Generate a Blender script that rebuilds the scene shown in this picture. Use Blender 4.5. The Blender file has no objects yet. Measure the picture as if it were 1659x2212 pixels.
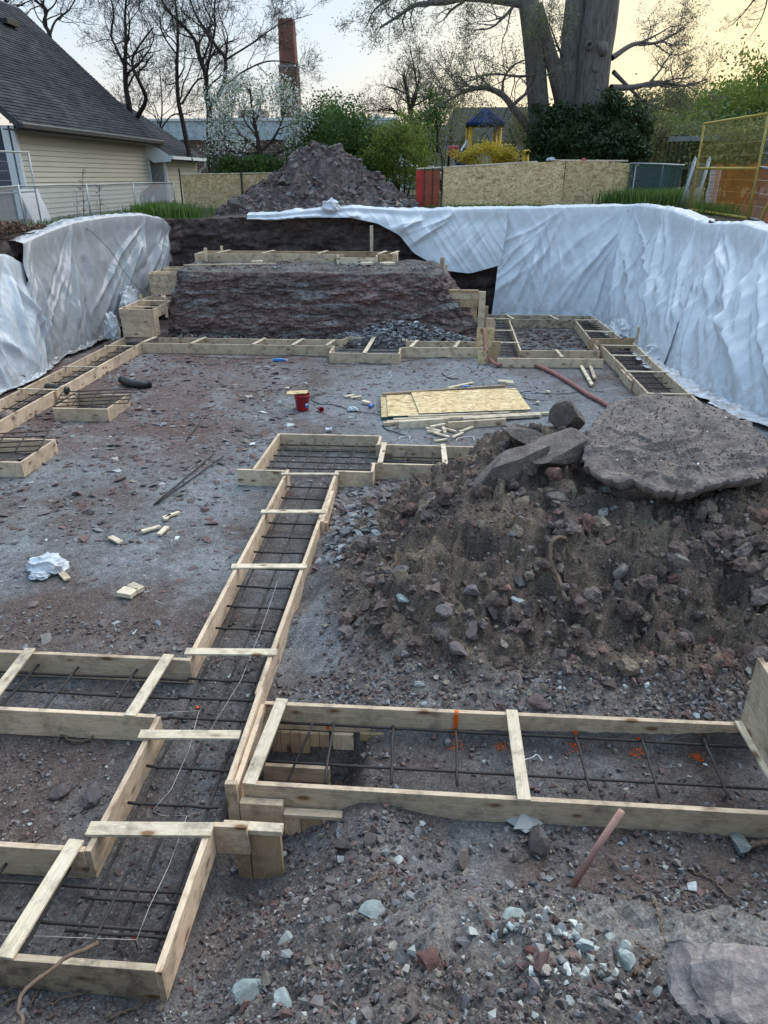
import bpy, bmesh, math, random
import numpy as np
from mathutils import Vector, Matrix, Euler
PI = math.pi
R = math.radians
SC = bpy.context.scene
COL = SC.collection
rnd = random.Random(7)

# ------------------------------------------------------------------ camera
CAM_H = 3.85
PITCH = R(25.18)
YAW = R(4.2)
cam_d = bpy.data.cameras.new('camera')
cam = bpy.data.objects.new('camera', cam_d)
COL.objects.link(cam)
cam.location = (0, 0, CAM_H)
cam.rotation_euler = (PI / 2 - PITCH, 0, YAW)
cam_d.sensor_fit = 'VERTICAL'
cam_d.sensor_height = 36
cam_d.sensor_width = 27
cam_d.lens = 25.06
cam_d.clip_start = 0.05
cam_d.clip_end = 2000
SC.camera = cam

# ------------------------------------------------------------------ world + fill lamp
SUN_EL, SUN_AZ = R(4.0), R(38)          # azimuth measured from +Y towards +X
world = bpy.data.worlds.new('World')
SC.world = world
world.use_nodes = True
wn = world.node_tree
wn.nodes.clear()
w_out = wn.nodes.new('ShaderNodeOutputWorld')
w_bg = wn.nodes.new('ShaderNodeBackground')
w_sky = wn.nodes.new('ShaderNodeTexSky')
w_sky.sky_type = 'NISHITA'
w_sky.sun_disc = False
w_sky.sun_elevation = SUN_EL
w_sky.sun_rotation = SUN_AZ
w_sky.altitude = 100
w_sky.air_density = 1.0
w_sky.dust_density = 2.0
w_sky.ozone_density = 1.5
w_bg.inputs['Strength'].default_value = 0.15
# thin high cloud veil of the evening: one even pale layer over the clear sky
w_mix = wn.nodes.new('ShaderNodeMix'); w_mix.data_type = 'RGBA'
w_mix.inputs[0].default_value = 0.8
w_tc = wn.nodes.new('ShaderNodeTexCoord')
w_sep = wn.nodes.new('ShaderNodeSeparateXYZ')
w_ramp = wn.nodes.new('ShaderNodeValToRGB')
w_ramp.color_ramp.elements[0].position = 0.0
w_ramp.color_ramp.elements[0].color = (3.7, 3.05, 2.6, 1)
w_ramp.color_ramp.elements[1].position = 0.33
w_ramp.color_ramp.elements[1].color = (2.05, 3.1, 4.3, 1)
e = w_ramp.color_ramp.elements.new(0.12); e.color = (3.1, 3.35, 3.6, 1)
wn.links.new(w_tc.outputs['Generated'], w_sep.inputs[0])
wn.links.new(w_sep.outputs['Z'], w_ramp.inputs[0])
wn.links.new(w_sky.outputs[0], w_mix.inputs[6])
wn.links.new(w_ramp.outputs[0], w_mix.inputs[7])
# warm afterglow round the point where the sun went down
w_dot = wn.nodes.new('ShaderNodeVectorMath'); w_dot.operation = 'DOT_PRODUCT'
w_dot.inputs[1].default_value = (math.sin(SUN_AZ), math.cos(SUN_AZ), 0.03)
wn.links.new(w_tc.outputs['Generated'], w_dot.inputs[0])
w_r2 = wn.nodes.new('ShaderNodeValToRGB')
w_r2.color_ramp.elements[0].position = 0.70; w_r2.color_ramp.elements[0].color = (0, 0, 0, 1)
w_r2.color_ramp.elements[1].position = 1.0; w_r2.color_ramp.elements[1].color = (0.9, 0.9, 0.9, 1)
wn.links.new(w_dot.outputs['Value'], w_r2.inputs[0])
w_m2 = wn.nodes.new('ShaderNodeMix'); w_m2.data_type = 'RGBA'
wn.links.new(w_r2.outputs[0], w_m2.inputs[0]); wn.links.new(w_mix.outputs[2], w_m2.inputs[6]); w_m2.inputs[7].default_value = (4.3, 3.45, 1.7, 1)
wn.links.new(w_m2.outputs[2], w_bg.inputs['Color'])
wn.links.new(w_bg.outputs[0], w_out.inputs['Surface'])

fill_lamp_d = bpy.data.lights.new('sun', 'SUN')  # added lamp: high, broad fill for the dome, not the low evening sun
fill_lamp_d.energy = 1.5
fill_lamp_d.angle = R(70)
fill_lamp_d.color = (1.0, 0.965, 0.92)
sun = bpy.data.objects.new('sun', fill_lamp_d)
COL.objects.link(sun)
_sd = Vector((math.sin(SUN_AZ) * math.cos(R(52)), math.cos(SUN_AZ) * math.cos(R(52)), math.sin(R(52))))
sun.rotation_euler = _sd.to_track_quat('Z', 'Y').to_euler()
SC.view_settings.view_transform = 'Standard'
SC.view_settings.look = 'None'
SC.view_settings.gamma = 1
SC.view_settings.exposure = 1.0
SC.view_settings.use_curve_mapping = False

# ------------------------------------------------------------------ numbers read off the place
_F, _CX, _CY = 1540.0, 829.5, 1106.0


def _ray(px, py):
    x = (px - _CX) / _F
    u = -(py - _CY) / _F
    fy = math.cos(PITCH) + u * math.sin(PITCH)
    fz = -math.sin(PITCH) + u * math.cos(PITCH)
    return (x * math.cos(YAW) - fy * math.sin(YAW), x * math.sin(YAW) + fy * math.cos(YAW), fz)


def at(px, py, z=0.0):
    d = _ray(px, py); t = (z - CAM_H) / d[2]
    return Vector((d[0] * t, d[1] * t, z))


def aty(px, py, y):
    d = _ray(px, py); t = y / d[1]
    return Vector((d[0] * t, y, CAM_H + d[2] * t))


def atx(px, py, x):
    d = _ray(px, py); t = x / d[0]
    return Vector((x, d[1] * t, CAM_H + d[2] * t))


# ------------------------------------------------------------------ noise
def _perm(seed):
    return np.random.RandomState(seed).permutation(256)


_PT = {}


def pn(x, y, seed=0):
    if seed not in _PT:
        p = _perm(seed)
        a = np.random.RandomState(seed + 999).rand(256) * 2 * np.pi
        _PT[seed] = (np.concatenate([p, p]), np.cos(a), np.sin(a))
    p, gx, gy = _PT[seed]
    x = np.asarray(x, float); y = np.asarray(y, float)
    xi = np.floor(x).astype(int); yi = np.floor(y).astype(int)
    xf = x - xi; yf = y - yi
    u = xf * xf * xf * (xf * (xf * 6 - 15) + 10)
    v = yf * yf * yf * (yf * (yf * 6 - 15) + 10)

    def g(ix, iy, fx, fy):
        h = p[(p[ix & 255] + iy) & 255]
        return gx[h] * fx + gy[h] * fy
    a = g(xi, yi, xf, yf); b = g(xi + 1, yi, xf - 1, yf)
    c = g(xi, yi + 1, xf, yf - 1); d = g(xi + 1, yi + 1, xf - 1, yf - 1)
    return (a + u * (b - a) + v * ((c + u * (d - c)) - (a + u * (b - a)))) * 1.4


def fbm(x, y, o=4, seed=0, gain=0.5):
    s = 0; a = 1; f = 1
    for k in range(o):
        s = s + a * pn(x * f + 17.3 * k, y * f - 9.1 * k, seed + k)
        a *= gain; f *= 2.03
    return s


def ridged(x, y, o=4, seed=0, gain=0.5):
    s = 0; a = 1; f = 1; t = 0
    for k in range(o):
        s = s + a * (1 - np.abs(pn(x * f + 7.7 * k, y * f + 3.1 * k, seed + k)) * 1.8)
        t += a; a *= gain; f *= 2.07
    return s / t


def sst(e0, e1, x):
    t = np.clip((x - e0) / (e1 - e0), 0, 1)
    return t * t * (3 - 2 * t)


# ------------------------------------------------------------------ materials
def new_mat(name, rough=0.85, spec=0.3):
    m = bpy.data.materials.new(name); m.use_nodes = True
    nt = m.node_tree
    b = nt.nodes['Principled BSDF']
    b.inputs['Roughness'].default_value = rough
    b.inputs['Specular IOR Level'].default_value = spec
    return m, nt, b


def nd(nt, t, **kw):
    n = nt.nodes.new(t)
    for k, v in kw.items():
        if k.startswith('i_'):
            n.inputs[k[2:].replace('_', ' ')].default_value = v
        else:
            setattr(n, k, v)
    return n


def noise(nt, vec, scale, detail=4, rough=0.6, dist=0.0):
    n = nt.nodes.new('ShaderNodeTexNoise')
    n.inputs['Scale'].default_value = scale
    n.inputs['Detail'].default_value = detail
    n.inputs['Roughness'].default_value = rough
    n.inputs['Distortion'].default_value = dist
    if vec is not None: nt.links.new(vec, n.inputs['Vector'])
    return n


def ramp(nt, fac, stops):
    r = nt.nodes.new('ShaderNodeValToRGB')
    el = r.color_ramp.elements
    el[0].position, el[0].color = stops[0][0], (*stops[0][1], 1)
    el[1].position, el[1].color = stops[-1][0], (*stops[-1][1], 1)
    for p, c in stops[1:-1]:
        x = el.new(p); x.color = (*c, 1)
    nt.links.new(fac, r.inputs[0])
    return r


def mixc(nt, fac, a, b, mode='MIX'):
    m = nt.nodes.new('ShaderNodeMix'); m.data_type = 'RGBA'; m.blend_type = mode
    for sock, v in ((m.inputs[0], fac), (m.inputs[6], a), (m.inputs[7], b)):
        if hasattr(v, 'is_linked') or hasattr(v, 'links'):
            nt.links.new(v, sock)
        elif isinstance(v, (int, float)):
            sock.default_value = v
        else:
            sock.default_value = (*v, 1)
    return m.outputs[2]


def bump(nt, b, height, strength=0.5, dist=0.02, prev=None):
    n = nt.nodes.new('ShaderNodeBump')
    n.inputs['Strength'].default_value = strength
    n.inputs['Distance'].default_value = dist
    nt.links.new(height, n.inputs['Height'])
    if prev is not None: nt.links.new(prev, n.inputs['Normal'])
    nt.links.new(n.outputs[0], b.inputs['Normal'])
    return n.outputs[0]


def coords(nt, kind='Object', scale=(1, 1, 1)):
    tc = nt.nodes.new('ShaderNodeTexCoord')
    mp = nt.nodes.new('ShaderNodeMapping')
    mp.inputs['Scale'].default_value = scale
    nt.links.new(tc.outputs[kind], mp.inputs[0])
    return mp.outputs[0]


def plain(name, col, rough=0.7, spec=0.3, nscale=12, var=0.25, bumpd=0.0, metal=0.0):
    m, nt, b = new_mat(name, rough, spec)
    v = coords(nt)
    n = noise(nt, v, nscale, 5, 0.6)
    r = ramp(nt, n.outputs[0], [(0.25, tuple(c * (1 - var) for c in col)), (0.75, tuple(min(1, c * (1 + var)) for c in col))])
    nt.links.new(r.outputs[0], b.inputs['Base Color'])
    b.inputs['Metallic'].default_value = metal
    if bumpd: bump(nt, b, n.outputs[0], 0.6, bumpd)
    return m


def mat_soil(name, fine=1.0, bd=0.02, tint=True, base=(0.12, 0.1, 0.095), wet=0.0, con=1.0):
    m, nt, b = new_mat(name, 0.93, 0.18)
    v = coords(nt)
    if tint:
        a = nd(nt, 'ShaderNodeAttribute', attribute_name='tint'); c0 = a.outputs['Color']
    else:
        rgb = nd(nt, 'ShaderNodeRGB'); rgb.outputs[0].default_value = (*base, 1); c0 = rgb.outputs[0]
    n1 = noise(nt, v, 9 * fine, 6, 0.7)
    n2 = noise(nt, v, 60 * fine, 5, 0.75)
    vo = nt.nodes.new('ShaderNodeTexVoronoi'); vo.inputs['Scale'].default_value = 45 * fine
    nt.links.new(v, vo.inputs['Vector'])
    r1 = ramp(nt, n1.outputs[0], [(0.3, (0.62, 0.6, 0.6)), (0.5, (1, 1, 1)), (0.72, (1.4, 1.38, 1.34))])
    r2 = ramp(nt, n2.outputs[0], [(0.3, (0.5, 0.5, 0.5)), (0.5, (0.95, 0.95, 0.95)), (0.68, (1.75, 1.72, 1.68))])
    c = mixc(nt, 1.0, c0, r1.outputs[0], 'MULTIPLY')
    c = mixc(nt, con, c, r2.outputs[0], 'MULTIPLY')
    r3 = ramp(nt, vo.outputs['Color'], [(0.0, (0.72, 0.7, 0.7)), (0.8, (1.1, 1.1, 1.1)), (1.0, (1.7, 1.75, 1.75))])
    c = mixc(nt, 0.6 * con, c, r3.outputs[0], 'MULTIPLY')
    nt.links.new(c, b.inputs['Base Color'])
    p = bump(nt, b, vo.outputs['Distance'], 0.55, bd * 0.6)
    p = bump(nt, b, n2.outputs[0], 0.8, bd, p)
    return m


def mat_stone(name):
    m, nt, b = new_mat(name, 0.86, 0.25)
    v = coords(nt)
    a = nd(nt, 'ShaderNodeAttribute', attribute_name='tint')
    n1 = noise(nt, v, 22, 6, 0.7)
    r1 = ramp(nt, n1.outputs[0], [(0.3, (0.6, 0.6, 0.6)), (0.55, (1, 1, 1)), (0.75, (1.35, 1.33, 1.3))])
    c = mixc(nt, 1.0, a.outputs['Color'], r1.outputs[0], 'MULTIPLY')
    nt.links.new(c, b.inputs['Base Color'])
    n2 = noise(nt, v, 90, 4, 0.7)
    bump(nt, b, n2.outputs[0], 0.7, 0.006)
    return m


def mat_wood(name, c1, c2, dirt=0.25):
    m, nt, b = new_mat(name, 0.72, 0.25)
    tc = nt.nodes.new('ShaderNodeTexCoord')
    oi = nt.nodes.new('ShaderNodeObjectInfo')
    mul = nd(nt, 'ShaderNodeMath', operation='MULTIPLY'); mul.inputs[1].default_value = 37.0
    nt.links.new(oi.outputs['Random'], mul.inputs[0])
    comb = nt.nodes.new('ShaderNodeCombineXYZ')
    for i in range(3): nt.links.new(mul.outputs[0], comb.inputs[i])
    add = nd(nt, 'ShaderNodeVectorMath', operation='ADD')
    nt.links.new(tc.outputs['Object'], add.inputs[0]); nt.links.new(comb.outputs[0], add.inputs[1])
    mp = nt.nodes.new('ShaderNodeMapping'); mp.inputs['Scale'].default_value = (1.6, 22, 22)
    nt.links.new(add.outputs[0], mp.inputs[0])
    n = noise(nt, mp.outputs[0], 1.6, 5, 0.6, 1.2)
    r = ramp(nt, n.outputs[0], [(0.3, c2), (0.44, c1), (0.5, c2), (0.56, tuple(x * 1.06 for x in c1)), (0.7, c2)])
    # knots
    mp2 = nt.nodes.new('ShaderNodeMapping'); mp2.inputs['Scale'].default_value = (3.2, 7.5, 7.5)
    nt.links.new(add.outputs[0], mp2.inputs[0])
    vo = nt.nodes.new('ShaderNodeTexVoronoi'); vo.inputs['Scale'].default_value = 1.0
    nt.links.new(mp2.outputs[0], vo.inputs['Vector'])
    rk = ramp(nt, vo.outputs['Distance'], [(0.10, (1, 1, 1)), (0.17, (0.3, 0.3, 0.3)), (0.26, (0, 0, 0))])
    c = mixc(nt, rk.outputs[0], r.outputs[0], (c1[0] * 0.32, c1[1] * 0.22, c1[2] * 0.15))
    # mud
    nm = noise(nt, add.outputs[0], 5.5, 7, 0.72)
    rm = ramp(nt, nm.outputs[0], [(0.47, (0, 0, 0)), (0.60, (dirt, dirt, dirt)), (0.76, (min(1, dirt * 3),) * 3)])
    c = mixc(nt, rm.outputs[0], c, (0.10, 0.08, 0.07))
    hv = nd(nt, 'ShaderNodeHueSaturation'); hv.inputs['Hue'].default_value = 0.5
    mr = nt.nodes.new('ShaderNodeMapRange'); mr.inputs['To Min'].default_value = 0.82; mr.inputs['To Max'].default_value = 1.12
    nt.links.new(oi.outputs['Random'], mr.inputs[0])
    nt.links.new(mr.outputs[0], hv.inputs['Value']); nt.links.new(c, hv.inputs['Color'])
    nt.links.new(hv.outputs[0], b.inputs['Base Color'])
    bump(nt, b, n.outputs[0], 0.5, 0.002)
    return m


def mat_osb(name, dark=1.0):
    m, nt, b = new_mat(name, 0.75, 0.25)
    v = coords(nt)
    warp = noise(nt, v, 3, 2, 0.5)
    mv = nd(nt, 'ShaderNodeVectorMath', operation='MULTIPLY_ADD')
    nt.links.new(warp.outputs['Color'], mv.inputs[0]); mv.inputs[1].default_value = (0.5, 0.5, 0.5); nt.links.new(v, mv.inputs[2])
    outs = []
    for sc, rot in (((9, 26, 26), 0.3), ((8, 30, 22), -0.5)):
        mp = nt.nodes.new('ShaderNodeMapping'); mp.inputs['Scale'].default_value = sc; mp.inputs['Rotation'].default_value = (rot, rot, rot)
        nt.links.new(mv.outputs[0], mp.inputs[0])
        vo = nt.nodes.new('ShaderNodeTexVoronoi'); vo.inputs['Scale'].default_value = 1.0
        nt.links.new(mp.outputs[0], vo.inputs['Vector'])
        outs.append(vo)
    k = dark
    r = ramp(nt, outs[0].outputs['Color'], [(0.05, (0.25 * k, 0.165 * k, 0.08 * k)), (0.3, (0.42 * k, 0.3 * k, 0.155 * k)), (0.6, (0.52 * k, 0.39 * k, 0.215 * k)), (0.95, (0.62 * k, 0.49 * k, 0.30 * k))])
    r2 = ramp(nt, outs[1].outputs['Color'], [(0.1, (0.6, 0.57, 0.52)), (0.3, (1, 1, 1)), (0.8, (1.08, 1.08, 1.08))])
    c = mixc(nt, 0.8, r.outputs[0], r2.outputs[0], 'MULTIPLY')
    nt.links.new(c, b.inputs['Base Color'])
    return m


def mat_leaf(name, c1, c2, trans=0.35):
    m, nt, b = new_mat(name, 0.6, 0.3)
    a = nd(nt, 'ShaderNodeAttribute', attribute_name='tint')
    sep = nt.nodes.new('ShaderNodeSeparateColor'); nt.links.new(a.outputs['Color'], sep.inputs[0])
    r = ramp(nt, sep.outputs[0], [(0.0, c1), (1.0, c2)])
    nt.links.new(r.outputs[0], b.inputs['Base Color'])
    tr = nt.nodes.new('ShaderNodeBsdfTranslucent'); nt.links.new(r.outputs[0], tr.inputs[0])
    mx = nt.nodes.new('ShaderNodeMixShader'); mx.inputs[0].default_value = trans
    nt.links.new(b.outputs[0], mx.inputs[1]); nt.links.new(tr.outputs[0], mx.inputs[2])
    nt.links.new(mx.outputs[0], nt.nodes['Material Output'].inputs['Surface'])
    return m


def mat_bark(name, col):
    m, nt, b = new_mat(name, 0.9, 0.15)
    v = coords(nt, 'Object', (9, 9, 1.1))
    n = noise(nt, v, 2.4, 6, 0.65, 0.4)
    r = ramp(nt, n.outputs[0], [(0.3, tuple(c * 0.4 for c in col)), (0.5, col), (0.75, tuple(c * 1.5 for c in col))])
    nt.links.new(r.outputs[0], b.inputs['Base Color'])
    bump(nt, b, n.outputs[0], 1.0, 0.12)
    return m


def mat_tarp(name, col, var=0.06, rough=0.42, spec=0.45, trans=0.12, dirtc=(0.35, 0.3, 0.27), crease=1.0, dirt=0.5):
    m, nt, b = new_mat(name, rough, spec)
    v = coords(nt)
    n = noise(nt, v, 1.6, 4, 0.6)
    r = ramp(nt, n.outputs[0], [(0.3, tuple(c * (1 - var) for c in col)), (0.7, tuple(min(0.9, c * (1 + var)) for c in col))])
    a = nd(nt, 'ShaderNodeAttribute', attribute_name='tint')
    sep = nt.nodes.new('ShaderNodeSeparateColor'); nt.links.new(a.outputs['Color'], sep.inputs[0])
    nm = noise(nt, v, 7, 6, 0.7)
    ma = nd(nt, 'ShaderNodeMath', operation='MULTIPLY'); nt.links.new(sep.outputs[0], ma.inputs[0])
    rm = ramp(nt, nm.outputs[0], [(0.42, (0, 0, 0)), (0.6, (1, 1, 1))])
    nt.links.new(rm.outputs[0], ma.inputs[1])
    mb = nd(nt, 'ShaderNodeMath', operation='MULTIPLY'); mb.inputs[1].default_value = dirt
    nt.links.new(ma.outputs[0], mb.inputs[0])
    c = mixc(nt, mb.outputs[0], r.outputs[0], dirtc)
    nt.links.new(c, b.inputs['Base Color'])
    vw = noise(nt, v, 2.2, 3, 0.5)
    mv = nd(nt, 'ShaderNodeVectorMath', operation='MULTIPLY_ADD')
    nt.links.new(vw.outputs['Color'], mv.inputs[0]); mv.inputs[1].default_value = (0.6,) * 3; nt.links.new(v, mv.inputs[2])
    vo = nt.nodes.new('ShaderNodeTexVoronoi'); vo.feature = 'DISTANCE_TO_EDGE'; vo.inputs['Scale'].default_value = 2.2
    nt.links.new(mv.outputs[0], vo.inputs['Vector'])
    n5 = noise(nt, mv.outputs[0], 7, 4, 0.55)
    p = bump(nt, b, vo.outputs['Distance'], 0.12 * crease, 0.04)
    bump(nt, b, n5.outputs[0], 0.22 * crease, 0.02, p)
    if trans:
        tr = nt.nodes.new('ShaderNodeBsdfTranslucent'); nt.links.new(c, tr.inputs[0])
        mx = nt.nodes.new('ShaderNodeMixShader'); mx.inputs[0].default_value = trans
        nt.links.new(b.outputs[0], mx.inputs[1]); nt.links.new(tr.outputs[0], mx.inputs[2])
        nt.links.new(mx.outputs[0], nt.nodes['Material Output'].inputs['Surface'])
    return m


def mat_brick(name, c1, c2, mortar, sc=1.0):
    m, nt, b = new_mat(name, 0.85, 0.2)
    tc = nt.nodes.new('ShaderNodeTexCoord')
    sp = nt.nodes.new('ShaderNodeSeparateXYZ'); nt.links.new(tc.outputs['Object'], sp.inputs[0])
    ad = nd(nt, 'ShaderNodeMath', operation='ADD'); nt.links.new(sp.outputs[0], ad.inputs[0]); nt.links.new(sp.outputs[1], ad.inputs[1])
    cb = nt.nodes.new('ShaderNodeCombineXYZ'); nt.links.new(ad.outputs[0], cb.inputs[0]); nt.links.new(sp.outputs[2], cb.inputs[1])
    br = nt.nodes.new('ShaderNodeTexBrick')
    br.inputs['Color1'].default_value = (*c1, 1); br.inputs['Color2'].default_value = (*c2, 1); br.inputs['Mortar'].default_value = (*mortar, 1)
    br.inputs['Scale'].default_value = 1.0; br.inputs['Brick Width'].default_value = 0.3 * sc; br.inputs['Row Height'].default_value = 0.11 * sc
    br.inputs['Mortar Size'].default_value = 0.012 * sc; br.inputs['Bias'].default_value = -0.2
    nt.links.new(cb.outputs[0], br.inputs['Vector'])
    n = noise(nt, tc.outputs['Object'], 0.9, 4, 0.6)
    r = ramp(nt, n.outputs[0], [(0.3, (0.7, 0.7, 0.7)), (0.7, (1.2, 1.2, 1.2))])
    c = mixc(nt, 1.0, br.outputs['Color'], r.outputs[0], 'MULTIPLY')
    nt.links.new(c, b.inputs['Base Color'])
    bump(nt, b, br.outputs['Fac'], -0.4, 0.01)
    return m


M = {}
M['soil'] = mat_soil('pit soil', 1.0, 0.022)
M['soil_far'] = mat_soil('soil', 0.6, 0.05)
M['stone'] = mat_stone('stone')
M['wood'] = mat_wood('spruce lumber', (0.73, 0.575, 0.42), (0.54, 0.395, 0.26), 0.34)
M['wood_dirty'] = mat_wood('muddy lumber', (0.54, 0.44, 0.32), (0.43, 0.33, 0.22), 0.7)
M['wood_pale'] = mat_wood('pale strapping', (0.76, 0.655, 0.50), (0.62, 0.49, 0.335), 0.4)
M['wood_warm'] = mat_wood('warm lumber', (0.52, 0.38, 0.24), (0.42, 0.28, 0.16), 0.3)
M['osb'] = mat_osb('strand board', 1.35)
M['osb_dark'] = mat_osb('weathered strand board', 1.1)
M['osb_edge'] = plain('green sheet edge', (0.02, 0.09, 0.10), 0.8)
M['rebar'] = plain('rebar steel', (0.035, 0.029, 0.027), 0.65, 0.4, 40, 0.5)
M['tarp'] = mat_tarp('white tarp', (0.68, 0.73, 0.79), rough=.38, trans=0.06, dirt=0.85, crease=1.3)
M['tarp_left'] = mat_tarp('clear poly sheet', (0.42, 0.435, 0.445), 0.12, 0.26, 0.7, 0.1, (0.22, 0.185, 0.16), 1.3, 1.0)
M['tarp_leftw'] = mat_tarp('white poly sheet', (0.60, 0.66, 0.72), 0.08, 0.3, 0.6, 0.08, (0.3, 0.25, 0.22), 2.2, 0.9)
M['siding'] = plain('cream vinyl siding', (0.56, 0.52, 0.43), 0.55, 0.3, 0.7, 0.06)
M['siding_grey'] = plain('grey vinyl siding', (0.30, 0.31, 0.30), 0.55, 0.3, 0.7, 0.06)
M['white'] = plain('white paint', (0.72, 0.74, 0.75), 0.5, 0.35, 3, 0.06)
M['dark'] = plain('dark gutter metal', (0.035, 0.037, 0.04), 0.4, 0.4, 6, 0.15)
M['shingle'] = plain('asphalt shingle', (0.062, 0.064, 0.07), 0.9, 0.2, 2.2, 0.4)
M['galv'] = plain('galvanised steel', (0.36, 0.38, 0.39), 0.45, 0.5, 20, 0.2, 0, 0.6)
M['iron'] = plain('black iron', (0.02, 0.021, 0.023), 0.5, 0.4, 12, 0.2)
M['brick'] = mat_brick('red brick', (0.21, 0.075, 0.055), (0.15, 0.055, 0.045), (0.17, 0.13, 0.11))
M['brick_school'] = mat_brick('brown brick', (0.17, 0.095, 0.075), (0.12, 0.07, 0.06), (0.22, 0.18, 0.16), 1.6)
M['bark'] = mat_bark('grey bark', (0.20, 0.18, 0.165))
M['bark_dark'] = mat_bark('dark bark', (0.07, 0.055, 0.05))
M['leaf_spring'] = mat_leaf('spring leaves', (0.10, 0.12, 0.045), (0.22, 0.24, 0.10))
M['leaf_maple'] = mat_leaf('maple leaves', (0.075, 0.12, 0.02), (0.24, 0.30, 0.055), .45)
M['leaf_green'] = mat_leaf('green leaves', (0.035, 0.075, 0.018), (0.10, 0.18, 0.04))
M['leaf_yew'] = mat_leaf('yew needles', (0.012, 0.028, 0.012), (0.045, 0.08, 0.028), 0.15)
M['leaf_yellow'] = mat_leaf('yellow blossom', (0.30, 0.26, 0.03), (0.65, 0.52, 0.06))
M['leaf_white'] = mat_leaf('white blossom', (0.50, 0.52, 0.48), (0.82, 0.84, 0.80))
M['leaf_olive'] = mat_leaf('olive leaves', (0.10, 0.105, 0.04), (0.24, 0.23, 0.09))
M['grass'] = mat_leaf('grass blades', (0.04, 0.09, 0.018), (0.14, 0.24, 0.05))
M['leaf_litter'] = mat_leaf('dry leaves', (0.06, 0.04, 0.03), (0.26, 0.17, 0.12), 0.1)
M['blue'] = plain('blue plastic', (0.012, 0.03, 0.10), 0.75, 0.15, 3, 0.2)
M['yellow'] = plain('yellow paint', (0.60, 0.36, 0.03), 0.45, 0.4, 4, 0.15)
M['yellow_steel'] = plain('yellow steel', (0.40, 0.30, 0.05), 0.5, 0.4, 9, 0.25)
M['red'] = plain('red painted board', (0.42, 0.035, 0.025), 0.5, 0.35, 3, 0.35)
M['red_brown'] = plain('faded red board', (0.30, 0.075, 0.035), 0.6, 0.3, 3, 0.3)
M['bucket'] = plain('red plastic', (0.33, 0.012, 0.022), 0.35, 0.5, 8, 0.12)
M['pink'] = plain('pink plastic', (0.62, 0.12, 0.14), 0.5)
M['hose'] = plain('dusty red hose', (0.30, 0.135, 0.115), 0.7, 0.3, 14, 0.25)
M['pink_pipe'] = plain('pinkish wooden handle', (0.46, 0.26, 0.21), 0.7, 0.3, 14, 0.2)
M['black'] = plain('black plastic', (0.018, 0.018, 0.02), 0.4, 0.5, 10, 0.3)
M['bluebottle'] = plain('blue bottle plastic', (0.05, 0.16, 0.42), 0.2, 0.5, 5, 0.2)
M['plastic_white'] = plain('white plastic', (0.68, 0.71, 0.76), 0.4, 0.5, 14, 0.1, 0.01)
M['card'] = plain('grey card', (0.42, 0.41, 0.38), 0.8, 0.2, 8, 0.12)
M['paint'] = plain('orange marking paint', (0.85, 0.13, 0.012), 0.6, 0.2, 40, 0.3)
M['orange'] = plain('orange plastic', (0.75, 0.10, 0.02), 0.5, 0.3, 10, 0.1)
M['string'] = plain('white string', (0.6, 0.55, 0.52), 0.8)
M['root'] = plain('root wood', (0.16, 0.115, 0.085), 0.85, 0.2, 30, 0.35, 0.004)
M['concrete'] = plain('grey concrete', (0.24, 0.235, 0.215), 0.85, 0.2, 9, 0.2, 0.01)
M['slab'] = mat_soil('slab rock', 0.55, 0.02, False, (0.215, 0.178, 0.16), con=.35)
M['slab_side'] = mat_soil('broken rock', 0.7, 0.03, False, (0.21, 0.175, 0.155), con=.4)
M['asphalt_bit'] = mat_soil('black asphalt', 0.9, 0.03, False, (0.03, 0.028, 0.028))
M['door_blue'] = plain('slate blue board', (0.045, 0.06, 0.085), 0.6, 0.3, 3, 0.2)
M['glass'] = plain('dark window glass', (0.03, 0.04, 0.05), 0.1, 0.6, 2, 0.1)
M['steel_blue'] = plain('pale metal fascia', (0.50, 0.56, 0.60), 0.5, 0.4, 1.2, 0.12)
M['rust'] = plain('rusty tray', (0.28, 0.13, 0.09), 0.8, 0.2, 9, 0.3)
M['green_paint'] = plain('dark green wheel', (0.02, 0.08, 0.05), 0.6)
M['van'] = plain('white car paint', (0.66, 0.68, 0.70), 0.25, 0.5, 2, 0.04)
m_, nt_, b_ = new_mat('standing water', 0.06, 0.5)
b_.inputs['Base Color'].default_value = (0.10, 0.095, 0.10, 1)
M['water'] = m_


def mat_mesh_net(name, col, alpha=0.55):
    m, nt, b = new_mat(name, 0.7, 0.2)
    n = noise(nt, coords(nt), 2.0, 4, 0.6)
    r = ramp(nt, n.outputs[0], [(0.3, tuple(c * 0.7 for c in col)), (0.7, tuple(min(1, c * 1.2) for c in col))])
    nt.links.new(r.outputs[0], b.inputs['Base Color'])
    b.inputs['Alpha'].default_value = alpha
    return m


M['net_orange'] = mat_mesh_net('orange safety net', (0.55, 0.15, 0.03), 0.6)
M['net_green'] = mat_mesh_net('green privacy net', (0.02, 0.075, 0.06), 0.72)
M['net_black'] = mat_mesh_net('black screen', (0.015, 0.018, 0.022), 0.85)


# ------------------------------------------------------------------ object helpers
def props(o, label=None, cat=None, group=None, kind=None):
    if label: o['label'] = label
    if cat: o['category'] = cat
    if group: o['group'] = group
    if kind: o['kind'] = kind
    return o


def thing(name, label, cat, loc=(0, 0, 0), group=None):
    o = bpy.data.objects.new(name, None); COL.objects.link(o)
    o.location = loc
    o.empty_display_size = 0.2
    return props(o, label, cat, group)


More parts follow.
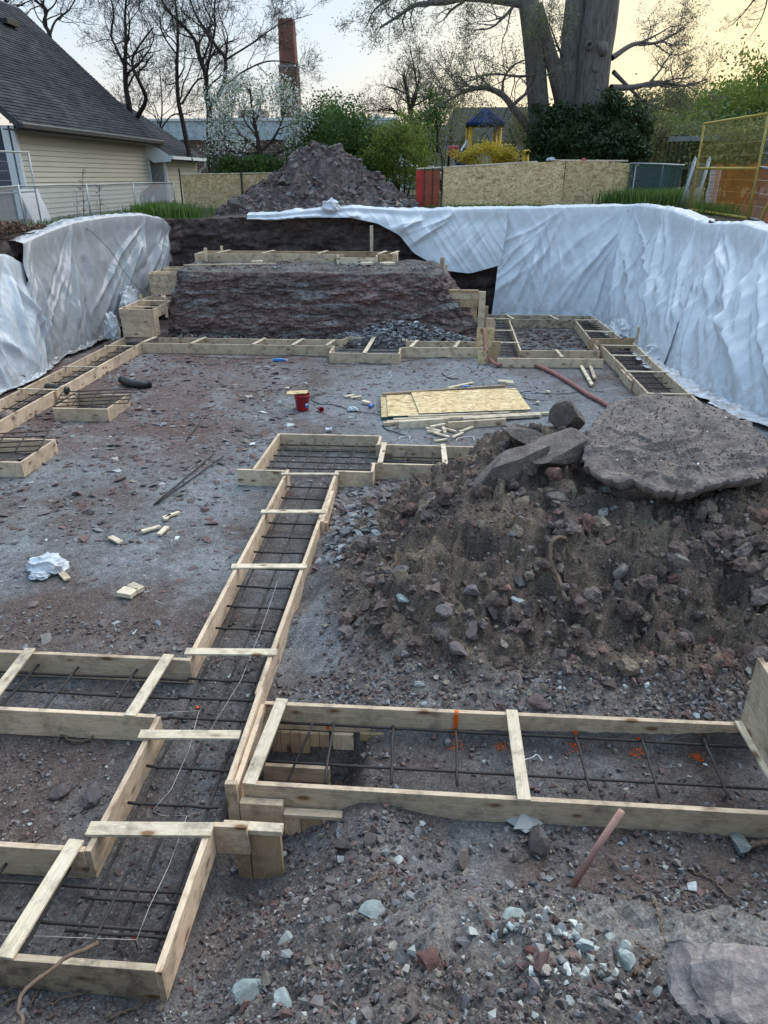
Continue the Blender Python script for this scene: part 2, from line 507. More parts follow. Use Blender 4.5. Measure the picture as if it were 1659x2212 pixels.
def link(name, me, mat=None, parent=None, loc=None, rot=None):
    o = bpy.data.objects.new(name, me); COL.objects.link(o)
    if mat is not None and len(me.materials) == 0: me.materials.append(mat)
    if rot is not None: o.rotation_euler = rot
    L = Vector(loc) if loc is not None else Vector((0, 0, 0))
    if parent is not None:
        o.parent = parent
        off = Vector(parent.location)
        p = parent.parent
        if parent.type == 'MESH' and p is not None:
            o.matrix_parent_inverse = Matrix.Identity(4)
            base = parent.matrix_basis.copy()
            o.location = L
            # child of a part: express world location in the part's own frame
            wm = Matrix.Translation(Vector(p.location)) @ base
            inv = wm.inverted()
            mw = Matrix.Translation(L) @ (Euler(rot).to_matrix().to_4x4() if rot is not None else Matrix.Identity(4))
            o.matrix_basis = inv @ mw
            return o
        L = L - off
    o.location = L
    return o


def npmesh(name, V, F, smooth=False, tint=None):
    V = np.ascontiguousarray(V, dtype=np.float32); F = np.ascontiguousarray(F, dtype=np.int32)
    me = bpy.data.meshes.new(name)
    n, k = F.shape
    me.vertices.add(len(V)); me.vertices.foreach_set('co', V.ravel())
    me.loops.add(n * k); me.loops.foreach_set('vertex_index', F.ravel())
    me.polygons.add(n); me.polygons.foreach_set('loop_start', np.arange(0, n * k, k, dtype=np.int32))
    me.polygons.foreach_set('use_smooth', np.full(n, bool(smooth)))
    if tint is not None:
        a = me.attributes.new('tint', 'FLOAT_COLOR', 'POINT')
        t = np.ones((len(V), 4), dtype=np.float32); t[:, :tint.shape[1]] = tint
        a.data.foreach_set('color', t.ravel())
    me.update(calc_edges=True)
    me.validate()
    return me


def gridmesh(name, P, mask=None, smooth=True, tint=None, flip=False):
    h, w = P.shape[:2]
    idx = np.arange(h * w).reshape(h, w)
    F = np.stack([idx[:-1, :-1], idx[:-1, 1:], idx[1:, 1:], idx[1:, :-1]], -1).reshape(-1, 4)
    if flip: F = F[:, ::-1]
    V = P.reshape(-1, 3)
    T = tint.reshape(-1, tint.shape[-1]) if tint is not None else None
    if mask is not None:
        F = F[mask.reshape(-1)]
        used = np.unique(F); re = -np.ones(h * w, int); re[used] = np.arange(len(used))
        F = re[F]; V = V[used]
        if T is not None: T = T[used]
    return npmesh(name, V, F, smooth, T)


_BX = {}


def boxmesh(L, W, H, bev=0.002):
    key = (round(L, 3), round(W, 3), round(H, 3), bev)
    if key in _BX: return _BX[key]
    bm = bmesh.new()
    bmesh.ops.create_cube(bm, size=1)
    bmesh.ops.scale(bm, vec=(L, W, H), verts=bm.verts)
    bmesh.ops.translate(bm, vec=(L / 2, 0, 0), verts=bm.verts)
    if bev: bmesh.ops.bevel(bm, geom=bm.edges[:], offset=bev, segments=1, affect='EDGES')
    me = bpy.data.meshes.new('box'); bm.to_mesh(me); bm.free()
    _BX[key] = me
    return me


def bar(par, name, p0, p1, w, h, mat, roll=0.0, bev=0.002, label=None):
    """box from p0 to p1; w across (horizontal), h the other way"""
    p0 = Vector(p0); p1 = Vector(p1); d = p1 - p0; L = d.length
    x = d.normalized()
    up = Vector((0, 0, 1)) if abs(x.z) < 0.99 else Vector((0, 1, 0))
    y = up.cross(x).normalized(); z = x.cross(y)
    m = Matrix((x, y, z)).transposed()
    if roll: m = m @ Matrix.Rotation(roll, 3, 'X')
    me = boxmesh(L, w, h, bev)
    if mat is not None:
        k = (me.name, mat.name)
        if k not in _MM:
            c = me if len(me.materials) == 0 else me.copy()
            c.materials.clear(); c.materials.append(mat); _MM[k] = c
            if c is me: _MM[(me.name, mat.name)] = c
        me = _MM[k]
    o = link(name, me, None, par, p0, m.to_euler())
    if label: o['label'] = label
    return o


_MM = {}
BT = 0.038


def board(par, a, b, z0=0.0, z1=0.235, mat='wood', th=BT, name='board', label=None):
    """upright plank standing on edge from a to b (centre line)"""
    zc = (z0 + z1) / 2
    j = rnd.uniform(-0.004, 0.004)
    return bar(par, name, (a[0], a[1], zc + j), (b[0], b[1], zc - j), th, z1 - z0, M[mat], label=label)


def strap(par, a, b, z=0.235, w=0.07, mat='wood_pale', over=0.03, name='cross_strap'):
    a = Vector((a[0], a[1], 0)); b = Vector((b[0], b[1], 0)); d = (b - a).normalized() * over
    a -= d; b += d
    return bar(par, name, (a.x, a.y, z + 0.0125), (b.x, b.y, z + 0.0125), w, 0.019, M[mat])


def stake(par, x, y, z0, z1, w=0.06, t=0.038, mat='wood', rot=0.0, name='stake'):
    o = bar(par, name, (x, y, z0), (x + rnd.uniform(-.01, .01), y, z1), w, t, M[mat])
    return o


def tubes(chains, sides=5, closed_ends=True):
    """chains: list of (points Nx3, radii N) -> V, F(quads)"""
    Vs = []; Fs = []; off = 0
    for pts, rad in chains:
        pts = np.asarray(pts, float); n = len(pts)
        if n < 2: continue
        rmax = float(np.max(rad))
        k = sides if isinstance(sides, int) else sides(rmax)
        T = np.gradient(pts, axis=0); T /= (np.linalg.norm(T, axis=1)[:, None] + 1e-9)
        t0 = T[n // 2]
        ref = np.array([0.0, 0, 1]) if abs(t0[2]) < 0.8 else np.array([1.0, 0, 0])
        A = np.cross(T, ref); A /= (np.linalg.norm(A, axis=1)[:, None] + 1e-9)
        B = np.cross(T, A)
        ang = np.arange(k) * 2 * np.pi / k
        ring = A[:, None, :] * np.cos(ang)[None, :, None] + B[:, None, :] * np.sin(ang)[None, :, None]
        V = pts[:, None, :] + ring * np.asarray(rad)[:, None, None]
        Vs.append(V.reshape(-1, 3))
        i = np.arange(n - 1)[:, None] * k; j = np.arange(k)[None, :]; j2 = (j + 1) % k
        F = np.stack([i + j, i + j2, i + k + j2, i + k + j], -1).reshape(-1, 4) + off
        Fs.append(F)
        off += n * k
    return np.concatenate(Vs), np.concatenate(Fs)


def tube_obj(name, pts, r, mat, par=None, sides=8, smooth=True):
    rad = np.full(len(pts), r) if np.isscalar(r) else np.asarray(r)
    V, F = tubes([(np.array([tuple(p) for p in pts]), rad)], sides)
    me = npmesh(name, V, F, smooth)
    # close the ends
    bm = bmesh.new(); bm.from_mesh(me)
    be = [e for e in bm.edges if e.is_boundary]
    bmesh.ops.holes_fill(bm, edges=be, sides=0)
    bm.to_mesh(me); bm.free()
    return link(name, me, mat, par)


def spline(ctrl, n=24):
    c = [np.array(tuple(p), float) for p in ctrl]
    c = [2 * c[0] - c[1]] + c + [2 * c[-1] - c[-2]]
    out = []
    m = len(c) - 3
    for i in range(m):
        p0, p1, p2, p3 = c[i:i + 4]
        for t in np.linspace(0, 1, max(2, n // m), endpoint=(i == m - 1)):
            out.append(0.5 * ((2 * p1) + (-p0 + p2) * t + (2 * p0 - 5 * p1 + 4 * p2 - p3) * t * t + (-p0 + 3 * p1 - 3 * p2 + p3) * t ** 3))
    return np.array(out)


def lathe(name, prof, mat, par=None, loc=(0, 0, 0), rot=None, n=24, smooth=True):
    V = []; F = []
    for r, z in prof:
        for i in range(n):
            a = 2 * PI * i / n; V.append((r * math.cos(a), r * math.sin(a), z))
    for j in range(len(prof) - 1):
        for i in range(n):
            i2 = (i + 1) % n
            F.append((j * n + i, j * n + i2, (j + 1) * n + i2, (j + 1) * n + i))
    me = npmesh(name, np.array(V), np.array(F), smooth)
    return link(name, me, mat, par, loc, rot)


def solid(name, V, F, mat, par=None, loc=(0, 0, 0), smooth=False, bev=0.0):
    me = bpy.data.meshes.new(name); me.from_pydata([tuple(v) for v in V], [], F)
    if bev:
        bm = bmesh.new(); bm.from_mesh(me); bmesh.ops.bevel(bm, geom=bm.edges[:], offset=bev, segments=1, affect='EDGES'); bm.to_mesh(me); bm.free()
    bm = bmesh.new(); bm.from_mesh(me); bmesh.ops.recalc_face_normals(bm, faces=bm.faces); bm.to_mesh(me); bm.free()
    if smooth:
        for p in me.polygons: p.use_smooth = True
    return link(name, me, mat, par, loc)


# ------------------------------------------------------------------ terrain
RIM = [(-9.6, -6), (-9.5, 6), (-9.4, 12), (-9.25, 15), (-9.1, 17), (-8.75, 19.3), (-8.1, 21.3), (-7.6, 22.1), (-4, 22.2), (0, 22.3),
       (3, 22.6), (5.0, 22.9), (5.75, 22.2), (5.95, 20.3), (6.2, 18), (6.45, 15.4), (6.7, 12), (6.9, 6), (7.0, -6)]


def grade(x, y):
    x = np.asarray(x, float); y = np.asarray(y, float)
    g = 2.74 + 0.24 * sst(-6, 1, x) * sst(12, 20, y) - 0.1 * sst(17, 12, y)
    g = g - 0.35 * sst(6, -1, y)
    g = g + 0.03 * pn(x * 0.6, y * 0.6, 3)
    return g


def hit(px, py):
    d = np.array(_ray(px, py)); t = np.linspace(1.2, 24, 700)
    P_ = d[None] * t[:, None]; zr = CAM_H + P_[:, 2]
    k = np.where(zr < height(P_[:, 0], P_[:, 1]))[0]
    i = k[0] if len(k) else 699
    return Vector((P_[i, 0], P_[i, 1], zr[i]))


def kernel(r): return np.sqrt(r * r + 0.01)


CP = []


def cp(*pts):
    for p in pts: CP.append(tuple(p))


for y in (2.4, 3.3, 4.3, 5.2, 6.2, 7.5, 8.8, 10.2, 12, 14, 16): cp((-2.3, y, 0), (-4.2, y, 0))
for y in (2.3, 2.7, 3.3, 4.0, 4.8, 5.6, 6.4, 7.2, 8, 8.8): cp((-1.62, y, 0))
for x in (-8.4, -6.3): cp(*[(x, y, 0) for y in (2.5, 5, 8, 11, 14, 17)])
for x in (-1, 0.6, 2.2, 3.8, 5.4): cp((x, 10.6, 0), (x, 12.5, 0), (x, 15, 0), (x, 17.5, 0))
cp((-0.6, 9.6, 0), (0.2, 9.6, 0), (-0.7, 9.1, 0), (0.1, 9.15, 0.02))
# strip right of the centre form
cp((-1.2, 4.6, .04), (-1.2, 5.3, .03), (-1.2, 6, .03), (-1.2, 6.8, .05), (-1.2, 7.6, .06), (-1.15, 8.4, .02))
# foot of the mound behind the right form
cp((-0.9, 4.35, .1), (-.3, 4.35, .17), (.4, 4.35, .2), (1.2, 4.35, .2), (2.2, 4.35, .22), (3.2, 4.35, .3))
cp((-.8, 4.9, .12), (-.2, 4.9, .25), (.5, 4.85, .3), (1.3, 4.8, .3), (2.2, 4.8, .34), (3.2, 4.8, .4))
for px, py, z in [(640, 1350, .1), (700, 1250, .22), (740, 1150, .28), (800, 1350, .3), (830, 1250, .5), (850, 1150, .6),
                  (820, 1085, .38), (760, 1090, .15), (920, 1300, .6), (960, 1380, .42), (920, 1220, .8), (1000, 1160, 1.0),
                  (1000, 1230, .9), (1080, 1350, .55), (1080, 1250, .9), (1150, 1180, 1.08), (1200, 1370, .42), (1250, 1300, .62), (1240, 1200, 1.06),
                  (1350, 1390, .38), (1360, 1300, .62), (1370, 1215, .85), (1400, 1150, 1.18), (1480, 1380, .42), (1500, 1290, .72), (1500, 1200, 1.0),
                  (1600, 1390, .45), (1620, 1250, .95), (1650, 1130, 1.3), (900, 1060, .72), (950, 1100, .95), (985, 1005, .78), (1040, 965, .98),
                  (1090, 935, 1.16), (1060, 1060, 1.1), (1200, 1090, 1.18), (1330, 1080, 1.22), (1500, 1080, 1.28), (1200, 935, 1.28), (1250, 990, 1.2)]:
    z = min(z, float(np.interp(py, [930, 1000, 1060, 1100, 1150, 1200, 1250, 1300, 1350, 1390], [1.15, 1.12, 1.1, 1.04, .93, .81, .68, .55, .44, .36])))
    p = at(px, py, z); cp((p.x, p.y, z))
cp((1.6, 7.6, 1.15), (2.4, 7.6, 1.25), (3.2, 7.6, 1.25), (3.0, 6.6, 1.12), (4.2, 6.5, 1.1), (4.6, 5.4, .7), (5.6, 6, .9), (5.6, 8, .9))
cp((1.0, 8.8, .35), (1.8, 9.2, .35), (2.8, 9.2, .5), (3.8, 9.2, .5), (.35, 8.3, .5), (1.2, 8.3, .8), (5, 9.5, .2), (0.1, 8.7, .12), (2.3, 8.5, .9), (3.4, 8.6, .9))
# ground in front of the right form, and the near bank
for x in (0.1, 0.8, 1.6, 2.4, 3.2): cp((x, 3.32, .04), (x, 3.0, .04), (x, 2.76, .16), (x, 2.52, .50), (x, 2.3, .68), (x, 2.0, .84), (x, 1.4, 1.28), (x, .8, 1.75), (x, 0, 2.3))
cp((-.35, 3.33, .14), (-.35, 3.05, .14), (-.4, 2.75, .2), (-.4, 2.4, .42), (-.4, 2.0, .68), (-.4, 1.6, .98), (-.4, 1, 1.5), (-.4, 0, 2.2))
cp((-.75, 3.2, -.12), (-.62, 3.0, .0), (-1.0, 3.1, -.28), (-1.15, 2.92, -.3), (-.9, 2.85, -.18), (-1.12, 2.55, -.1), (-1.12, 2.2, -.04), (-.9, 2.5, .06), (-.82, 2.2, .2),
   (-.85, 1.85, .42), (-.9, 1.4, .8), (-1.12, 1.95, .1), (-.65, 2.65, .16), (-.6, 2.3, .38))
for x in (-1.5, -2.2, -3.0, -4.2): cp((x, 1.98, .0), (x, 1.72, .12), (x, 1.4, .45), (x, 1.0, .9), (x, 0, 2.1))
cp((-6.5, 1.5, .2), (-6.5, 0, 1.6), (-9, 0, 1.5), (4.5, 3.5, .1), (4.5, 2, .9), (4.5, 0, 2.3), (6, 3.5, .3), (6, 0, 2.3), (5, 4.5, .35))
_c = np.array(CP)
_A = kernel(np.hypot(_c[:, None, 0] - _c[None, :, 0], _c[:, None, 1] - _c[None, :, 1])) + np.eye(len(_c)) * 0.003
_w = np.linalg.solve(_A, _c[:, 2] - 0.3)


def smooth_h(x, y):
    x = np.asarray(x, float); y = np.asarray(y, float)
    out = np.full(x.shape, 0.3)
    for (a, b, _), w in zip(_c, _w):
        out += w * kernel(np.hypot(x - a, y - b))
    return out


FORM_RECTS = [(-1.97, -1.31, 2.2, 8.9), (-4.9, -1.97, 4.03, 4.67), (-4.9, -1.97, 2.2, 2.83), (-2.42, -0.84, 8.95, 10.38), (-.85, .95, 9.3, 10.0),
              (-7.74, -7.12, 8.0, 17.2), (-7.1, 1.15, 16.8, 17.4), (1.35, 4.6, 15.9, 21.3), (3.9, 4.68, 12.5, 17.5)]


def height(x, y, detail=True):
    x = np.asarray(x, float); y = np.asarray(y, float)
    h = smooth_h(x, y)
    bankz = h
    # beyond the modelled heap the floor is level
    far = sst(9.6, 11.0, y)
    h = h * (1 - far)
    wl = sst(-4.5, -6.0, x) * sst(2.2, 3.2, y)
    h = h * (1 - wl)
    m = np.clip(sst(.05, .45, h), 0, 1)
    if detail:
        n = 0.012 * fbm(x * 1.3, y * 1.3, 3, 11) + 0.006 * fbm(x * 6, y * 6, 3, 21) + 0.004 * pn(x * 22, y * 22, 31)
        r = 0.10 * (ridged(x * 1.7, y * 1.7, 4, 41) - .55) + 0.065 * fbm(x * 4.5, y * 4.5, 4, 51, .65) + 0.024 * fbm(x * 16, y * 16, 3, 61, .6)
        # lumpy eroded face of the heap
        face = np.exp(-((x - 1.7) / 1.8) ** 2 - ((y - 5.4) / .6) ** 2)
        r2 = 0.22 * (ridged(x * 2.3 + 4, y * 2.3, 3, 71) - .6) + 0.08 * fbm(x * 7, y * 7, 3, 72, .6)
        h = h + n * (1 - .3 * m) + r * m + r2 * face
        # scarps where clods have broken away
        tt = (h + .16 * fbm(x * 2.1, y * 2.1, 4, 73, .6)) / .21
        fl = np.floor(tt); fr_ = tt - fl
        ter = (.21 * (fl + sst(.3, .62, fr_)) - .21 * tt)
        h = h + ter * .75 * m * sst(4.5, 4.75, y) * sst(-1.0, -.3, x)
        # dark hollow in the face
        for (hx, hy, rx, ry, dp) in ((1.75, 5.62, .34, .13, .30), (1.35, 5.5, .2, .1, .2), (2.3, 5.25, .3, .14, .26), (2.62, 5.55, .16, .3, .2), (.45, 5.7, .35, .1, .18), (-.22, 6.7, .12, .09, .2), (.9, 5.35, .16, .1, .16), (-.1, 5.9, .22, .1, .14), (1.0, 6.3, .3, .1, .12)):
            h = h - dp * np.exp(-((x - hx + .06 * pn(y * 5, x * 5, 5)) / rx) ** 2 - ((y - hy + .05 * pn(x * 4, y * 3, 6)) / ry) ** 2)
    # footing trenches trimmed level inside the boards
    for (x0, x1, y0, y1) in FORM_RECTS:
        k = sst(x0 - .0, x0 + .03, x) * sst(x1 + .0, x1 - .03, x) * sst(y0, y0 + .03, y) * sst(y1, y1 - .03, y)
        flat = 0.006 * fbm(x * 5, y * 5, 4, 81) + 0.003 * pn(x * 25, y * 25, 82) - 0.01
        h = h * (1 - k) + flat * k
    k = sst(-1.26, -1.22, x) * sst(2.9, 2.86, x) * sst(3.43, 3.46, y) * sst(4.22, 4.192, y)
    st = -0.42 * sst(-.38, -.62, x) + 0.01 * fbm(x * 5, y * 5, 4, 83) + 0.01 * pn(x * 20, y * 20, 84)
    h = h * (1 - k) + st * k
    return h


def soil_col(x, y, h):
    brown = np.array([0.090, 0.070, 0.062]); grey = np.array([0.150, 0.155, 0.162]); pale = np.array([0.215, 0.235, 0.24]); dark = np.array([0.05, 0.041, 0.038]); red = np.array([0.10, 0.066, 0.06]); tan = np.array([0.135, 0.105, 0.08])
    n1 = fbm(x * .5, y * .5, 4, 101); n2 = fbm(x * 2.2, y * 2.2, 4, 111); n3 = fbm(x * 1.1 + 5, y * 1.1, 5, 121)
    g = np.clip(.38 + .8 * n1 + .35 * n2, 0, 1)
    centre = np.exp(-((x - .5) / 2.6) ** 2 - ((y - 12.5) / 3.6) ** 2)
    g = np.clip(g + centre * .7, 0, 1)
    floor = brown * (1 - g[..., None]) + grey * g[..., None]
    lf = sst(-2.2, -4.5, x) * sst(8.5, 11, y)
    floor = floor * (1 - .55 * lf[..., None]) + red * 1.05 * .55 * lf[..., None]
    p = np.clip((n3 - .18) * 2.6, 0, 1) * sst(4.5, 6, y) * (1 - .6 * centre) * .34
    floor = floor * (1 - p[..., None]) + pale * p[..., None]
    m = sst(.08, .35, h)
    heap = brown * .8 * (1 - np.clip(.5 + n2, 0, 1))[..., None] + tan * np.clip(.5 + n2, 0, 1)[..., None]
    rg = np.clip(fbm(x * 1.3, y * 1.3, 3, 131) + .25, 0, 1)[..., None]
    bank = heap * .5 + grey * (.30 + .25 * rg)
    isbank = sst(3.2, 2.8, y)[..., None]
    dusty = (np.exp(-((y - 2.25 - .12 * pn(x * 1.5, y * 0, 151)) / .34) ** 2) * sst(-.5, .2, x) * (.75 + .5 * pn(x * 2, y * 2, 152)))[..., None]  # dusty grey berm, also lightened in colour as if the crest caught light
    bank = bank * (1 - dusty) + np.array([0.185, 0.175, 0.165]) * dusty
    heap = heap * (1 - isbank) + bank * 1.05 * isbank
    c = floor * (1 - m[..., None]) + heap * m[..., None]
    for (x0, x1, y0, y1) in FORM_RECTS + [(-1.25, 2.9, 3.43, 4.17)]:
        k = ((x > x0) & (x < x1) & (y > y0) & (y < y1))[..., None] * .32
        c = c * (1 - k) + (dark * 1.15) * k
    wet = (sst(3.6, 4.4, x) * sst(12, 13, y) * .7)[..., None]
    c = c * (1 - wet) + dark * 1.2 * wet
    return np.clip(c * 1.45, 0.01, 1)


ys = [0.0]
while ys[-1] < 22.6: ys.append(ys[-1] + min(.09, .017 + .0045 * max(0, ys[-1] - 1.0)))
ys = np.array(ys)
xs = np.concatenate([np.arange(-9.6, -4.2, .06), np.arange(-4.2, 3.6, .026), np.arange(3.6, 7.05, .06)])
GX, GY = np.meshgrid(xs, ys)
GZ = height(GX, GY)
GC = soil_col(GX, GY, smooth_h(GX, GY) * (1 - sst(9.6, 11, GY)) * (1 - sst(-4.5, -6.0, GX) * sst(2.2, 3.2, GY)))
P = np.stack([GX, GY, GZ], -1)
cx = (GX[:-1, :-1] + GX[1:, 1:]) / 2; cy = (GY[:-1, :-1] + GY[1:, 1:]) / 2
hs = smooth_h(cx, cy)
heapm = (cy > 4.215) & (cy < 9.7) & (cx > -.95) & (hs > .13 + .03 * pn(cx * 3, cy * 3, 9)) & ((cx > .0) | (hs > .2))
bankm = (cy < 2.95) & (hs > .1)
floorm = ~(heapm | bankm)
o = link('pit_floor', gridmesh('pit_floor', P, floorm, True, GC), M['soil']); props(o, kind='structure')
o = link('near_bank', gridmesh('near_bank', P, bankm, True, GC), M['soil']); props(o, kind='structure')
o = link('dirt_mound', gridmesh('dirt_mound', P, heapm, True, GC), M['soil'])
props(o, 'big brown heap of dug earth under the broad rock slab, right of the ladder-like form', 'dirt mound')


# ------------------------------------------------------------------ ground outside the pit
def rim_pts(step=0.15):
    pts = RIM
    out = []
    for i in range(len(pts) - 1):
        a = np.array(pts[i]); b = np.array(pts[i + 1]); n = max(1, int(np.linalg.norm(b - a) / step))
        for k in range(n): out.append(a + (b - a) * k / n)
    out.append(np.array(pts[-1]))
    a = out[-1]; b = out[0]
    for k in range(1, 60): out.append(a + (b - a) * k / 60)
    return np.array(out)


rp = rim_pts()
cen = np.array([-1.2, 9.0])
dirs = rp - cen
ndir = dirs / np.linalg.norm(dirs, axis=1)[:, None]
offs = [0, .1, .2, .32, .45, .6, .8, 1.05, 1.35, 1.7, 2.1, 2.6, 3.2, 4, 5, 6.5, 8.5, 11, 14, 18, 24, 32, 45, 65, 100, 160, 300, 600, 1200]
rings = np.array([rp + ndir * d for d in offs])
rings = np.concatenate([rings, rings[:, :1]], 1)
zz = grade(rings[..., 0], rings[..., 1]) + 0.03 * fbm(rings[..., 0] * 3, rings[..., 1] * 3, 3, 77)
zz[0] -= .06; zz[1] -= .02
gcol = np.array([0.085, 0.068, 0.058]) * np.ones(rings.shape[:2] + (1,))
gg = np.clip(.5 + fbm(rings[..., 0] * .8, rings[..., 1] * .8, 4, 141), 0, 1)[..., None] * sst(3, 9, np.array(offs))[:, None, None]
gcol = gcol * (1 - gg) + np.array([0.06, 0.085, 0.03]) * gg
o = link('ground', gridmesh('ground', np.concatenate([rings, zz[..., None]], -1), None, True, gcol, flip=True), M['soil_far']); props(o, kind='structure')


# ------------------------------------------------------------------ cut faces of the excavation
def wall_face(name, top, bot, n_s, n_h, seed, amp=0.1, label=None, nrm=None, strat=0.5, mat='soil_far', col=(0.06, 0.047, 0.044)):
    top = np.array(top, float); bot = np.array(bot, float)
    s0 = np.linspace(0, len(top) - 1, n_s)
    ti = np.stack([np.interp(s0, np.arange(len(top)), top[:, k]) for k in range(3)], -1)
    bi = np.stack([np.interp(s0, np.arange(len(bot)), bot[:, k]) for k in range(3)], -1)
    v = np.linspace(0, 1, n_h)[:, None, None]
    Q = bi[None] * (1 - v) + ti[None] * v
    d = np.gradient(ti, axis=0); n = np.stack([d[:, 1], -d[:, 0], 0 * d[:, 0]], -1); n /= np.linalg.norm(n, axis=1)[:, None]
    if nrm is not None: n = n * np.sign((n * np.array(nrm)).sum(1))[:, None]
    L = np.concatenate([[0], np.cumsum(np.linalg.norm(np.diff(ti, axis=0), axis=1))])
    S = np.repeat(L[None], n_h, 0); Z = Q[..., 2]
    lay = np.floor(Z / .085 + .35 * pn(S * .5, Z * .3, seed + 5))
    dsp = strat * .08 * pn(S * 1.8 + lay * 3.7, lay * 7.13, seed + 1) + amp * fbm(S * 1.2, Z * 2.0, 5, seed, .6) + .05 * np.abs(fbm(S * 5, Z * 5, 3, seed + 9))
    dsp *= sst(0, .03, v[..., 0]) * .7 + .3
    Q = Q + n[None] * dsp[..., None]
    base = np.array(col)
    t = 1.6 * base * (1 + .5 * pn(S * .8, Z * 6 + 3, seed + 2) + .5 * fbm(S * 3, Z * 9, 3, seed + 3))[..., None]
    rd = np.clip(pn(S * .4, Z * 4, seed + 7) * 1.3, 0, 1)[..., None]
    t = t * (1 - rd * .5) + np.array([0.13, 0.08, 0.075]) * rd * .5
    o = link(name, gridmesh(name, Q, None, True, np.clip(t, .008, 1)), M[mat])
    props(o, kind='structure')
    return o


gz = lambda x, y: float(grade(x, y))
wall_face('excavation_wall', [(x, y - .02, gz(x, y)) for x, y in [(-8.1, 21.3), (-7.6, 22.05), (-4, 22.15), (0, 22.25), (3, 22.55), (5.1, 22.9)]],
          [(x, y, -.05) for x, y in [(-8.0, 21.1), (-7.5, 21.85), (-4, 21.95), (0, 22.05), (3, 22.3), (5.0, 22.4)]], 420, 90, 200, .12, nrm=(0, -1, 0))
wall_face('excavation_wall', [(x, y, gz(x, y)) for x, y in [(-9.5, 4), (-9.4, 12), (-9.25, 15), (-9.1, 17), (-8.75, 19.3), (-8.1, 21.3)]],
          [(x + .12, y, -.05) for x, y in [(-9.4, 4), (-9.3, 12), (-9.2, 15), (-9.15, 17), (-8.9, 19.3), (-8.4, 21.3)]], 260, 50, 220, .12, nrm=(1, 0, 0))
wall_face('excavation_wall', [(x, y, gz(x, y)) for x, y in [(5.0, 22.9), (5.75, 22.2), (5.95, 20.3), (6.2, 18), (6.45, 15.4), (6.7, 12), (6.9, 6), (7, 0)]],
          [(x, y, -.05) for x, y in [(4.8, 22.5), (5.2, 21.9), (5.25, 20.3), (5.4, 18), (5.6, 15.4), (6.2, 12), (6.6, 6), (6.8, 0)]], 260, 50, 240, .1, nrm=(-1, 0, 0))

# rock bench left standing in the middle of the dig
sb = [(-6.95, 21.0), (-7.0, 19.6), (-7.02, 18.25), (-6.7, 18.02), (-4.5, 17.95), (-2, 17.95), (0, 17.95), (.9, 18.05), (1.25, 18.5), (1.3, 19.6), (1.2, 21.0)]
stp = [(-6.75, 20.95), (-6.78, 19.6), (-6.7, 18.7), (-6.4, 18.45), (-4.5, 18.4), (-2, 18.4), (-.45, 18.45), (.0, 18.55), (.1, 18.9), (.1, 19.7), (.0, 20.95)]
sp_ = [(-5.5, 20.95), (-5.5, 20.5), (-5.5, 20.3), (-5.3, 20.2), (-4.5, 20.2), (-2, 20.2), (-1.4, 20.2), (-1.2, 20.3), (-1.2, 20.4), (-1.2, 20.6), (-1.2, 20.95)]
_d = [0]
for a, b in zip(sb[:-1], sb[1:]): _d.append(_d[-1] + math.hypot(b[0] - a[0], b[1] - a[1]))
NS = 620
s = np.linspace(0, _d[-1], NS)
f2 = lambda arr: np.stack([np.interp(s, _d, [p[k] for p in arr]) for k in range(2)], -1)
B0, B1, B2 = f2(sb), f2(stp), f2(sp_)
zt = 1.72 + .04 * pn(s * .7, s * 0, 301)
rows = []; cols = []
nrm = np.gradient(B0, axis=0); nrm = np.stack([nrm[:, 1], -nrm[:, 0]], -1); nrm /= np.linalg.norm(nrm, axis=1)[:, None]
for k in range(96):
    v = k / 95.0
    z = zt * v - .04
    base = B0 * (1 - v ** 1.2) + B1 * v ** 1.2
    zw = z + .05 * fbm(s * .35, s * 0 + 4, 3, 307)
    zz_w = zw * 9 + 1.6 * pn(zw * 3.1, zw * 0 + 2, 330) + .9 * fbm(s * .8, zw * 1.5, 3, 331)
    lay = np.floor(zz_w)
    fr = zz_w - lay
    q = .05 * pn(s * .9 + lay * 3.37, lay * 5.19, 303) + .035 * pn(s * 3.2 + lay * 1.7, lay * 3.3, 304) - .03 * fr + .07 * fbm(s * 2.0, z * 5, 5, 305, .65) + .03 * fbm(s * 8, z * 20, 3, 309, .6)
    q += .10 * fbm(s * .9, z * 1.1, 4, 306) + .012 * fbm(s * 14, z * 30, 2, 308)
    q *= (.35 + .65 * min(1, (1 - v) * 7))
    p = base + nrm * q[:, None]
    rows.append(np.concatenate([p, z[:, None]], 1))
    rd = np.array([0.10, 0.066, 0.062]); dk = np.array([0.062, 0.05, 0.047]); gr = np.array([0.16, 0.16, 0.155])
    a = np.clip(.5 + 1.1 * pn(s * .3, zw * 2.6, 310), 0, 1)[:, None]
    g = np.clip((fbm(s * .7, zw * 7, 4, 312) - .1) * 2.2, 0, 1)[:, None] * (.45 + .55 * math.exp(-((v - .62) / .22) ** 2))
    c = rd * a + dk * (1 - a); c = c * (1 - g * .75) + gr * g * .75
    c = c * 2.3 * (1 + .3 * fbm(s * 5, zw * 12, 3, 313))[:, None]
    cols.append(c)
for k in range(1, 34):
    v = k / 33.0
    p = B1 * (1 - v) + B2 * v
    z = zt - .04 + .03 * v + .06 * (1 - math.exp(-v * 9)) + .05 * fbm(p[:, 0] * 2.5, p[:, 1] * 2.5, 4, 320) * min(1, k / 4)
    rows.append(np.concatenate([p, z[:, None]], 1))
    g = np.clip(.45 + .8 * fbm(p[:, 0] * 1.3, p[:, 1] * 3.5, 4, 321), 0, 1)[:, None]
    cols.append(np.array([0.12, 0.10, 0.092]) * (1 - g) + np.array([0.21, 0.20, 0.19]) * g)
o = link('rock_bench', gridmesh('rock_bench', np.array(rows), None, True, np.clip(np.array(cols), .01, 1)), M['soil_far']); props(o, kind='structure')


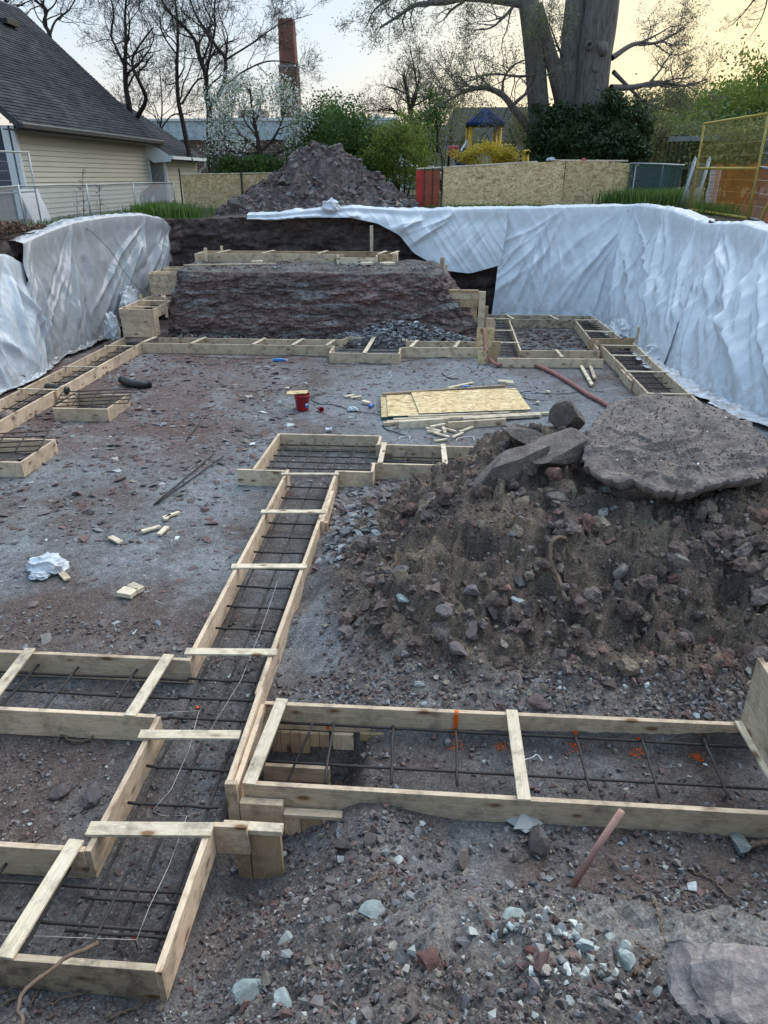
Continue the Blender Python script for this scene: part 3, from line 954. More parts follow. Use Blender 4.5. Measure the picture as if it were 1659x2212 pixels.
# ------------------------------------------------------------------ formwork
def form_thing(name, label, loc, cat='formwork', group=None):
    return thing(name, label, cat, loc, group)


# A: ladder-like form running towards the camera with its near jogs
A = form_thing('footing_form', 'long ladder-like board form running from the square pad towards the camera', (-1.64, 6, 0))
H = BT / 2
XL, XR = -1.97, -1.30
board(A, (XL, 4.72), (XL, 6.95)); board(A, (XL, 6.95), (XL, 8.93))
board(A, (XR, 4.30), (XR, 6.6), mat='wood'); board(A, (XR, 6.6), (XR, 8.93))
board(A, (XR + .04, 7.35), (XR + .04, 8.25), z0=.01, z1=.24, label='splice board nailed outside the right side')
bar(A, 'cleat', (XR + .078, 7.42, .0), (XR + .078, 7.42, .2), .038, .05, M['wood_warm'])
for (x0, y0, x1, y1) in [(620, 1024, 727, 1024), (568, 1105, 695, 1105), (500, 1223, 653, 1223), (402, 1407, 585, 1409)]:
    a = at(x0, y0, .25); b = at(x1, y1, .25)
    strap(A, (XL - .02, a.y), (XR + .02, b.y), w=.085 if y0 > 1100 else .06, z=.236)
# branches to the left
B1_ = form_thing('footing_form', 'form branching left off the ladder-like form, its two crossing straps slanting', (-3, 4.35, 0))
board(B1_, (-5.2, 4.69), (-1.95, 4.69), mat='wood'); board(B1_, (-5.2, 4.0), (-1.99, 4.0), mat='wood')
strap(B1_, (at(365, 1413, .25).x, 4.69), (at(283, 1543, .25).x, 4.0), w=.09, z=.236)
strap(B1_, (at(60, 1408, .25).x, 4.69), (at(-18, 1510, .25).x, 4.0), w=.09, z=.236)
B2_ = form_thing('footing_form', 'nearest form in the bottom left corner, with a dirty end board', (-1.7, 2.6, 0))
board(B2_, (-1.97, 2.83), (-1.97, 4.0), mat='wood')
board(B2_, (-5.0, 2.84), (-1.99, 2.84), mat='wood')
board(B2_, (-5.0, 2.19), (-1.32, 2.19), mat='wood_dirty', label='mud covered end board')
board(B2_, (-1.30, 2.17), (-1.30, 3.08), mat='wood')
board(B2_, (-1.28, 3.08), (-1.07, 3.08), z0=0, z1=.235, mat='wood')
strap(B2_, (-2.0, at(300, 1586, .25).y), (-1.34, at(515, 1588, .25).y), w=.085, z=.236)
strap(B2_, (-2.0, at(198, 1790, .25).y), (-1.30, at(447, 1792, .25).y), w=.1, z=.236)
strap(B2_, (at(158, 1828, .25).x, 2.86), (at(8, 2072, .25).x, 2.2), w=.095, z=.236, mat='wood_pale')

# C: right form with step-down crib at its left end
C_ = form_thing('footing_form', 'wide form across the near right with orange sprayed marks inside', (1, 3.8, 0))
rear = board(C_, (-1.22, 4.21), (3.6, 4.24), mat='wood', label='rear board with knots and an orange stripe')
front = board(C_, (-1.18, 3.42), (3.6, 3.42), mat='wood')
for (x0, y0, x1, y1, w_) in [(607, 1518, 540, 1688, .09), (1105, 1533, 1131, 1718, .085), (1600, 1560, 1668, 1668, .085)]:
    a = at(x0, y0, .25); b = at(x1, y1, .25)
    strap(C_, (a.x, 4.21), (b.x, 3.42), w=w_, z=.236)
bar(C_, 'end_board', (-1.27, 3.38, .13), (-1.27, 4.33, .15), .038, .26, M['wood'])
bar(C_, 'end_board', (-1.228, 3.4, .12), (-1.228, 4.2, .12), .038, .22, M['wood'])
bar(C_, 'end_board', (-1.27, 3.36, -.09), (-1.27, 4.2, -.09), .036, .17, M['wood_warm'])
bar(C_, 'end_board', (-1.27, 3.36, -.27), (-1.27, 4.2, -.27), .036, .17, M['wood_warm'])
stake(C_, -1.235, 3.355, -.42, .30, .075, .038)
# crib boards outside, in front
bar(C_, 'crib_board', (-1.195, 3.36, .05), (-.91, 3.36, .05), .055, .18, M['wood'])
for k, (x0, x1, zt_, zb) in enumerate([(-1.195, -1.09, .04, -.14), (-1.085, -.915, .04, -.14), (-.91, -.80, -.0, -.16), (-.795, -.66, -.0, -.18), (-.655, -.56, 0, -.16)]):
    bar(C_, 'crib_board', ((x0 + x1) / 2, 3.365, zb), ((x0 + x1) / 2, 3.365, zt_ + .07), x1 - x0, .04, M['wood_warm' if k % 2 else 'wood'], roll=0)
bar(C_, 'crib_cap', (-.905, 3.352, .06), (-.52, 3.352, .06), .06, .03, M['wood'])
bar(C_, 'crib_cap', (-1.24, 3.12, .17), (-.86, 3.12, .17), .07, .04, M['wood_pale'])
bar(C_, 'crib_board', (-1.13, 3.13, -.5), (-1.13, 3.13, .15), .085, .04, M['wood_warm'])
bar(C_, 'crib_board', (-.98, 3.135, -.5), (-.98, 3.135, .15), .2, .04, M['wood_warm'])
# crib boards seen inside the step, under the rear board
for k in range(6):
    bar(C_, 'crib_board', (-1.14 + k * .075, 4.17, -.13 if k > 3 else -.2), (-1.14 + k * .075, 4.17, -.0), .072, .03, M['wood_warm'])
bar(C_, 'crib_board', (-.62, 4.175, -.15), (-.62, 4.175, 0), .16, .03, M['wood'])
bar(C_, 'crib_board', (-.40, 4.175, -.05), (-.40, 4.175, .02), .18, .03, M['wood_warm'])
bar(C_, 'crib_board', (-1.2, 3.98, -.22), (-.7, 3.98, -.22), .05, .14, M['wood'])
bar(C_, 'crib_board', (-1.2, 3.96, -.38), (-.7, 3.96, -.38), .05, .14, M['wood'])
# orange paint marks on the rear board
def blotch(par, name, c, rx, rz, mat, seed, plane='y', n=18):
    r_ = random.Random(seed); V = [(0, 0, 0)]
    for i in range(n):
        a = 2 * PI * i / n; k = r_.uniform(.55, 1.15)
        V.append((rx * k * math.cos(a), 0, rz * k * math.sin(a)) if plane == 'y' else (rx * k * math.cos(a), rz * k * math.sin(a), 0))
    F = [(0, i + 1, (i + 1) % n + 1) for i in range(n)]
    me = bpy.data.meshes.new(name); me.from_pydata(V, [], F)
    return link(name, me, M[mat], par, c)


p = aty(985, 1550, 4.185)
bar(C_, 'paint_mark', (p.x, 4.188, .07), (p.x, 4.188, .232), .03, .003, M['paint'])
bar(C_, 'paint_mark', (p.x + .004, 4.2, .2355), (p.x + .004, 4.226, .2375), .03, .003, M['paint'])
blotch(C_, 'paint_mark', (p.x, 4.184, .075), .028, .05, 'paint', 3)
for (px, py, r1) in [(1243, 1583, .02), (1380, 1597, .02), (590, 1582, .018), (708, 1572, .016), (848, 1578, .008), (1522, 1604, .012)]:
    q = aty(px, py, 4.186); blotch(C_, 'paint_mark', (q.x, 4.186, q.z), r1, r1 * 1.5, 'paint', int(px))
# tall boarded end on the right
D_ = form_thing('step_form', 'tall boarded side of a stepped form at the right edge, above the wide form', (2.4, 3.9, 0.2))
for k in range(3):
    bar(D_, 'board', (2.325, 4.26, .34 + k * .187), (2.325, 2.9, .34 + k * .187), .038, .185, M['wood'])
bar(D_, 'cleat', (2.365, 4.2, .2), (2.365, 4.2, .78), .038, .09, M['wood'])

# E: square pad form + branch to the right
E_ = form_thing('pad_form', 'square pad form at the far end of the ladder-like form, rebar grid inside', (-1.6, 9.6, 0))
board(E_, (-2.42, 10.41), (-.84, 10.41)); board(E_, (-2.44, 8.93), (-2.40, 10.41)); board(E_, (-2.66, 8.89), (-1.99, 8.89))
board(E_, (-1.30, 8.93), (-.84, 8.93)); board(E_, (-.82, 8.93), (-.82, 9.28)); board(E_, (-.82, 10.05), (-.82, 10.41))
E2 = form_thing('footing_form', 'short form running right from the square pad until the dirt heap buries it', (0, 9.6, 0))
board(E2, (-.86, 9.26), (1.2, 9.26)); board(E2, (-.86, 10.03), (1.4, 10.03))
strap(E2, (at(830, 958, .25).x, 10.03), (at(822, 995, .25).x, 9.26), w=.075, z=.236); strap(E2, (at(957, 960, .25).x, 10.03), (at(962, 995, .25).x, 9.26), w=.075, z=.236)

# F: long trench form on the left
F_ = form_thing('footing_form', 'long narrow form along the left tarps, running back to the stepped boxes', (-7.4, 12, 0))
for x, ys_ in ((-7.10, [7.6, 10.3, 12.95, 15.1, 16.85]), (-7.76, [7.6, 10.0, 12.0, 14.8, 17.4])):
    for y0, y1 in zip(ys_[:-1], ys_[1:]): board(F_, (x, y0), (x, y1))
bar(F_, 'cleat', (-7.06, 12.5, 0), (-7.06, 12.5, .235), .04, .05, M['wood_warm'])
for px, py in [(33, 848), (133, 831), (190, 815), (290, 768), (0, 870)]:
    pass
for yy in (10.55, 12.55, 14.3, 16.35, 9.0): strap(F_, (-7.78, yy), (-7.06, yy), w=.05, z=.236)

# G: back form with a pad box
G_ = form_thing('footing_form', 'long form across the back of the floor, in front of the rock bench', (-3, 17, 0))
board(G_, (-7.08, 16.78), (-4.6, 16.78)); board(G_, (-4.6, 16.78), (-2.42, 16.76)); board(G_, (-6.9, 17.42), (-4.4, 17.44)); board(G_, (-4.4, 17.44), (-2.3, 17.48))
board(G_, (-2.42, 16.1), (-2.42, 16.78)); board(G_, (-2.42, 16.06), (-.86, 16.06)); board(G_, (-.84, 16.06), (-.84, 16.7)); board(G_, (-.82, 16.75), (1.15, 16.85))
board(G_, (-2.3, 17.5), (-2.22, 17.85)); board(G_, (-2.24, 17.87), (-.75, 17.87)); board(G_, (-.74, 17.85), (-.74, 17.5)); board(G_, (-.74, 17.46), (1.0, 17.5))
for x in (-5.85, -4.35, -3.4, -2.6, -.6, .42): strap(G_, (x + .12, 17.46), (x, 16.77), w=.08, z=.236)
strap(G_, (-1.55, 17.85), (-1.62, 16.06), w=.09, z=.236)
strap(G_, (-7.05, 16.82), (-6.98, 17.42), w=.09, z=.236)

# H: two stepped boxes at the left back
def box_form(name, label, x0, x1, y0, y1, zb, zt, nb, stake_xy=()):
    t = form_thing(name, label, ((x0 + x1) / 2, y0, zb))
    h = (zt - zb) / nb
    for k in range(nb):
        bar(t, 'board', (x0, y0, zb + h * (k + .5)), (x1, y0, zb + h * (k + .5)), .038, h - .003, M['wood'])
    hs_ = .235
    board(t, (x0 - .02, y0 + .02), (x0 - .02, y1), zt - hs_, zt); board(t, (x1 + .02, y0 + .02), (x1 + .02, y1), zt - hs_, zt)
    board(t, (x0, y1), (x1, y1), zt - hs_, zt)
    bar(t, 'board', (x1 + .022, y0 + .3, (zb + zt) / 2 - .1), (x1 + .022, y0 + .02, (zb + zt) / 2 - .1), .038, (zt - zb) - .25, M['wood'])
    bar(t, 'cleat', (x1 - .05, y0 - .03, zb), (x1 - .05, y0 - .03, zt), .05, .03, M['wood'])
    strap(t, (x0, y0 + .25), (x1, y0 + .25), z=zt, w=.06); strap(t, (x0, y0 + (y1 - y0) * .6), (x1, y0 + (y1 - y0) * .6), z=zt, w=.06)
    for (x, y, z) in stake_xy: stake(t, x, y, zt - .35, z, .07, .04)
    return t


box_form('step_form', 'lower of two stepped board boxes at the left end of the bench', -7.78, -6.99, 17.42, 19.45, .24, .92, 4, [(-7.82, 18.9, 1.05), (-6.95, 18.3, 1.08)])
box_form('step_form', 'upper of two stepped board boxes at the left end of the bench', -7.76, -6.98, 19.5, 21.2, .95, 1.5, 3, [])
# I: form on top of the bench
I_ = form_thing('footing_form', 'form standing on top of the rock bench with a pale box in its front', (-4, 20.3, 1.75))
zb = 1.76
def bb(a, b, mat='wood', z0=0, z1=.22): board(I_, a, b, zb + z0, zb + z1, mat=mat)
bb((-6.55, 20.05), (-4.3, 20.05)); bb((-4.3, 20.05), (-2.55, 20.05)); bb((-6.55, 20.08), (-6.55, 20.75)); bb((-6.5, 20.78), (-3.5, 20.8), 'wood_warm'); bb((-3.5, 20.8), (-1.15, 20.82), 'wood_warm')
bb((-1.5, 20.1), (-1.15, 20.1), 'wood_warm'); bb((-1.15, 20.12), (-1.15, 20.8)); bb((-1.62, 20.05), (-1.5, 20.08), 'wood_warm')
bb((-2.7, 19.78), (-1.68, 19.78), 'wood_pale', -.02, .16); bb((-2.7, 19.8), (-2.7, 20.03), 'wood_pale', -.02, .2); bb((-1.66, 19.8), (-1.66, 20.05), 'wood_pale', -.02, .2)
for x in (-6.0, -4.75, -3.25, -1.62, -1.28): strap(I_, (x + .14, 20.8), (x, 20.06), z=zb + .222, w=.08)
stake(I_, -6.3, 20.0, 1.6, 2.12, .08, .04); stake(I_, -6.1, 20.84, 1.6, 2.1, .07, .04); stake(I_, -6.56, 20.0, 1.55, 1.98, .09, .05); stake(I_, -1.2, 20.0, 1.6, 2.02, .1, .05)
t = thing('survey_stake', 'single tall stake standing up behind the form on the bench', 'stake', (-1.9, 21.5, .9))
stake(t, -1.93, 21.4, .8, 2.62, .09, .04, 'wood_pale')
# J: right back pad form (rectangle ring)
J_ = form_thing('pad_form', 'rectangular ring-shaped form against the far right tarp with wet soil in its middle', (2.9, 18.6, 0))
board(J_, (1.32, 21.3), (4.42, 21.35), mat='wood_dirty'); board(J_, (1.36, 21.3), (1.33, 16.9), mat='wood_dirty'); board(J_, (2.0, 20.6), (3.85, 20.65), mat='wood_dirty')
board(J_, (2.0, 20.58), (1.93, 16.6), mat='wood'); board(J_, (3.84, 20.6), (3.75, 16.95), mat='wood'); board(J_, (4.42, 21.3), (4.58, 17.95), mat='wood')
board(J_, (1.93, 16.6), (3.75, 16.72), mat='wood'); board(J_, (1.36, 15.95), (3.7, 16.05), mat='wood', z1=.2)
for a, b in [((2.12, 20.6), (1.98, 21.3)), ((3.35, 20.6), (3.2, 21.3)), ((1.36, 18.9), (1.98, 18.9)), ((1.36, 17.4), (1.95, 17.4)), ((3.82, 19.0), (4.5, 18.9)), ((3.84, 20.55), (4.42, 20.6)), ((1.36, 20.6), (2.0, 20.6)), ((2.75, 16.65), (2.78, 16.0))]:
    strap(J_, a, b, w=.07, z=.236)
# K: post and step boards between bench and the ring form
K_ = form_thing('step_form', 'step box with tall end post on the right flank of the bench', (.8, 18.6, .4))
bar(K_, 'board', (.25, 18.55, 1.17), (1.05, 18.55, 1.17), .04, .2, M['wood']); bar(K_, 'board', (.55, 18.55, .97), (1.05, 18.55, .97), .04, .18, M['wood_warm'])
bar(K_, 'board', (.25, 18.55, 1.285), (1.0, 18.55, 1.285), .12, .03, M['wood_warm'])
bar(K_, 'post', (1.1, 18.5, .3), (1.1, 18.5, 1.27), .16, .09, M['wood']); bar(K_, 'post', (1.22, 18.62, .3), (1.22, 18.62, .9), .1, .05, M['wood_warm']); bar(K_, 'post', (.95, 18.6, .1), (.95, 18.6, .9), .09, .05, M['wood_warm'])
L_ = form_thing('step_form', 'small upright boards poking out behind the bench crest on its right', (.1, 19.6, 1.4))
bar(L_, 'board', (.08, 19.7, 1.2), (.08, 19.7, 1.95), .12, .06, M['wood_warm']); bar(L_, 'board', (.2, 19.55, 1.1), (.2, 19.55, 1.8), .07, .05, M['wood'])
# strand-board corner with posts where the hose lies
N_ = form_thing('corner_form', 'strand board corner with two posts where the red hose climbs over', (1.15, 16.6, 0))
bar(N_, 'panel', (.95, 17.35, .35), (1.35, 17.3, .35), .02, .5, M['osb'])
bar(N_, 'panel', (.95, 16.28, .05), (1.25, 16.28, .05), .02, .45, M['osb'])
bar(N_, 'post', (1.28, 17.5, .2), (1.28, 17.5, .8), .22, .05, M['wood']); bar(N_, 'post', (1.34, 16.3, -.05), (1.34, 16.3, .5), .19, .07, M['wood_warm'])
bar(N_, 'post', (1.2, 16.27, -.05), (1.2, 16.27, .3), .12, .05, M['wood_warm'])
# O: right long form towards the slab
O_ = form_thing('footing_form', 'narrow form along the right tarps, disappearing behind the broad rock slab', (4.3, 15, 0))
board(O_, (3.9, 17.4), (3.93, 15.3)); board(O_, (3.93, 15.3), (3.93, 12.6)); board(O_, (4.72, 17.8), (4.68, 15.1)); board(O_, (4.68, 15.1), (4.68, 12.0))
bar(O_, 'end_board', (3.62, 17.5, .22), (4.75, 17.7, .22), .04, .25, M['wood_warm']); bar(O_, 'post', (3.8, 17.35, -.1), (3.8, 17.35, .33), .09, .05, M['wood_warm'])
bar(O_, 'splice_board', (3.88, 15.1, .1), (3.88, 14.2, .1), .04, .2, M['wood']); stake(O_, 4.78, 17.6, 0, .62, .06, .04)
for yy in (17.25, 16.2, 14.75, 13.1): strap(O_, (3.9, yy), (4.7, yy), w=.06, z=.236)
# small pads on the left
def pad(label, x0, x1, y0, y1):
    t = form_thing('pad_form', label, ((x0 + x1) / 2, (y0 + y1) / 2, 0))
    board(t, (x0, y0), (x1, y0), z1=.225); board(t, (x0 + .02, y1), (x1, y1), z1=.225); board(t, (x0, y0 + .02), (x0, y1), z1=.225); board(t, (x1 - .02, y0 + .02), (x1 - .02, y1), z1=.225)
    return t


pad('small square pad form on the left floor under a skewed rebar mat, farther one', -6.6, -5.62, 11.5, 12.4)
pad('small square pad form cut off by the left edge of the photo, nearer one', -6.7, -5.75, 8.95, 9.9)

# ------------------------------------------------------------------ rebar mats
def rod(par, a, b, r=.0110, name='rebar', sides=6):
    a = Vector(a); b = Vector(b); n = 7
    m_ = [a.lerp(b, k / (n - 1)) + Vector((rnd.uniform(-.004, .004), rnd.uniform(-.004, .004), rnd.uniform(-.004, .004))) for k in range(n)]
    return tube_obj(name, m_, r, M['rebar'], par, sides)


def mat_thing(label, loc): return thing('rebar_mat', label, 'rebar', loc)


t = mat_thing('rebar mat of crossing bars lying in the ladder-like form', (-1.64, 6, .1))
for x in (-1.86, -1.62, -1.40): rod(t, (x, 2.35, .105), (x + .01, 5.9, .105)); rod(t, (x + .015, 5.3, .10), (x, 8.8, .105))
y = 4.95
while y < 8.85: rod(t, (-1.93, y, .122), (-1.335, y + rnd.uniform(-.02, .02), .122)); y += .365
for y in (4.58, 4.35, 4.12, 3.62, 3.3, 3.12, 2.62, 2.42): rod(t, (-1.93 if y < 4 or y > 4.6 else -1.95, y, .122), (-1.335, y, .122))
t = mat_thing('rebar mat in the form branching left', (-3.2, 4.35, .1))
for y in (4.12, 4.35, 4.58): rod(t, (-5.0, y, .105), (-1.95, y, .108))
for x in (-2.45, -2.95, -3.3, -3.75, -4.2): rod(t, (x, 4.03, .122), (x + .04, 4.66, .13))
t = mat_thing('rebar mat in the nearest form at bottom left', (-3, 2.5, .1))
for y in (2.26, 2.47, 2.70): rod(t, (-4.6, y, .105), (-1.36, y - .01, .108))
for x in (-1.75, -2.1, -2.5, -3.0): rod(t, (x, 2.22, .122), (x + .02, 2.8, .122))
t = mat_thing('rebar mat with tied cross bars in the wide near right form', (1, 3.8, .1))
rod(t, (-1.12, 4.12, .125), (3.5, 4.13, .115), .0105); rod(t, (-1.15, 3.74, .11), (3.5, 3.74, .11), .0105)
for (x0, y0, x1, y1) in [(598, 1580, 560, 1680), (720, 1570, 702, 1692), (849, 1570, 845, 1694), (985, 1575, 988, 1698), (1243, 1590, 1276, 1708), (1384, 1588, 1425, 1722), (1520, 1596, 1577, 1728)]:
    a = at(x0, y0, .15); b = at(x1, y1, .12)
    rod(t, (a.x, min(a.y, 4.17), .155), (b.x, max(b.y, 3.46), .12), .0105)
    tube_obj('wire_tie', spline([(a.x - .02, 4.1, .13), (a.x, 4.105, .175), (a.x + .02, 4.1, .14)], 6), .003, M['rebar'], t, 4)
a = at(672, 1580, .15); rod(t, (a.x, 4.1, .15), (a.x - .2, 3.6, -.2), .0105)
t = mat_thing('rebar grid lying in the square pad', (-1.6, 9.6, .1))
for y in np.linspace(9.05, 10.25, 6): rod(t, (-2.36, y, .11), (-.6 if 9.4 < y < 10 else -.88, y + .02, .11))
for x in np.linspace(-2.28, -.98, 7): rod(t, (x, 9.0, .126), (x + .02, 10.32, .126))
t = mat_thing('rebar in the short form right of the square pad', (0, 9.6, .1))
for y in (9.45, 9.65, 9.85): rod(t, (-.8, y, .105), (1.1, y, .105))
for x in (-.4, .0, .4, .8): rod(t, (x, 9.3, .122), (x, 10.0, .13))
t = mat_thing('rebar mat lying in the long left form', (-7.4, 12, .1))
for x in (-7.6, -7.43, -7.25): rod(t, (x, 8.2, .10), (x + .03, 16.8, .12))
for y in np.linspace(8.6, 16.6, 19): rod(t, (-7.66, y, .125), (-7.2, y + .05, .13))
t = mat_thing('rebar grid in the pad box of the back form', (-1.6, 17, .1))
for y in (16.3, 16.6, 16.9, 17.2, 17.5): rod(t, (-2.35, y, .1), (-.9, y, .1), .011)
for x in np.linspace(-2.2, -.95, 7): rod(t, (x, 16.15, .12), (x + .03, 17.75, .14), .011)
t = mat_thing('rebar mat in the left channel of the ring-shaped form', (1.7, 18.5, .1))
for x in (1.5, 1.68, 1.85): rod(t, (x, 16.2, .1), (x + .03, 21.1, .1), .01)
for y in np.linspace(16.3, 21, 15): rod(t, (1.42, y, .12), (1.95, y, .12), .01)
t = mat_thing('rebar mat in the right channel of the ring-shaped form', (4.15, 19, .1))
for x in (3.95, 4.15, 4.35): rod(t, (x + .05, 17.5, .1), (x - .03, 21.1, .1), .01)
for y in np.linspace(17.7, 21, 13): rod(t, (3.87, y, .12), (4.45, y, .12), .01)
t = mat_thing('rebar mat in the narrow form along the right tarps', (4.3, 15, .1))
for x in (4.1, 4.3, 4.52): rod(t, (x, 12.2, .1), (x, 17.2, .1), .01)
for y in np.linspace(12.4, 17.1, 13): rod(t, (3.97, y, .12), (4.62, y, .12), .01)
def bent_mat(label, cx_, cy_, sx, sy, tilt):
    t = mat_thing(label, (cx_, cy_, .25))
    for k in range(5):
        v = -1 + 2 * k / 4
        c, s_ = math.cos(tilt), math.sin(tilt)
        def T(u, w): return (cx_ + c * u * sx - s_ * w * sy, cy_ + s_ * u * sx + c * w * sy, .265 + .03 * w + rnd.uniform(-.005, .005))
        tube_obj('rebar', [T(-1, v), T(0, v), T(1, v)], .010, M['rebar'], t, 6); tube_obj('rebar', [T(v, -1), T(v, 0), T(v, 1)], .010, M['rebar'], t, 6)
    return t


bent_mat('skewed rebar mat resting on top of the farther small pad form', -6.1, 12.05, .62, .36, .25)
bent_mat('skewed rebar mat resting on top of the nearer small pad form at the left edge', -6.45, 9.6, .62, .36, .25)
t = thing('loose_rebar', 'two loose rebar rods lying side by side on the open floor', 'rebar', at(400, 1030, .02))
for (x0, y0, x1, y1) in [(333, 1090, 462, 980), (338, 1088, 482, 986)]:
    a = at(x0, y0, .02); b = at(x1, y1, .03); rod(t, a, b, .011)
a = at(403, 950, .02); b = at(430, 915, .02)
t = props(tube_obj('loose_rebar', [a, a.lerp(b, .5), b], .009, M['rebar']), 'short loose rod on the floor beyond the two long ones', 'rebar')


# ------------------------------------------------------------------ stones
def rock_templates(n, flat, seed, npts=9):
    out = []; r_ = np.random.RandomState(seed)
    for k in range(n):
        p = r_.normal(size=(npts, 3)); p /= np.linalg.norm(p, axis=1)[:, None]
        p *= r_.uniform(.7, 1.0, (npts, 1)); p[:, 2] *= flat * r_.uniform(.7, 1.3); p[:, 1] *= r_.uniform(.55, 1)
        bm = bmesh.new()
        for q in p: bm.verts.new(q * .5)
        res = bmesh.ops.convex_hull(bm, input=bm.verts)
        bmesh.ops.delete(bm, geom=[g for g in res['geom_interior'] if isinstance(g, bmesh.types.BMVert)], context='VERTS')
        bmesh.ops.triangulate(bm, faces=bm.faces)
        bm.verts.index_update()
        V = np.array([tuple(v.co) for v in bm.verts]); F = np.array([[v.index for v in f.verts] for f in bm.faces]); bm.free()
        out.append((V, F))
    return out


from mathutils import noise as MN
T_CH = rock_templates(14, .7, 1); T_FL = rock_templates(14, .24, 2, 10)
PAL = np.array([[.10, .08, .076], [.125, .11, .108], [.145, .14, .145], [.19, .195, .20], [.13, .085, .078], [.285, .295, .28], [.42, .435, .41], [.17, .15, .125], [.30, .27, .24]])


def stones(name, x, y, size, tmpl, palw, seed, z=None, sink=.25, tilt=.35, mat='stone', zoff=0, bright=1.0, warm=0.0):
    r_ = np.random.RandomState(seed); n = len(x)
    if z is None: z = height(x, y)
    ti = r_.randint(0, len(tmpl), n); Vs = []; Fs = []; Cs = []; off = 0
    pw = np.array(palw, float); pw /= pw.sum()
    col = PAL[r_.choice(len(PAL), n, p=pw)] * r_.uniform(.75, 1.3, (n, 1)) * bright * 1.35 * np.array([1 + .12 * warm, 1 - .03 * warm, 1 - .16 * warm])
    a = r_.uniform(0, 2 * np.pi, n); tx = r_.normal(0, tilt, n); ty = r_.normal(0, tilt, n)
    for k, (V, F) in enumerate(tmpl):
        m = np.where(ti == k)[0]
        if len(m) == 0: continue
        ca, sa = np.cos(a[m]), np.sin(a[m]); cx_, sx = np.cos(tx[m]), np.sin(tx[m]); cy_, sy = np.cos(ty[m]), np.sin(ty[m])
        Rz = np.zeros((len(m), 3, 3)); Rz[:, 0, 0] = ca; Rz[:, 0, 1] = -sa; Rz[:, 1, 0] = sa; Rz[:, 1, 1] = ca; Rz[:, 2, 2] = 1
        Rx = np.zeros_like(Rz); Rx[:, 0, 0] = 1; Rx[:, 1, 1] = cx_; Rx[:, 1, 2] = -sx; Rx[:, 2, 1] = sx; Rx[:, 2, 2] = cx_
        Ry = np.zeros_like(Rz); Ry[:, 1, 1] = 1; Ry[:, 0, 0] = cy_; Ry[:, 0, 2] = sy; Ry[:, 2, 0] = -sy; Ry[:, 2, 2] = cy_
        RR = Rx @ Ry @ Rz
        W_ = np.einsum('nij,vj->nvi', RR, V) * size[m][:, None, None]
        hgt = (V[:, 2].max()) * size[m]
        W_ += np.stack([x[m], y[m], z[m] + hgt * (1 - 2 * sink) + zoff], -1)[:, None, :]
        Vs.append(W_.reshape(-1, 3)); Fs.append((F[None] + (np.arange(len(m)) * len(V))[:, None, None] + off).reshape(-1, 3)); off += len(m) * len(V)
        Cs.append(np.repeat(col[m], len(V), 0))
    me = npmesh(name, np.concatenate(Vs), np.concatenate(Fs), False, np.concatenate(Cs))
    return link(name, me, M[mat])


def in_forms(x, y, pad_=.03):
    k = np.zeros(x.shape, bool)
    for (x0, x1, y0, y1) in [(-7.8, -7.06, 7, 17.5), (-7.1, 1.2, 16.7, 17.5)]:
        k |= (x > x0 - pad_) & (x < x1 + pad_) & (y > y0 - pad_) & (y < y1 + pad_)
    return k


def on_board(x, y, w=.035):
    k = np.zeros(x.shape, bool)
    for (x0, y0, x1, y1) in [(XL, 2.8, XL, 8.9), (XR, 2.2, XR, 8.9), (-5, 4.69, -1.95, 4.69), (-5, 4.0, -1.97, 4.0), (-5, 2.84, -1.97, 2.84), (-5, 2.19, -1.3, 2.19), (-1.25, 4.22, 3.6, 4.23), (-1.25, 3.42, 3.6, 3.42),
                             (-2.42, 8.93, -.82, 8.93), (-2.42, 10.41, -.82, 10.41), (-2.42, 8.9, -2.42, 10.4), (-.82, 9.26, 1.4, 9.26), (-.82, 10.03, 1.4, 10.03), (-1.3, 3.08, -.9, 3.08)]:
        k |= (x > min(x0, x1) - w) & (x < max(x0, x1) + w) & (y > min(y0, y1) - w) & (y < max(y0, y1) + w)
    return k


rs = np.random.RandomState(5)


def region(n, x0, x1, y0, y1, fn=None):
    x = rs.uniform(x0, x1, n); y = rs.uniform(y0, y1, n)
    k = ~on_board(x, y)
    if fn is not None: k &= fn(x, y)
    return x[k], y[k]


def sizes(n, lo, hi, p=2.2): return lo + (hi - lo) * rs.rand(n) ** p


clus = lambda x, y, f=1.3, s=401, b=0.0: (pn(x * f, y * f, s) + .5 * pn(x * f * 3, y * f * 3, s + 1)) > rs.uniform(-.6, .9, x.shape) + b
W_FLOOR = [5, 5, 4, 1.6, 4, .25, .05, 1, .1]
W_BANK = [6, 5, 3, 1.2, 3, .35, .2, 2.5, .25]
# floor, mid and far
x, y = region(26000, -8.2, 4.4, 4.8, 16.6, lambda x, y: (x < -1.2) | (y > 9.6) | (x > -1.2) & (y < 8.8) & (x < -.4))
k = clus(x, y) & ~((x > -1.95) & (x < -1.3) & (y < 9)) & ((x < 1.2) | (rs.rand(len(x)) < .35)) & (rs.rand(len(x)) > .55 * np.exp(-((x - .5) / 2.2) ** 2 - ((y - 12.3) / 3) ** 2))
x, y = x[k], y[k]
o = stones('shale_fragments', x, y, sizes(len(x), .025, .15, 2.6) * (1 + .25 * (y > 9)), T_FL, W_FLOOR, 11, sink=.32, tilt=.16); props(o, 'flat broken shale covering the open floor of the dig', 'shale rubble', kind='stuff')
x, y = region(3200, -8.2, -2.4, 7, 16.5, lambda x, y: clus(x, y, .8, 421))
o = stones('shale_fragments', x, y, sizes(len(x), .08, .3, 2.4), T_FL, [5, 4, 2, 1, 6, .3, .1, 1, .2], 12, sink=.3, tilt=.2); props(o, 'larger reddish shale flakes near the left long form', 'shale rubble', kind='stuff')
x, y = region(20000, -5, -1.2, 1.9, 5.6, None)
k = clus(x, y, 1.7, 431, -.1); x, y = x[k], y[k]
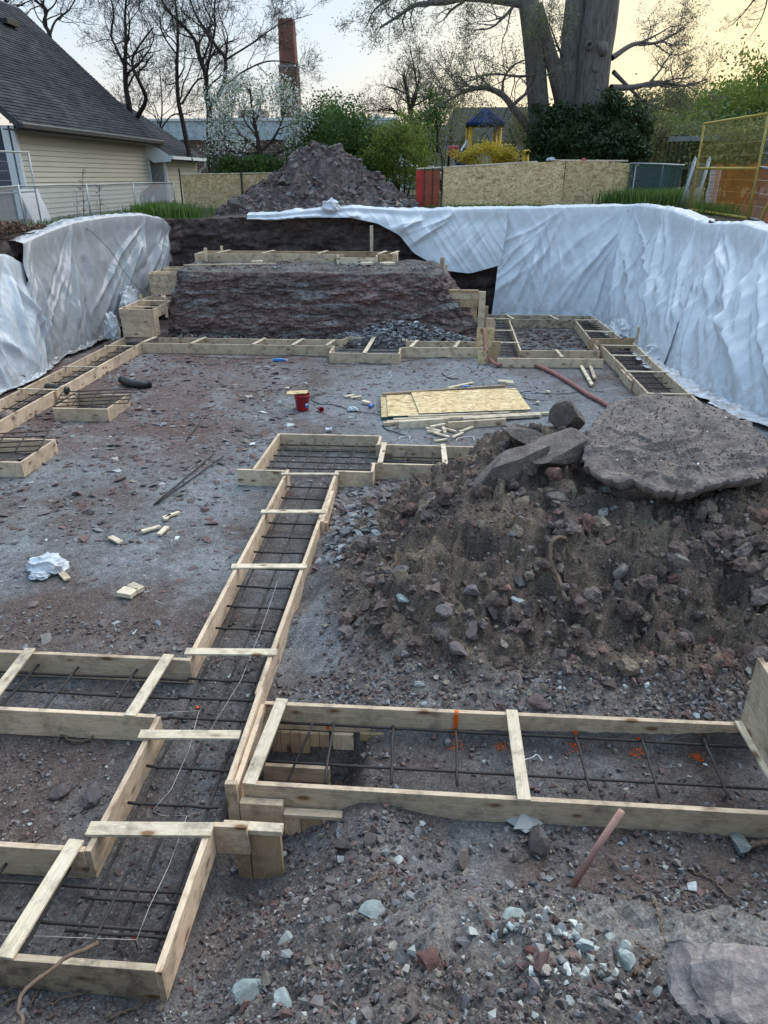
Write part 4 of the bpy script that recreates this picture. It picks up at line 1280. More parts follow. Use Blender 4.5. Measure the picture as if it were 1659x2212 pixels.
o = stones('gravel', x, y, sizes(len(x), .010, .065, 3), T_CH, W_BANK, 13, sink=.3, tilt=.5); props(o, 'loose gravel around and inside the near left forms', 'gravel', kind='stuff')
x, y = region(18000, -1.25, 3.1, 2.75, 4.75, None)
k = clus(x, y, 1.5, 441, -.2) & ((y < 3.4) | (y > 4.25) | (rs.rand(len(x)) < .35)); x, y = x[k], y[k]
o = stones('gravel', x, y, sizes(len(x), .010, .085, 2.8), T_CH, W_BANK, 14, sink=.25, tilt=.5); props(o, 'rubble in front of and behind the wide near right form', 'gravel', kind='stuff')
# the bank
x, y = region(52000, -2.6, 2.6, .9, 2.95, lambda x, y: (x > -1.25) | (y < 2.15))
dens = np.clip(.5 + .9 * pn(x * 1.4, y * 1.4, 451) + .25 * sst(.3, -.5, x) + .35 * np.exp(-((x - .55) / .6) ** 2 - ((y - 1.5) / .35) ** 2) - .8 * np.exp(-((x - 1.2) / 1.1) ** 2 - ((y - 2.22) / .3) ** 2), .04, 1)
k = rs.rand(len(x)) < dens; x, y = x[k], y[k]
o = stones('gravel', x, y, sizes(len(x), .005, .05, 3.2), T_CH, W_BANK, 15, sink=.25, tilt=.6); props(o, 'stones and grit covering the near bank', 'gravel', kind='stuff')
x, y = region(700, -1.0, 2.3, 1.0, 2.9, lambda x, y: (x < 0) | (y < 1.9) | (rs.rand(len(x)) < .2))
o = stones('stones', x, y, sizes(len(x), .04, .1, 1.6), T_CH, [5, 5, 3, 1.5, 3, .5, .3, 2, .4], 16, sink=.3, tilt=.5); props(o, 'fist sized stones scattered on the near bank', 'stones', kind='stuff')
ctr = [hit(*q) for q in ((1120, 2050), (1210, 2100), (1290, 2090), (1060, 2010), (1180, 2000), (1350, 2130))]
x = np.concatenate([rs.normal(c.x, .11, 75) for c in ctr]); y = np.concatenate([rs.normal(c.y, .09, 75) for c in ctr])
o = stones('stones', x, y, sizes(len(x), .012, .075, 1.7), T_CH, [1, 1, 1, 1.5, 3, 2.5, 3, .5, 1.5], 161, sink=.3, tilt=.6); props(o, 'cluster of whitish green and red stones at the bottom of the near bank', 'stones', kind='stuff')
# heap
x, y = region(30000, -1.0, 4.4, 4.3, 8.8, lambda x, y: smooth_h(x, y) > .1)
k = rs.rand(len(x)) < np.clip(.45 + .8 * pn(x * 1.2, y * 1.2, 461), .08, 1); x, y = x[k], y[k]
o = stones('gravel', x, y, sizes(len(x), .012, .075, 3), T_CH, [8, 5, 1, .5, 2, .1, .06, 3, .2], 17, warm=.6, sink=.3, tilt=.6); props(o, 'clods and small stones all over the dirt heap', 'gravel', kind='stuff')
x, y = region(900, -.8, 3.4, 4.45, 6.6, lambda x, y: clus(x, y, 1.1, 471, .1))
o = stones('stones', x, y, sizes(len(x), .05, .2, 2.4), T_CH, [8, 5, 1, .5, 2, .1, .04, 3, .2], 18, warm=.6, sink=.4, tilt=.5); props(o, 'fist sized stones and clods on the face of the dirt heap', 'stones', kind='stuff')
def clod_templates(n, seed):
    out = []
    for k in range(n):
        bm = bmesh.new(); bmesh.ops.create_icosphere(bm, subdivisions=2, radius=.5)
        for v in bm.verts:
            q = v.co.normalized(); o_ = Vector((k * 4.1, seed, 0))
            v.co = v.co * (1 + .55 * MN.fractal(q * 1.7 + o_, .8, 2.1, 4)); v.co.z *= .75
        bmesh.ops.triangulate(bm, faces=bm.faces); bm.verts.index_update()
        out.append((np.array([tuple(v.co) for v in bm.verts]), np.array([[v.index for v in f.verts] for f in bm.faces]))); bm.free()
    return out


T_CL = clod_templates(8, 3)
x, y = region(3000, -.9, 3.5, 4.5, 8.4, lambda x, y: (smooth_h(x, y) > .2) & (rs.rand(len(x)) < np.clip(.3 + 1.1 * pn(x * 1.3, y * 1.3, 481) + .35 * np.exp(-((y - 5.3) / .6) ** 2), .05, 1)))
o = stones('clods', x, y, sizes(len(x), .03, .2, 3.2), T_CL, [6, 5, .2, 0, 1, 0, 0, 1.5, 0], 181, warm=.6, sink=.46, tilt=.8, mat='soil', bright=1.0); props(o, 'crumbly brown clods over the face and top of the dirt heap', 'clods', kind='stuff')
# slate chips spilling between the pad and the heap
x, y = region(2600, -1.2, .9, 6.4, 9.2, lambda x, y: (x + .25 * (y - 8.6) < .35) & (smooth_h(x, y) < .5) & (x > -1.2 + .0 * y))
k = ~((x < -.82) & (y > 8.9)); x, y = x[k], y[k]
o = stones('slate_chips', x, y, sizes(len(x), .04, .24, 1.8), T_FL, [3, 5, 6, 3, 1, .3, .1, 1, .1], 19, sink=.15, tilt=.3); props(o, 'dark slate chips spilled between the square pad and the heap', 'slate rubble', kind='stuff')
# scree at the foot of the bench
x = rs.uniform(-3.0, 1.3, 2600); t_ = rs.rand(2600) ** 1.3
hh = .5 * np.exp(-((x + .9) / 1.3) ** 2) + .12
z = t_ * hh; y = 18.0 - (1 - t_) * .55 * (hh / .8) + .08 - .0 * x
o = stones('slate_chips', x, y - .05, sizes(2600, .06, .26, 1.8), T_FL, [2, 4, 7, 8, 1, .8, .2, .5, .2], 20, z=z, sink=.1, tilt=.4, bright=1.35); props(o, 'grey slate scree piled against the foot of the bench', 'slate rubble', kind='stuff')
x = rs.uniform(-6.9, -2, 1500); y = rs.uniform(17.6, 18.0, 1500)
o = stones('slate_chips', x, y, sizes(1500, .05, .2, 2), T_FL, [6, 5, 3, 1, 4, .3, .1, .5, .2], 21, z=np.zeros(1500) + .03 + (y - 17.6) * .4, sink=.1, tilt=.4); props(o, 'broken shale along the left foot of the bench', 'slate rubble', kind='stuff')
x = rs.uniform(-6.6, -.1, 1600); y = rs.uniform(18.6, 20.0, 1600)
o = stones('gravel', x, y, sizes(1600, .03, .14, 3), T_CH, [6, 5, 4, 2, 3, .6, .3, 2, .3], 22, z=np.zeros(1600) + 1.72 + (y - 18.6) * .02, sink=.3); props(o, 'loose stones on top of the bench', 'gravel', kind='stuff')
x = rs.uniform(2.1, 3.7, 700); y = rs.uniform(16.9, 20.4, 700)
o = stones('shale_fragments', x, y, sizes(700, .06, .32, 2.2), T_FL, [6, 4, 1, .3, 4, .1, .05, 1, .1], 23, sink=.3, tilt=.1, bright=.6); props(o, 'wet shale inside the ring-shaped form', 'shale rubble', kind='stuff')
for k, (x, y, sx, sy) in enumerate([(2.55, 17.2, .42, .3), (3.3, 17.7, .22, .4), (1.65, 16.6, .22, .45), (2.2, 17.9, .14, .14)]):
    V = [(x, y, .018)]; F = []
    for i in range(26):
        a = 2 * PI * i / 26; kk = 1 + .25 * math.sin(3 * a + k) + .12 * math.sin(7 * a)
        V.append((x + sx * kk * math.cos(a), y + sy * kk * math.sin(a), .018))
    F = [(0, i + 1, (i + 1) % 26 + 1) for i in range(26)]
    me = bpy.data.meshes.new('puddle'); me.from_pydata(V, [], F); o = link('puddle', me, M['water']); props(o, kind='structure')


# individual rocks
from mathutils import noise as MN


def rock(name, label, cat, c, dims, rot=(0, 0, 0), mat='slab_side', seed=0, sub=3, cuts=9, rough=.05, group=None, tint=None, keep_flat=False):
    r_ = random.Random(seed)
    bm = bmesh.new(); bmesh.ops.create_icosphere(bm, subdivisions=sub, radius=1)
    planes = []
    for k in range(cuts):
        n = Vector((r_.gauss(0, 1), r_.gauss(0, 1), r_.gauss(0, 1) * (.5 if keep_flat else 1))).normalized(); planes.append((n, r_.uniform(.36, .72)))
    if keep_flat: planes += [(Vector((0, 0, 1)), .45), (Vector((0, 0, -1)), .45)]
    for v in bm.verts:
        for n, d in planes:
            q = v.co.dot(n)
            if q > d: v.co -= n * (q - d)
        off = Vector((seed * 3.1, 0, 0))
        v.co += v.co.normalized() * rough * (MN.fractal(v.co * 2.2 + off, 1.0, 2.0, 4) + .4 * MN.noise(v.co * 7 + off))
    bmesh.ops.scale(bm, vec=(dims[0] / 1.6, dims[1] / 1.6, dims[2] / (1.0 if keep_flat else 1.6)), verts=bm.verts)
    me = bpy.data.meshes.new(name); bm.to_mesh(me); bm.free()
    if tint is not None:
        a = me.attributes.new('tint', 'FLOAT_COLOR', 'POINT'); a.data.foreach_set('color', np.tile(np.array([*tint, 1.0], dtype=np.float32), len(me.vertices)))
    for p_ in me.polygons: p_.use_smooth = False
    o = link(name, me, M[mat], None, c, rot)
    return props(o, label, cat, group)


# broad slab: irregular outline, thick, tilted towards the camera
def slab():
    out = [(1265, 1005), (1262, 965), (1268, 925), (1290, 893), (1320, 870), (1370, 856), (1430, 853), (1500, 858), (1560, 876), (1610, 905), (1645, 935), (1668, 965), (1664, 1000), (1640, 1022), (1590, 1030), (1540, 1040), (1490, 1046), (1430, 1044), (1390, 1030), (1340, 1030), (1295, 1022)]
    # tilted top plane: z = 1.5 + .2*(y-6)
    P_ = []
    for px, py in out:
        d = _ray(px, py); t = (1.36 + .17 * (-6.0) - CAM_H) / (d[2] - .17 * d[1]); P_.append(np.array((d[0] * t, d[1] * t)))
    P_ = np.array(P_); n = 220
    cl = np.concatenate([P_, P_[:1]]); ss = np.linspace(0, len(P_), n, endpoint=False)
    E_ = np.stack([np.interp(ss, np.arange(len(cl)), cl[:, k]) for k in range(2)], -1)
    c = E_.mean(0); rows_ = []
    dr = E_ - c; th = np.arctan2(dr[:, 1], dr[:, 0])
    jag = 1 + .025 * fbm(np.cos(th) * 5, np.sin(th) * 5, 5, 501, .6) + .012 * np.sign(pn(th * 9, th * 0, 502))
    E_ = c + dr * jag[:, None]
    lev = [(1 - (k / 34) ** 1.0) for k in range(34)]
    Q = []
    for k in range(35):
        f = k / 34
        p_ = c + (E_ - c) * (f if k < 34 else 1)
        z = 1.36 + .17 * (p_[:, 1] - 6) + .05 * fbm(p_[:, 0] * 1.9, p_[:, 1] * 1.9, 5, 503, .55) + .008 * fbm(p_[:, 0] * 11, p_[:, 1] * 11, 3, 504)
        step = (.035 * sst(.0, .05, pn(p_[:, 0] * 1.3 + 3, p_[:, 1] * 1.9, 505)) + .03 * sst(.05, .09, fbm(p_[:, 0] * 1.6, p_[:, 1] * 2.6, 3, 508))) * sst(7.4, 6.9, p_[:, 1])
        z = z - step - .02 * sst(.96, 1, f)
        Q.append(np.concatenate([p_, z[:, None]], 1))
    top = Q[-1]
    for k in range(1, 9):
        f = k / 8
        inset = 1.0 - .02 * f - .2 * f ** 2.5
        p_ = c + (top[:, :2] - c) * inset * (1 + .012 * pn(ss * .6, np.full(n, k * 1.3), 506))[:, None]
        Q.append(np.concatenate([p_, (top[:, 2] - (.15 + .05 * pn(ss * .25, ss * 0, 507)) * f)[:, None]], 1))
    Q.append(np.concatenate([np.repeat(c[None], n, 0), np.full((n, 1), Q[-1][:, 2].mean())], 1))
    Q = np.array(Q); Q = np.concatenate([Q, Q[:, :1]], 1)
    o = link('rock_slab', gridmesh('rock_slab', Q, None, False, None, flip=False), M['slab'])
    bm = bmesh.new(); bm.from_mesh(o.data); bmesh.ops.remove_doubles(bm, verts=bm.verts, dist=.0005); bmesh.ops.recalc_face_normals(bm, faces=bm.faces); bm.to_mesh(o.data); bm.free()
    props(o, 'broad flat rock slab lying on top of the dirt heap, grit on its upper face', 'rock slab')
    r2 = np.random.RandomState(77); m = 2600
    a = r2.uniform(0, 2 * PI, m); q = np.sqrt(r2.rand(m)) * .93
    idx = (a / (2 * PI) * n).astype(int); p_ = c + (E_[idx] - c) * q[:, None]
    k = (p_[:, 1] > 6.3) | (r2.rand(m) < .3)
    p_ = p_[k]; zz_ = 1.362 + .17 * (p_[:, 1] - 6) + .05 * fbm(p_[:, 0] * 1.9, p_[:, 1] * 1.9, 5, 503, .55)
    o = stones('gravel', p_[:, 0], p_[:, 1], .008 + .035 * r2.rand(len(p_)) ** 3, T_CH, [6, 5, 3, 1, 3, .5, .4, 3, 1], 31, z=zz_, sink=.35); props(o, 'grit and pebbles on top of the broad rock slab', 'gravel', kind='stuff')


slab()
hz = lambda x, y: float(height(np.array([x]), np.array([y]), True)[0])


def rock_px(label, px, py, zg, w, dims, seed, mat='slab_side', rot=(0, 0, 0), lift=0.0, **kw):
    p = hit(px, py)
    g = hz(p.x, p.y)
    return rock('rock', label, 'rock', (p.x, p.y, g + lift), tuple(w * d for d in dims), rot, mat, seed, **kw)


rock_px('big angular boulder with a flat pale top left of the broad slab', 1190, 1008, 1.25, .72, (1, .8, .6), 4, rot=(.15, .1, .2), lift=.12, sub=4, cuts=12)
rock_px('long pale broken concrete-like slab lying slanted below the angular boulder', 1092, 1058, 1.12, .85, (1.05, .33, .32), 9, rot=(.2, -.22, .28), lift=.14, sub=4, keep_flat=True, cuts=7)
rock_px('upright grey block standing at the crest behind the angular boulder', 1229, 925, 1.35, .42, (1, .5, 1), 15, rot=(.1, .1, .1), lift=.1, sub=3, cuts=10)
rock_px('pointed stone wedged under the front edge of the broad slab', 1360, 1058, 1.25, .42, (1, .7, .8), 21, lift=-.02, sub=3)
rock_px('round brown stone on the heap below the broken slab', 1203, 1080, 1.15, .19, (1, .9, .85), 22, lift=.03)
rock_px('brown slab-like rock behind the angular boulder, half buried', 1135, 975, 1.2, .6, (1, .6, .3), 23, rot=(.2, .2, .5), lift=.05)
rock('asphalt_chunk', 'black crumbled asphalt lump at the crest of the heap', 'asphalt', tuple(hit(1150, 945) + Vector((0, .1, .02))), (.5, .3, .2), (.1, 0, .2), 'asphalt_bit', 25, 3, 14, .16)
for (px, py, zg, w, s_, lab, col) in [(870, 1310, .45, .14, 31, 'blue-green faced stone in the middle of the heap foot', (.24, .28, .27)), (1113, 1312, .5, .19, 32, 'pale bluish stone standing out below the middle of the heap', (.27, .31, .30)),
                                 (1017, 1296, .6, .17, 33, 'purplish angular stone left of the pale bluish one', (.17, .14, .14)), (957, 1335, .45, .17, 34, 'grey block stone at the lower left of the heap', (.15, .13, .125)),
                                 (1060, 1305, .55, .2, 35, 'crumbly clod between two paler stones', (.12, .095, .08)), (1336, 1245, .75, .19, 36, 'rounded stone lodged in the heap face right of centre', (.19, .165, .15)),
                                 (1470, 1230, .9, .17, 37, 'stone above the hollow on the right of the heap', (.18, .155, .13)), (985, 1410, .38, .22, 38, 'flat purple-brown rock at the foot of the heap', (.14, .115, .11)),
                                 (1020, 1375, .4, .18, 39, 'upright wedge shaped rock at the foot of the heap', (.13, .1, .095)), (1110, 1340, .45, .15, 40, 'brown stone under the pale bluish one', (.14, .11, .10)),
                                 (1305, 1115, 1.2, .12, 41, 'small beige stone on top of the heap in front of the slab', (.25, .22, .19)), (865, 1245, .65, .2, 42, 'grey rough clod on the left shoulder of the heap', (.15, .13, .12))]:
    p = hit(px, py); g = hz(p.x, p.y)
    rock('rock', lab, 'rock', (p.x, p.y, g + w * .2), (w, w * .8, w * .7), (rnd.uniform(-.4, .4), rnd.uniform(-.4, .4), rnd.uniform(0, 3)), 'stone', s_, 2, 10, .06, tint=tuple(q * 1.35 for q in col))
M['pale_rock'] = mat_soil('pale rock', .6, .02, False, (.31, .265, .25), con=.5)
rock_px('large pale sloping rock in the bottom right corner', 1575, 2165, 1.2, .62, (1.1, .75, .4), 58, 'pale_rock', (.25, -.15, .5), .02, sub=4, cuts=9, rough=.16)
# bank rocks: individually recognisable
for (px, py, zg, w, s_, lab, col, fl) in [(1480, 2090, 1.15, .10, 51, 'whitish green stone beside the large corner rock', (.46, .5, .47), .8),
                                     (1450, 2140, 1.2, .13, 52, 'pale blocky stone at the bottom, left of the corner rock', (.4, .42, .4), .7), (1257, 2050, 1.0, .085, 53, 'white-green stone in the cluster of pale stones', (.48, .53, .52), .8),
                                     (1345, 2050, 1.05, .075, 54, 'pale stone right of the white-green one', (.42, .46, .45), .7), (1110, 1988, .9, .11, 55, 'flat pale green stone at the top of the pale cluster', (.36, .41, .38), .45),
                                     (1073, 2030, 1.0, .07, 56, 'small whitish stone at the left of the pale cluster', (.42, .46, .45), .7), (1150, 2058, 1.05, .08, 57, 'brick red stone among the pale stones', (.17, .075, .065), .6),
                                     (930, 2090, 1.1, .15, 58, 'dark red flat stone left of the pale cluster', (.15, .08, .07), .4), (545, 2155, .6, .17, 59, 'greenish slate rock at the bottom left of the bank', (.26, .31, .31), .4),
                                     (610, 2170, .8, .13, 60, 'pale greenish split rock near the bottom edge', (.33, .38, .37), .45), (810, 1985, .75, .15, 61, 'broad pale green rock in the rubble left of centre', (.32, .36, .34), .4),
                                     (620, 2030, .55, .1, 62, 'whitish block stone on the rubble slope', (.38, .42, .41), .7), (590, 1965, .45, .09, 63, 'red flat shard on the rubble slope', (.17, .085, .075), .3),
                                     (1167, 2085, 1.05, .12, 64, 'dull maroon rock low in the pale cluster', (.15, .095, .09), .6), (1355, 2085, 1.1, .1, 65, 'greenish white stone under the pale cluster', (.4, .45, .43), .6),
                                     (1000, 1865, .3, .12, 66, 'squarish brown stone in the trough before the bank', (.17, .135, .12), .9), (1157, 1830, .15, .17, 67, 'upright dark slab stuck in the trough', (.12, .1, .095), 1.1),
                                     (1600, 1835, .15, .18, 68, 'grey block at the right end of the trough', (.22, .23, .22), .6), (860, 1865, .3, .085, 69, 'pale flat flake in the trough left of the folded paper', (.38, .42, .4), .25),
                                     (745, 1835, .15, .13, 70, 'round dark clod near the stepped crib', (.1, .085, .08), .8), (795, 1820, .12, .12, 71, 'second dark clod nearer the folded paper', (.1, .085, .08), .8),
                                     (905, 1480, .2, .12, 72, 'flat pale flake on the soil before the heap', (.3, .3, .28), .25), (1170, 1528, .2, .2, 73, 'purple shale plate behind the rear board', (.13, .095, .09), .3),
                                     (228, 1350, 0, .14, 74, 'loose block of shale on the floor left of the ladder-like form', (.2, .17, .155), .5), (100, 1385, 0, .16, 75, 'flat stone on the floor above the left branch', (.22, .2, .185), .3),
                                     (68, 1312, 0, .13, 76, 'small flat stone on the floor near the left edge', (.19, .15, .14), .35), (445, 1105, 0, .17, 77, 'reddish shale plate on the floor beside the cut wood offcuts', (.15, .1, .095), .3),
                                     (200, 1735, .02, .22, 78, 'dark bedrock lump poking out inside the left yard', (.115, .1, .1), .5), (130, 1715, .02, .18, 79, 'dark flat stone beside the bedrock lump', (.11, .09, .09), .35)]:
    p = hit(px, py); g = hz(p.x, p.y)
    rock('rock', lab, 'rock', (p.x, p.y, g + w * fl * .25), (w, w * .75, w * fl), (rnd.uniform(-.3, .3), rnd.uniform(-.3, .3), rnd.uniform(0, 3)), 'stone', s_, 4 if w > .2 else 2, 12 if w > .2 else 10, .09 if w > .2 else .05, tint=col)
p = at(20, 915, 0); rock('rock', 'pinkish stone between the left long form and the nearer small pad', 'rock', (p.x, p.y, .1), (.4, .3, .3), (0, 0, 0), 'stone', 81, 2, 10, .05, tint=(.3, .22, .19))
p = at(15, 832, .0); rock('rock', 'dark red rock at the foot of the left tarp', 'rock', (p.x, p.y, .15), (.7, .5, .45), (0, 0, 0), 'stone', 82, 2, 10, .05, tint=(.15, .1, .09))


# ------------------------------------------------------------------ tarps
def tarp(name, label, tops, bots, nS, nV, seed, mat, amp=.16, lip=.35, foot=.3, zcap=None, shear=.35, outs=None, tint_low=.5, freq=1.1, flare=.5):
    tops = np.array(tops, float); bots = np.array(bots, float); K = len(tops)
    s0 = np.linspace(0, K - 1, nS)
    # smooth the outline
    def sm(a):
        r_ = np.stack([np.interp(s0, np.arange(K), a[:, k]) for k in range(3)], -1)
        w = max(3, nS // (K * 3)) | 1; pad_ = w // 2
        rp_ = np.concatenate([np.repeat(r_[:1], pad_, 0), r_, np.repeat(r_[-1:], pad_, 0)])
        ker = np.ones(w) / w
        return np.stack([np.convolve(rp_[:, k], ker, 'valid') for k in range(3)], -1)
    T_ = sm(tops); B_ = sm(bots)
    d = np.gradient((T_ + B_) / 2, axis=0); n = np.stack([d[:, 1], -d[:, 0], 0 * d[:, 0]], -1); n /= (np.linalg.norm(n, axis=1)[:, None] + 1e-9)
    ref = np.array([-1.5, 12, 0]) - T_; ref[:, 2] = 0
    n *= np.sign((n * ref).sum(1))[:, None]
    Ls = np.concatenate([[0], np.cumsum(np.linalg.norm(np.diff((T_ + B_) / 2, axis=0), axis=1))])
    H_ = np.linalg.norm(T_ - B_, axis=1)
    rc = np.random.RandomState(seed + 50); LT = Ls[-1]; HM = float(H_.mean())
    creases = []
    nan = max(3, int(LT / 1.6)); anchors = [LT * (i + rc.rand()) / nan for i in range(nan)]
    for a_ in anchors:
        for _ in range(13):
            th = rc.normal(0, .34) + shear * .75; creases.append((a_ + rc.normal(0, .06), rc.uniform(-.05, .3) * HM, th, rc.uniform(.8, 1.7) * HM, rc.uniform(.03, .08), rc.uniform(.2, .55) * amp * rc.choice([1, 1, 1, -.5])))
    for _ in range(int(LT * 4)):
        th = rc.normal(0, .3) + shear * .4; creases.append((rc.uniform(0, LT), rc.uniform(0, .9) * HM, th, rc.uniform(.5, 1.8), rc.uniform(.03, .08), rc.uniform(.1, .3) * amp * rc.choice([1, -1])))
    def crease(vv):
        out = np.zeros(nS)
        for (a_, v0, th, ln, w_, h_) in creases:
            dx = Ls - a_ ; dv = vv - v0; al = dx * math.sin(th) + dv * math.cos(th); pe = dx * math.cos(th) - dv * math.sin(th) + .04 * np.sin(al * 3 + a_)
            wd = w_ * (1 + 1.6 * np.clip(al / ln, 0, 1)); out += h_ * np.exp(-np.abs(pe / wd) ** 1.7) * sst(-.05, .2, al / ln) * sst(1.0, .55, al / ln)
        return out
    rows_ = []; tn = []
    lipn = max(4, int(nV * .12)); ftn = max(4, int(nV * .1)) if foot else 0
    edge = .05 * fbm(Ls * 1.5, Ls * 0, 3, seed + 3)
    for k in range(nV):
        if k < lipn:
            f = k / lipn; base = T_ - n * (lip * (1 - f)) + np.array([0, 0, 1]) * ((.05 + .02 * np.sin(f * 3)) - .0 * f)
            base = base + n * 0; base[:, 2] += .03 + .05 * (ridged(Ls * 1.7, Ls * 0 + f * 1.2, 3, seed + 8) - .4)
            v = np.full(nS, .0); env = .25
        elif k < nV - ftn:
            f = (k - lipn) / (nV - ftn - lipn - 1)
            prof = f
            base = T_ * (1 - f) + B_ * f
            bul = .10 * math.sin(PI * min(1, f * 1.0)) + .10 * math.exp(-((f - .0) / .12) ** 2)
            base = base + n * bul; base[:, 2] += .06 * math.exp(-(f / .08) ** 2)
            v = np.full(nS, f); env = .25 + .75 * math.sin(PI * min(1., .08 + f * .85)) 
        else:
            f = (k - (nV - ftn) + 1) / ftn
            base = B_ + n * (foot * f) * (1 + .6 * fbm(Ls * 1.2, Ls * 0, 3, seed + 4))[:, None]
            base[:, 2] += .05 + .10 * np.clip(fbm(Ls * 2.3, Ls * 0 + f * 1.5, 3, seed + 5), 0, 1) * (1 - .6 * f)
            v = np.full(nS, 1.0); env = .5
        vv = v * H_ + (f * .3 if k < lipn else 0) + (f * foot if k >= nV - ftn else 0)
        q = Ls + shear * vv + .15 * fbm(Ls * .5, vv * .4, 2, seed + 6)
        fold = amp * .5 * (ridged(q * freq * .7, vv * .12 + 3, 2, seed) ** 2 - .3) + amp * .2 * (ridged(q * freq * 2.1 + 5, vv * .5, 1, seed + 1) ** 2 - .25) + crease(vv) - .03
        fold2 = amp * .12 * (ridged((Ls - vv * .8) * 1.9, (vv + Ls * .3) * .5, 3, seed + 2) - .5)
        cr = .008 * fbm(Ls * 3, vv * 2.2, 2, seed + 7)
        D = (fold + fold2) * env + cr
        up = .35 if k < lipn else 0.0
        base = base + n * (D * (1 - up))[:, None]; base[:, 2] += D * (.9 if k < lipn else .12)
        if k == 0: base = base + n * edge[:, None]
        rows_.append(base)
        t_ = np.clip(tint_low * sst(.75, 1.0, v) + (.9 if k >= nV - ftn else 0) + .15, 0, 1)
        tn.append(np.stack([t_, t_, t_], -1))
    me = gridmesh(name, np.array(rows_), None, True, np.array(tn))
    o = link(name, me, M[mat])
    return props(o, label, 'tarp')


# right hand wall, far part facing the camera, and the side wall
tarp('tarp', 'bright white tarp hanging on the far wall, left edge free above the ring-shaped form',
     [(1.75, 22.35, 2.97), (3.0, 22.5, 2.99), (4.3, 22.65, 3.02), (5.3, 22.7, 3.05), (5.75, 22.3, 3.05)],
     [(1.55, 21.75, .1), (2.7, 21.75, .05), (3.7, 21.75, .05), (4.55, 21.7, .05), (5.0, 21.2, .05)], 330, 170, 600, 'tarp', .14, .3, .12, shear=-.55, freq=.95)
tarp('tarp', 'white tarp draped down the right side wall, farther panel with a long vertical seam',
     [(5.55, 22.5, 3.06), (5.8, 21.0, 3.04), (5.95, 20.0, 3.0), (6.05, 19.0, 2.9), (6.15, 18.0, 2.82), (6.2, 17.4, 2.78)],
     [(4.72, 21.6, .05), (4.85, 20.2, .03), (4.95, 19, .03), (5.0, 18, .03), (5.0, 17, .03), (5.0, 16.0, .03)], 330, 170, 620, 'tarp', .18, .3, .35, shear=.35, freq=1.0)
tarp('tarp', 'nearest white tarp on the right wall, pooling behind the rock slab',
     [(6.12, 18.1, 2.82), (6.2, 17.2, 2.86), (6.3, 16.4, 2.92), (6.4, 15.4, 2.84), (6.55, 13.8, 2.74), (6.7, 12, 2.7), (6.9, 9, 2.6), (7, 6, 2.5)],
     [(4.98, 17.0, .06), (5.1, 16.0, .04), (5.2, 15, .03), (5.3, 14, .03), (5.6, 12.8, .03), (6.0, 11.3, .03), (6.3, 9, .03), (6.5, 6, .03)], 460, 180, 640, 'tarp', .22, .35, .45, shear=.5, freq=.85)
# crumpled tarp on the back lip, sagging to a point on its right
lipz = 2.92
tarp('tarp', 'crumpled white tarp along the back lip, sagging to a low point on its right',
     [(-5.6, 22.0, 2.80), (-4.8, 21.98, 2.82), (-3.6, 22.05, 2.93), (-2.6, 22.1, 3.0), (-1.6, 22.1, 2.96), (-.9, 22.1, 2.92), (-.2, 22.1, 2.93), (.7, 22.15, 2.96), (1.5, 22.25, 2.98), (1.95, 22.3, 2.98)],
     [(-5.6, 21.85, 2.74), (-4.8, 21.82, 2.72), (-3.6, 21.8, 2.80), (-2.6, 21.8, 2.80), (-1.8, 21.75, 2.66), (-1.15, 21.7, 2.35), (-.75, 21.65, 1.88), (.15, 21.55, 1.42), (.9, 21.7, 1.32), (1.8, 21.9, 1.55)], 420, 90, 660, 'tarp', .12, .45, 0, shear=-.9, freq=1.5, tint_low=.1)
# left wall
tarp('poly_sheet', 'greyish translucent sheet over the left wall, back part beside the stepped boxes',
     [(-9.0, 15.6, 2.5), (-8.98, 16.6, 2.64), (-8.9, 18.0, 2.80), (-8.6, 19.4, 2.86), (-8.2, 20.6, 2.85), (-7.95, 21.3, 2.72), (-7.9, 21.75, 2.5)],
     [(-8.75, 14.6, .03), (-8.75, 15.8, .03), (-8.7, 17, .03), (-8.6, 18.4, .1), (-8.3, 19.4, .5), (-8.1, 20.4, .8), (-7.95, 21.6, 1.0)], 380, 170, 680, 'tarp_left', .17, .3, .22, shear=-.3, freq=1.0)
tarp('poly_sheet', 'whiter sheet bulging over the left wall at the left edge, nearer than the grey one',
     [(-9.3, 9.5, 2.7), (-9.25, 11.5, 2.7), (-9.1, 13, 2.56), (-8.95, 14.2, 2.42), (-8.95, 15.0, 2.3), (-9.1, 15.6, 2.1)],
     [(-8.5, 9.5, .03), (-8.45, 11.5, .03), (-8.4, 12.8, .03), (-8.35, 13.8, .03), (-8.4, 14.5, .03), (-8.55, 15.1, .03)], 300, 170, 700, 'tarp_leftw', .2, .4, .12, shear=.3, freq=.9)


def crumple(name, label, cat, c, dims, seed, mat, sub=4, amp=.5, par=None):
    bm = bmesh.new(); bmesh.ops.create_icosphere(bm, subdivisions=sub, radius=1)
    for v in bm.verts:
        o_ = Vector((seed * 5.3, 1, 2)); q = v.co.copy()
        r_ = 1 + amp * (MN.ridged_multi_fractal(q * 1.3 + o_, 1.0, 2.1, 4, .8, 1.5) * .5 - .5)
        v.co = Vector((q.x * dims[0], q.y * dims[1], max(q.z, -.25) * dims[2])) * max(.35, r_)
    me = bpy.data.meshes.new(name); bm.to_mesh(me); bm.free()
    a = me.attributes.new('tint', 'FLOAT_COLOR', 'POINT'); a.data.foreach_set('color', np.tile(np.array([.5, .5, .5, 1.0], dtype=np.float32), len(me.vertices)))
    o = link(name, me, M[mat], par, c)
    return props(o, label, cat)


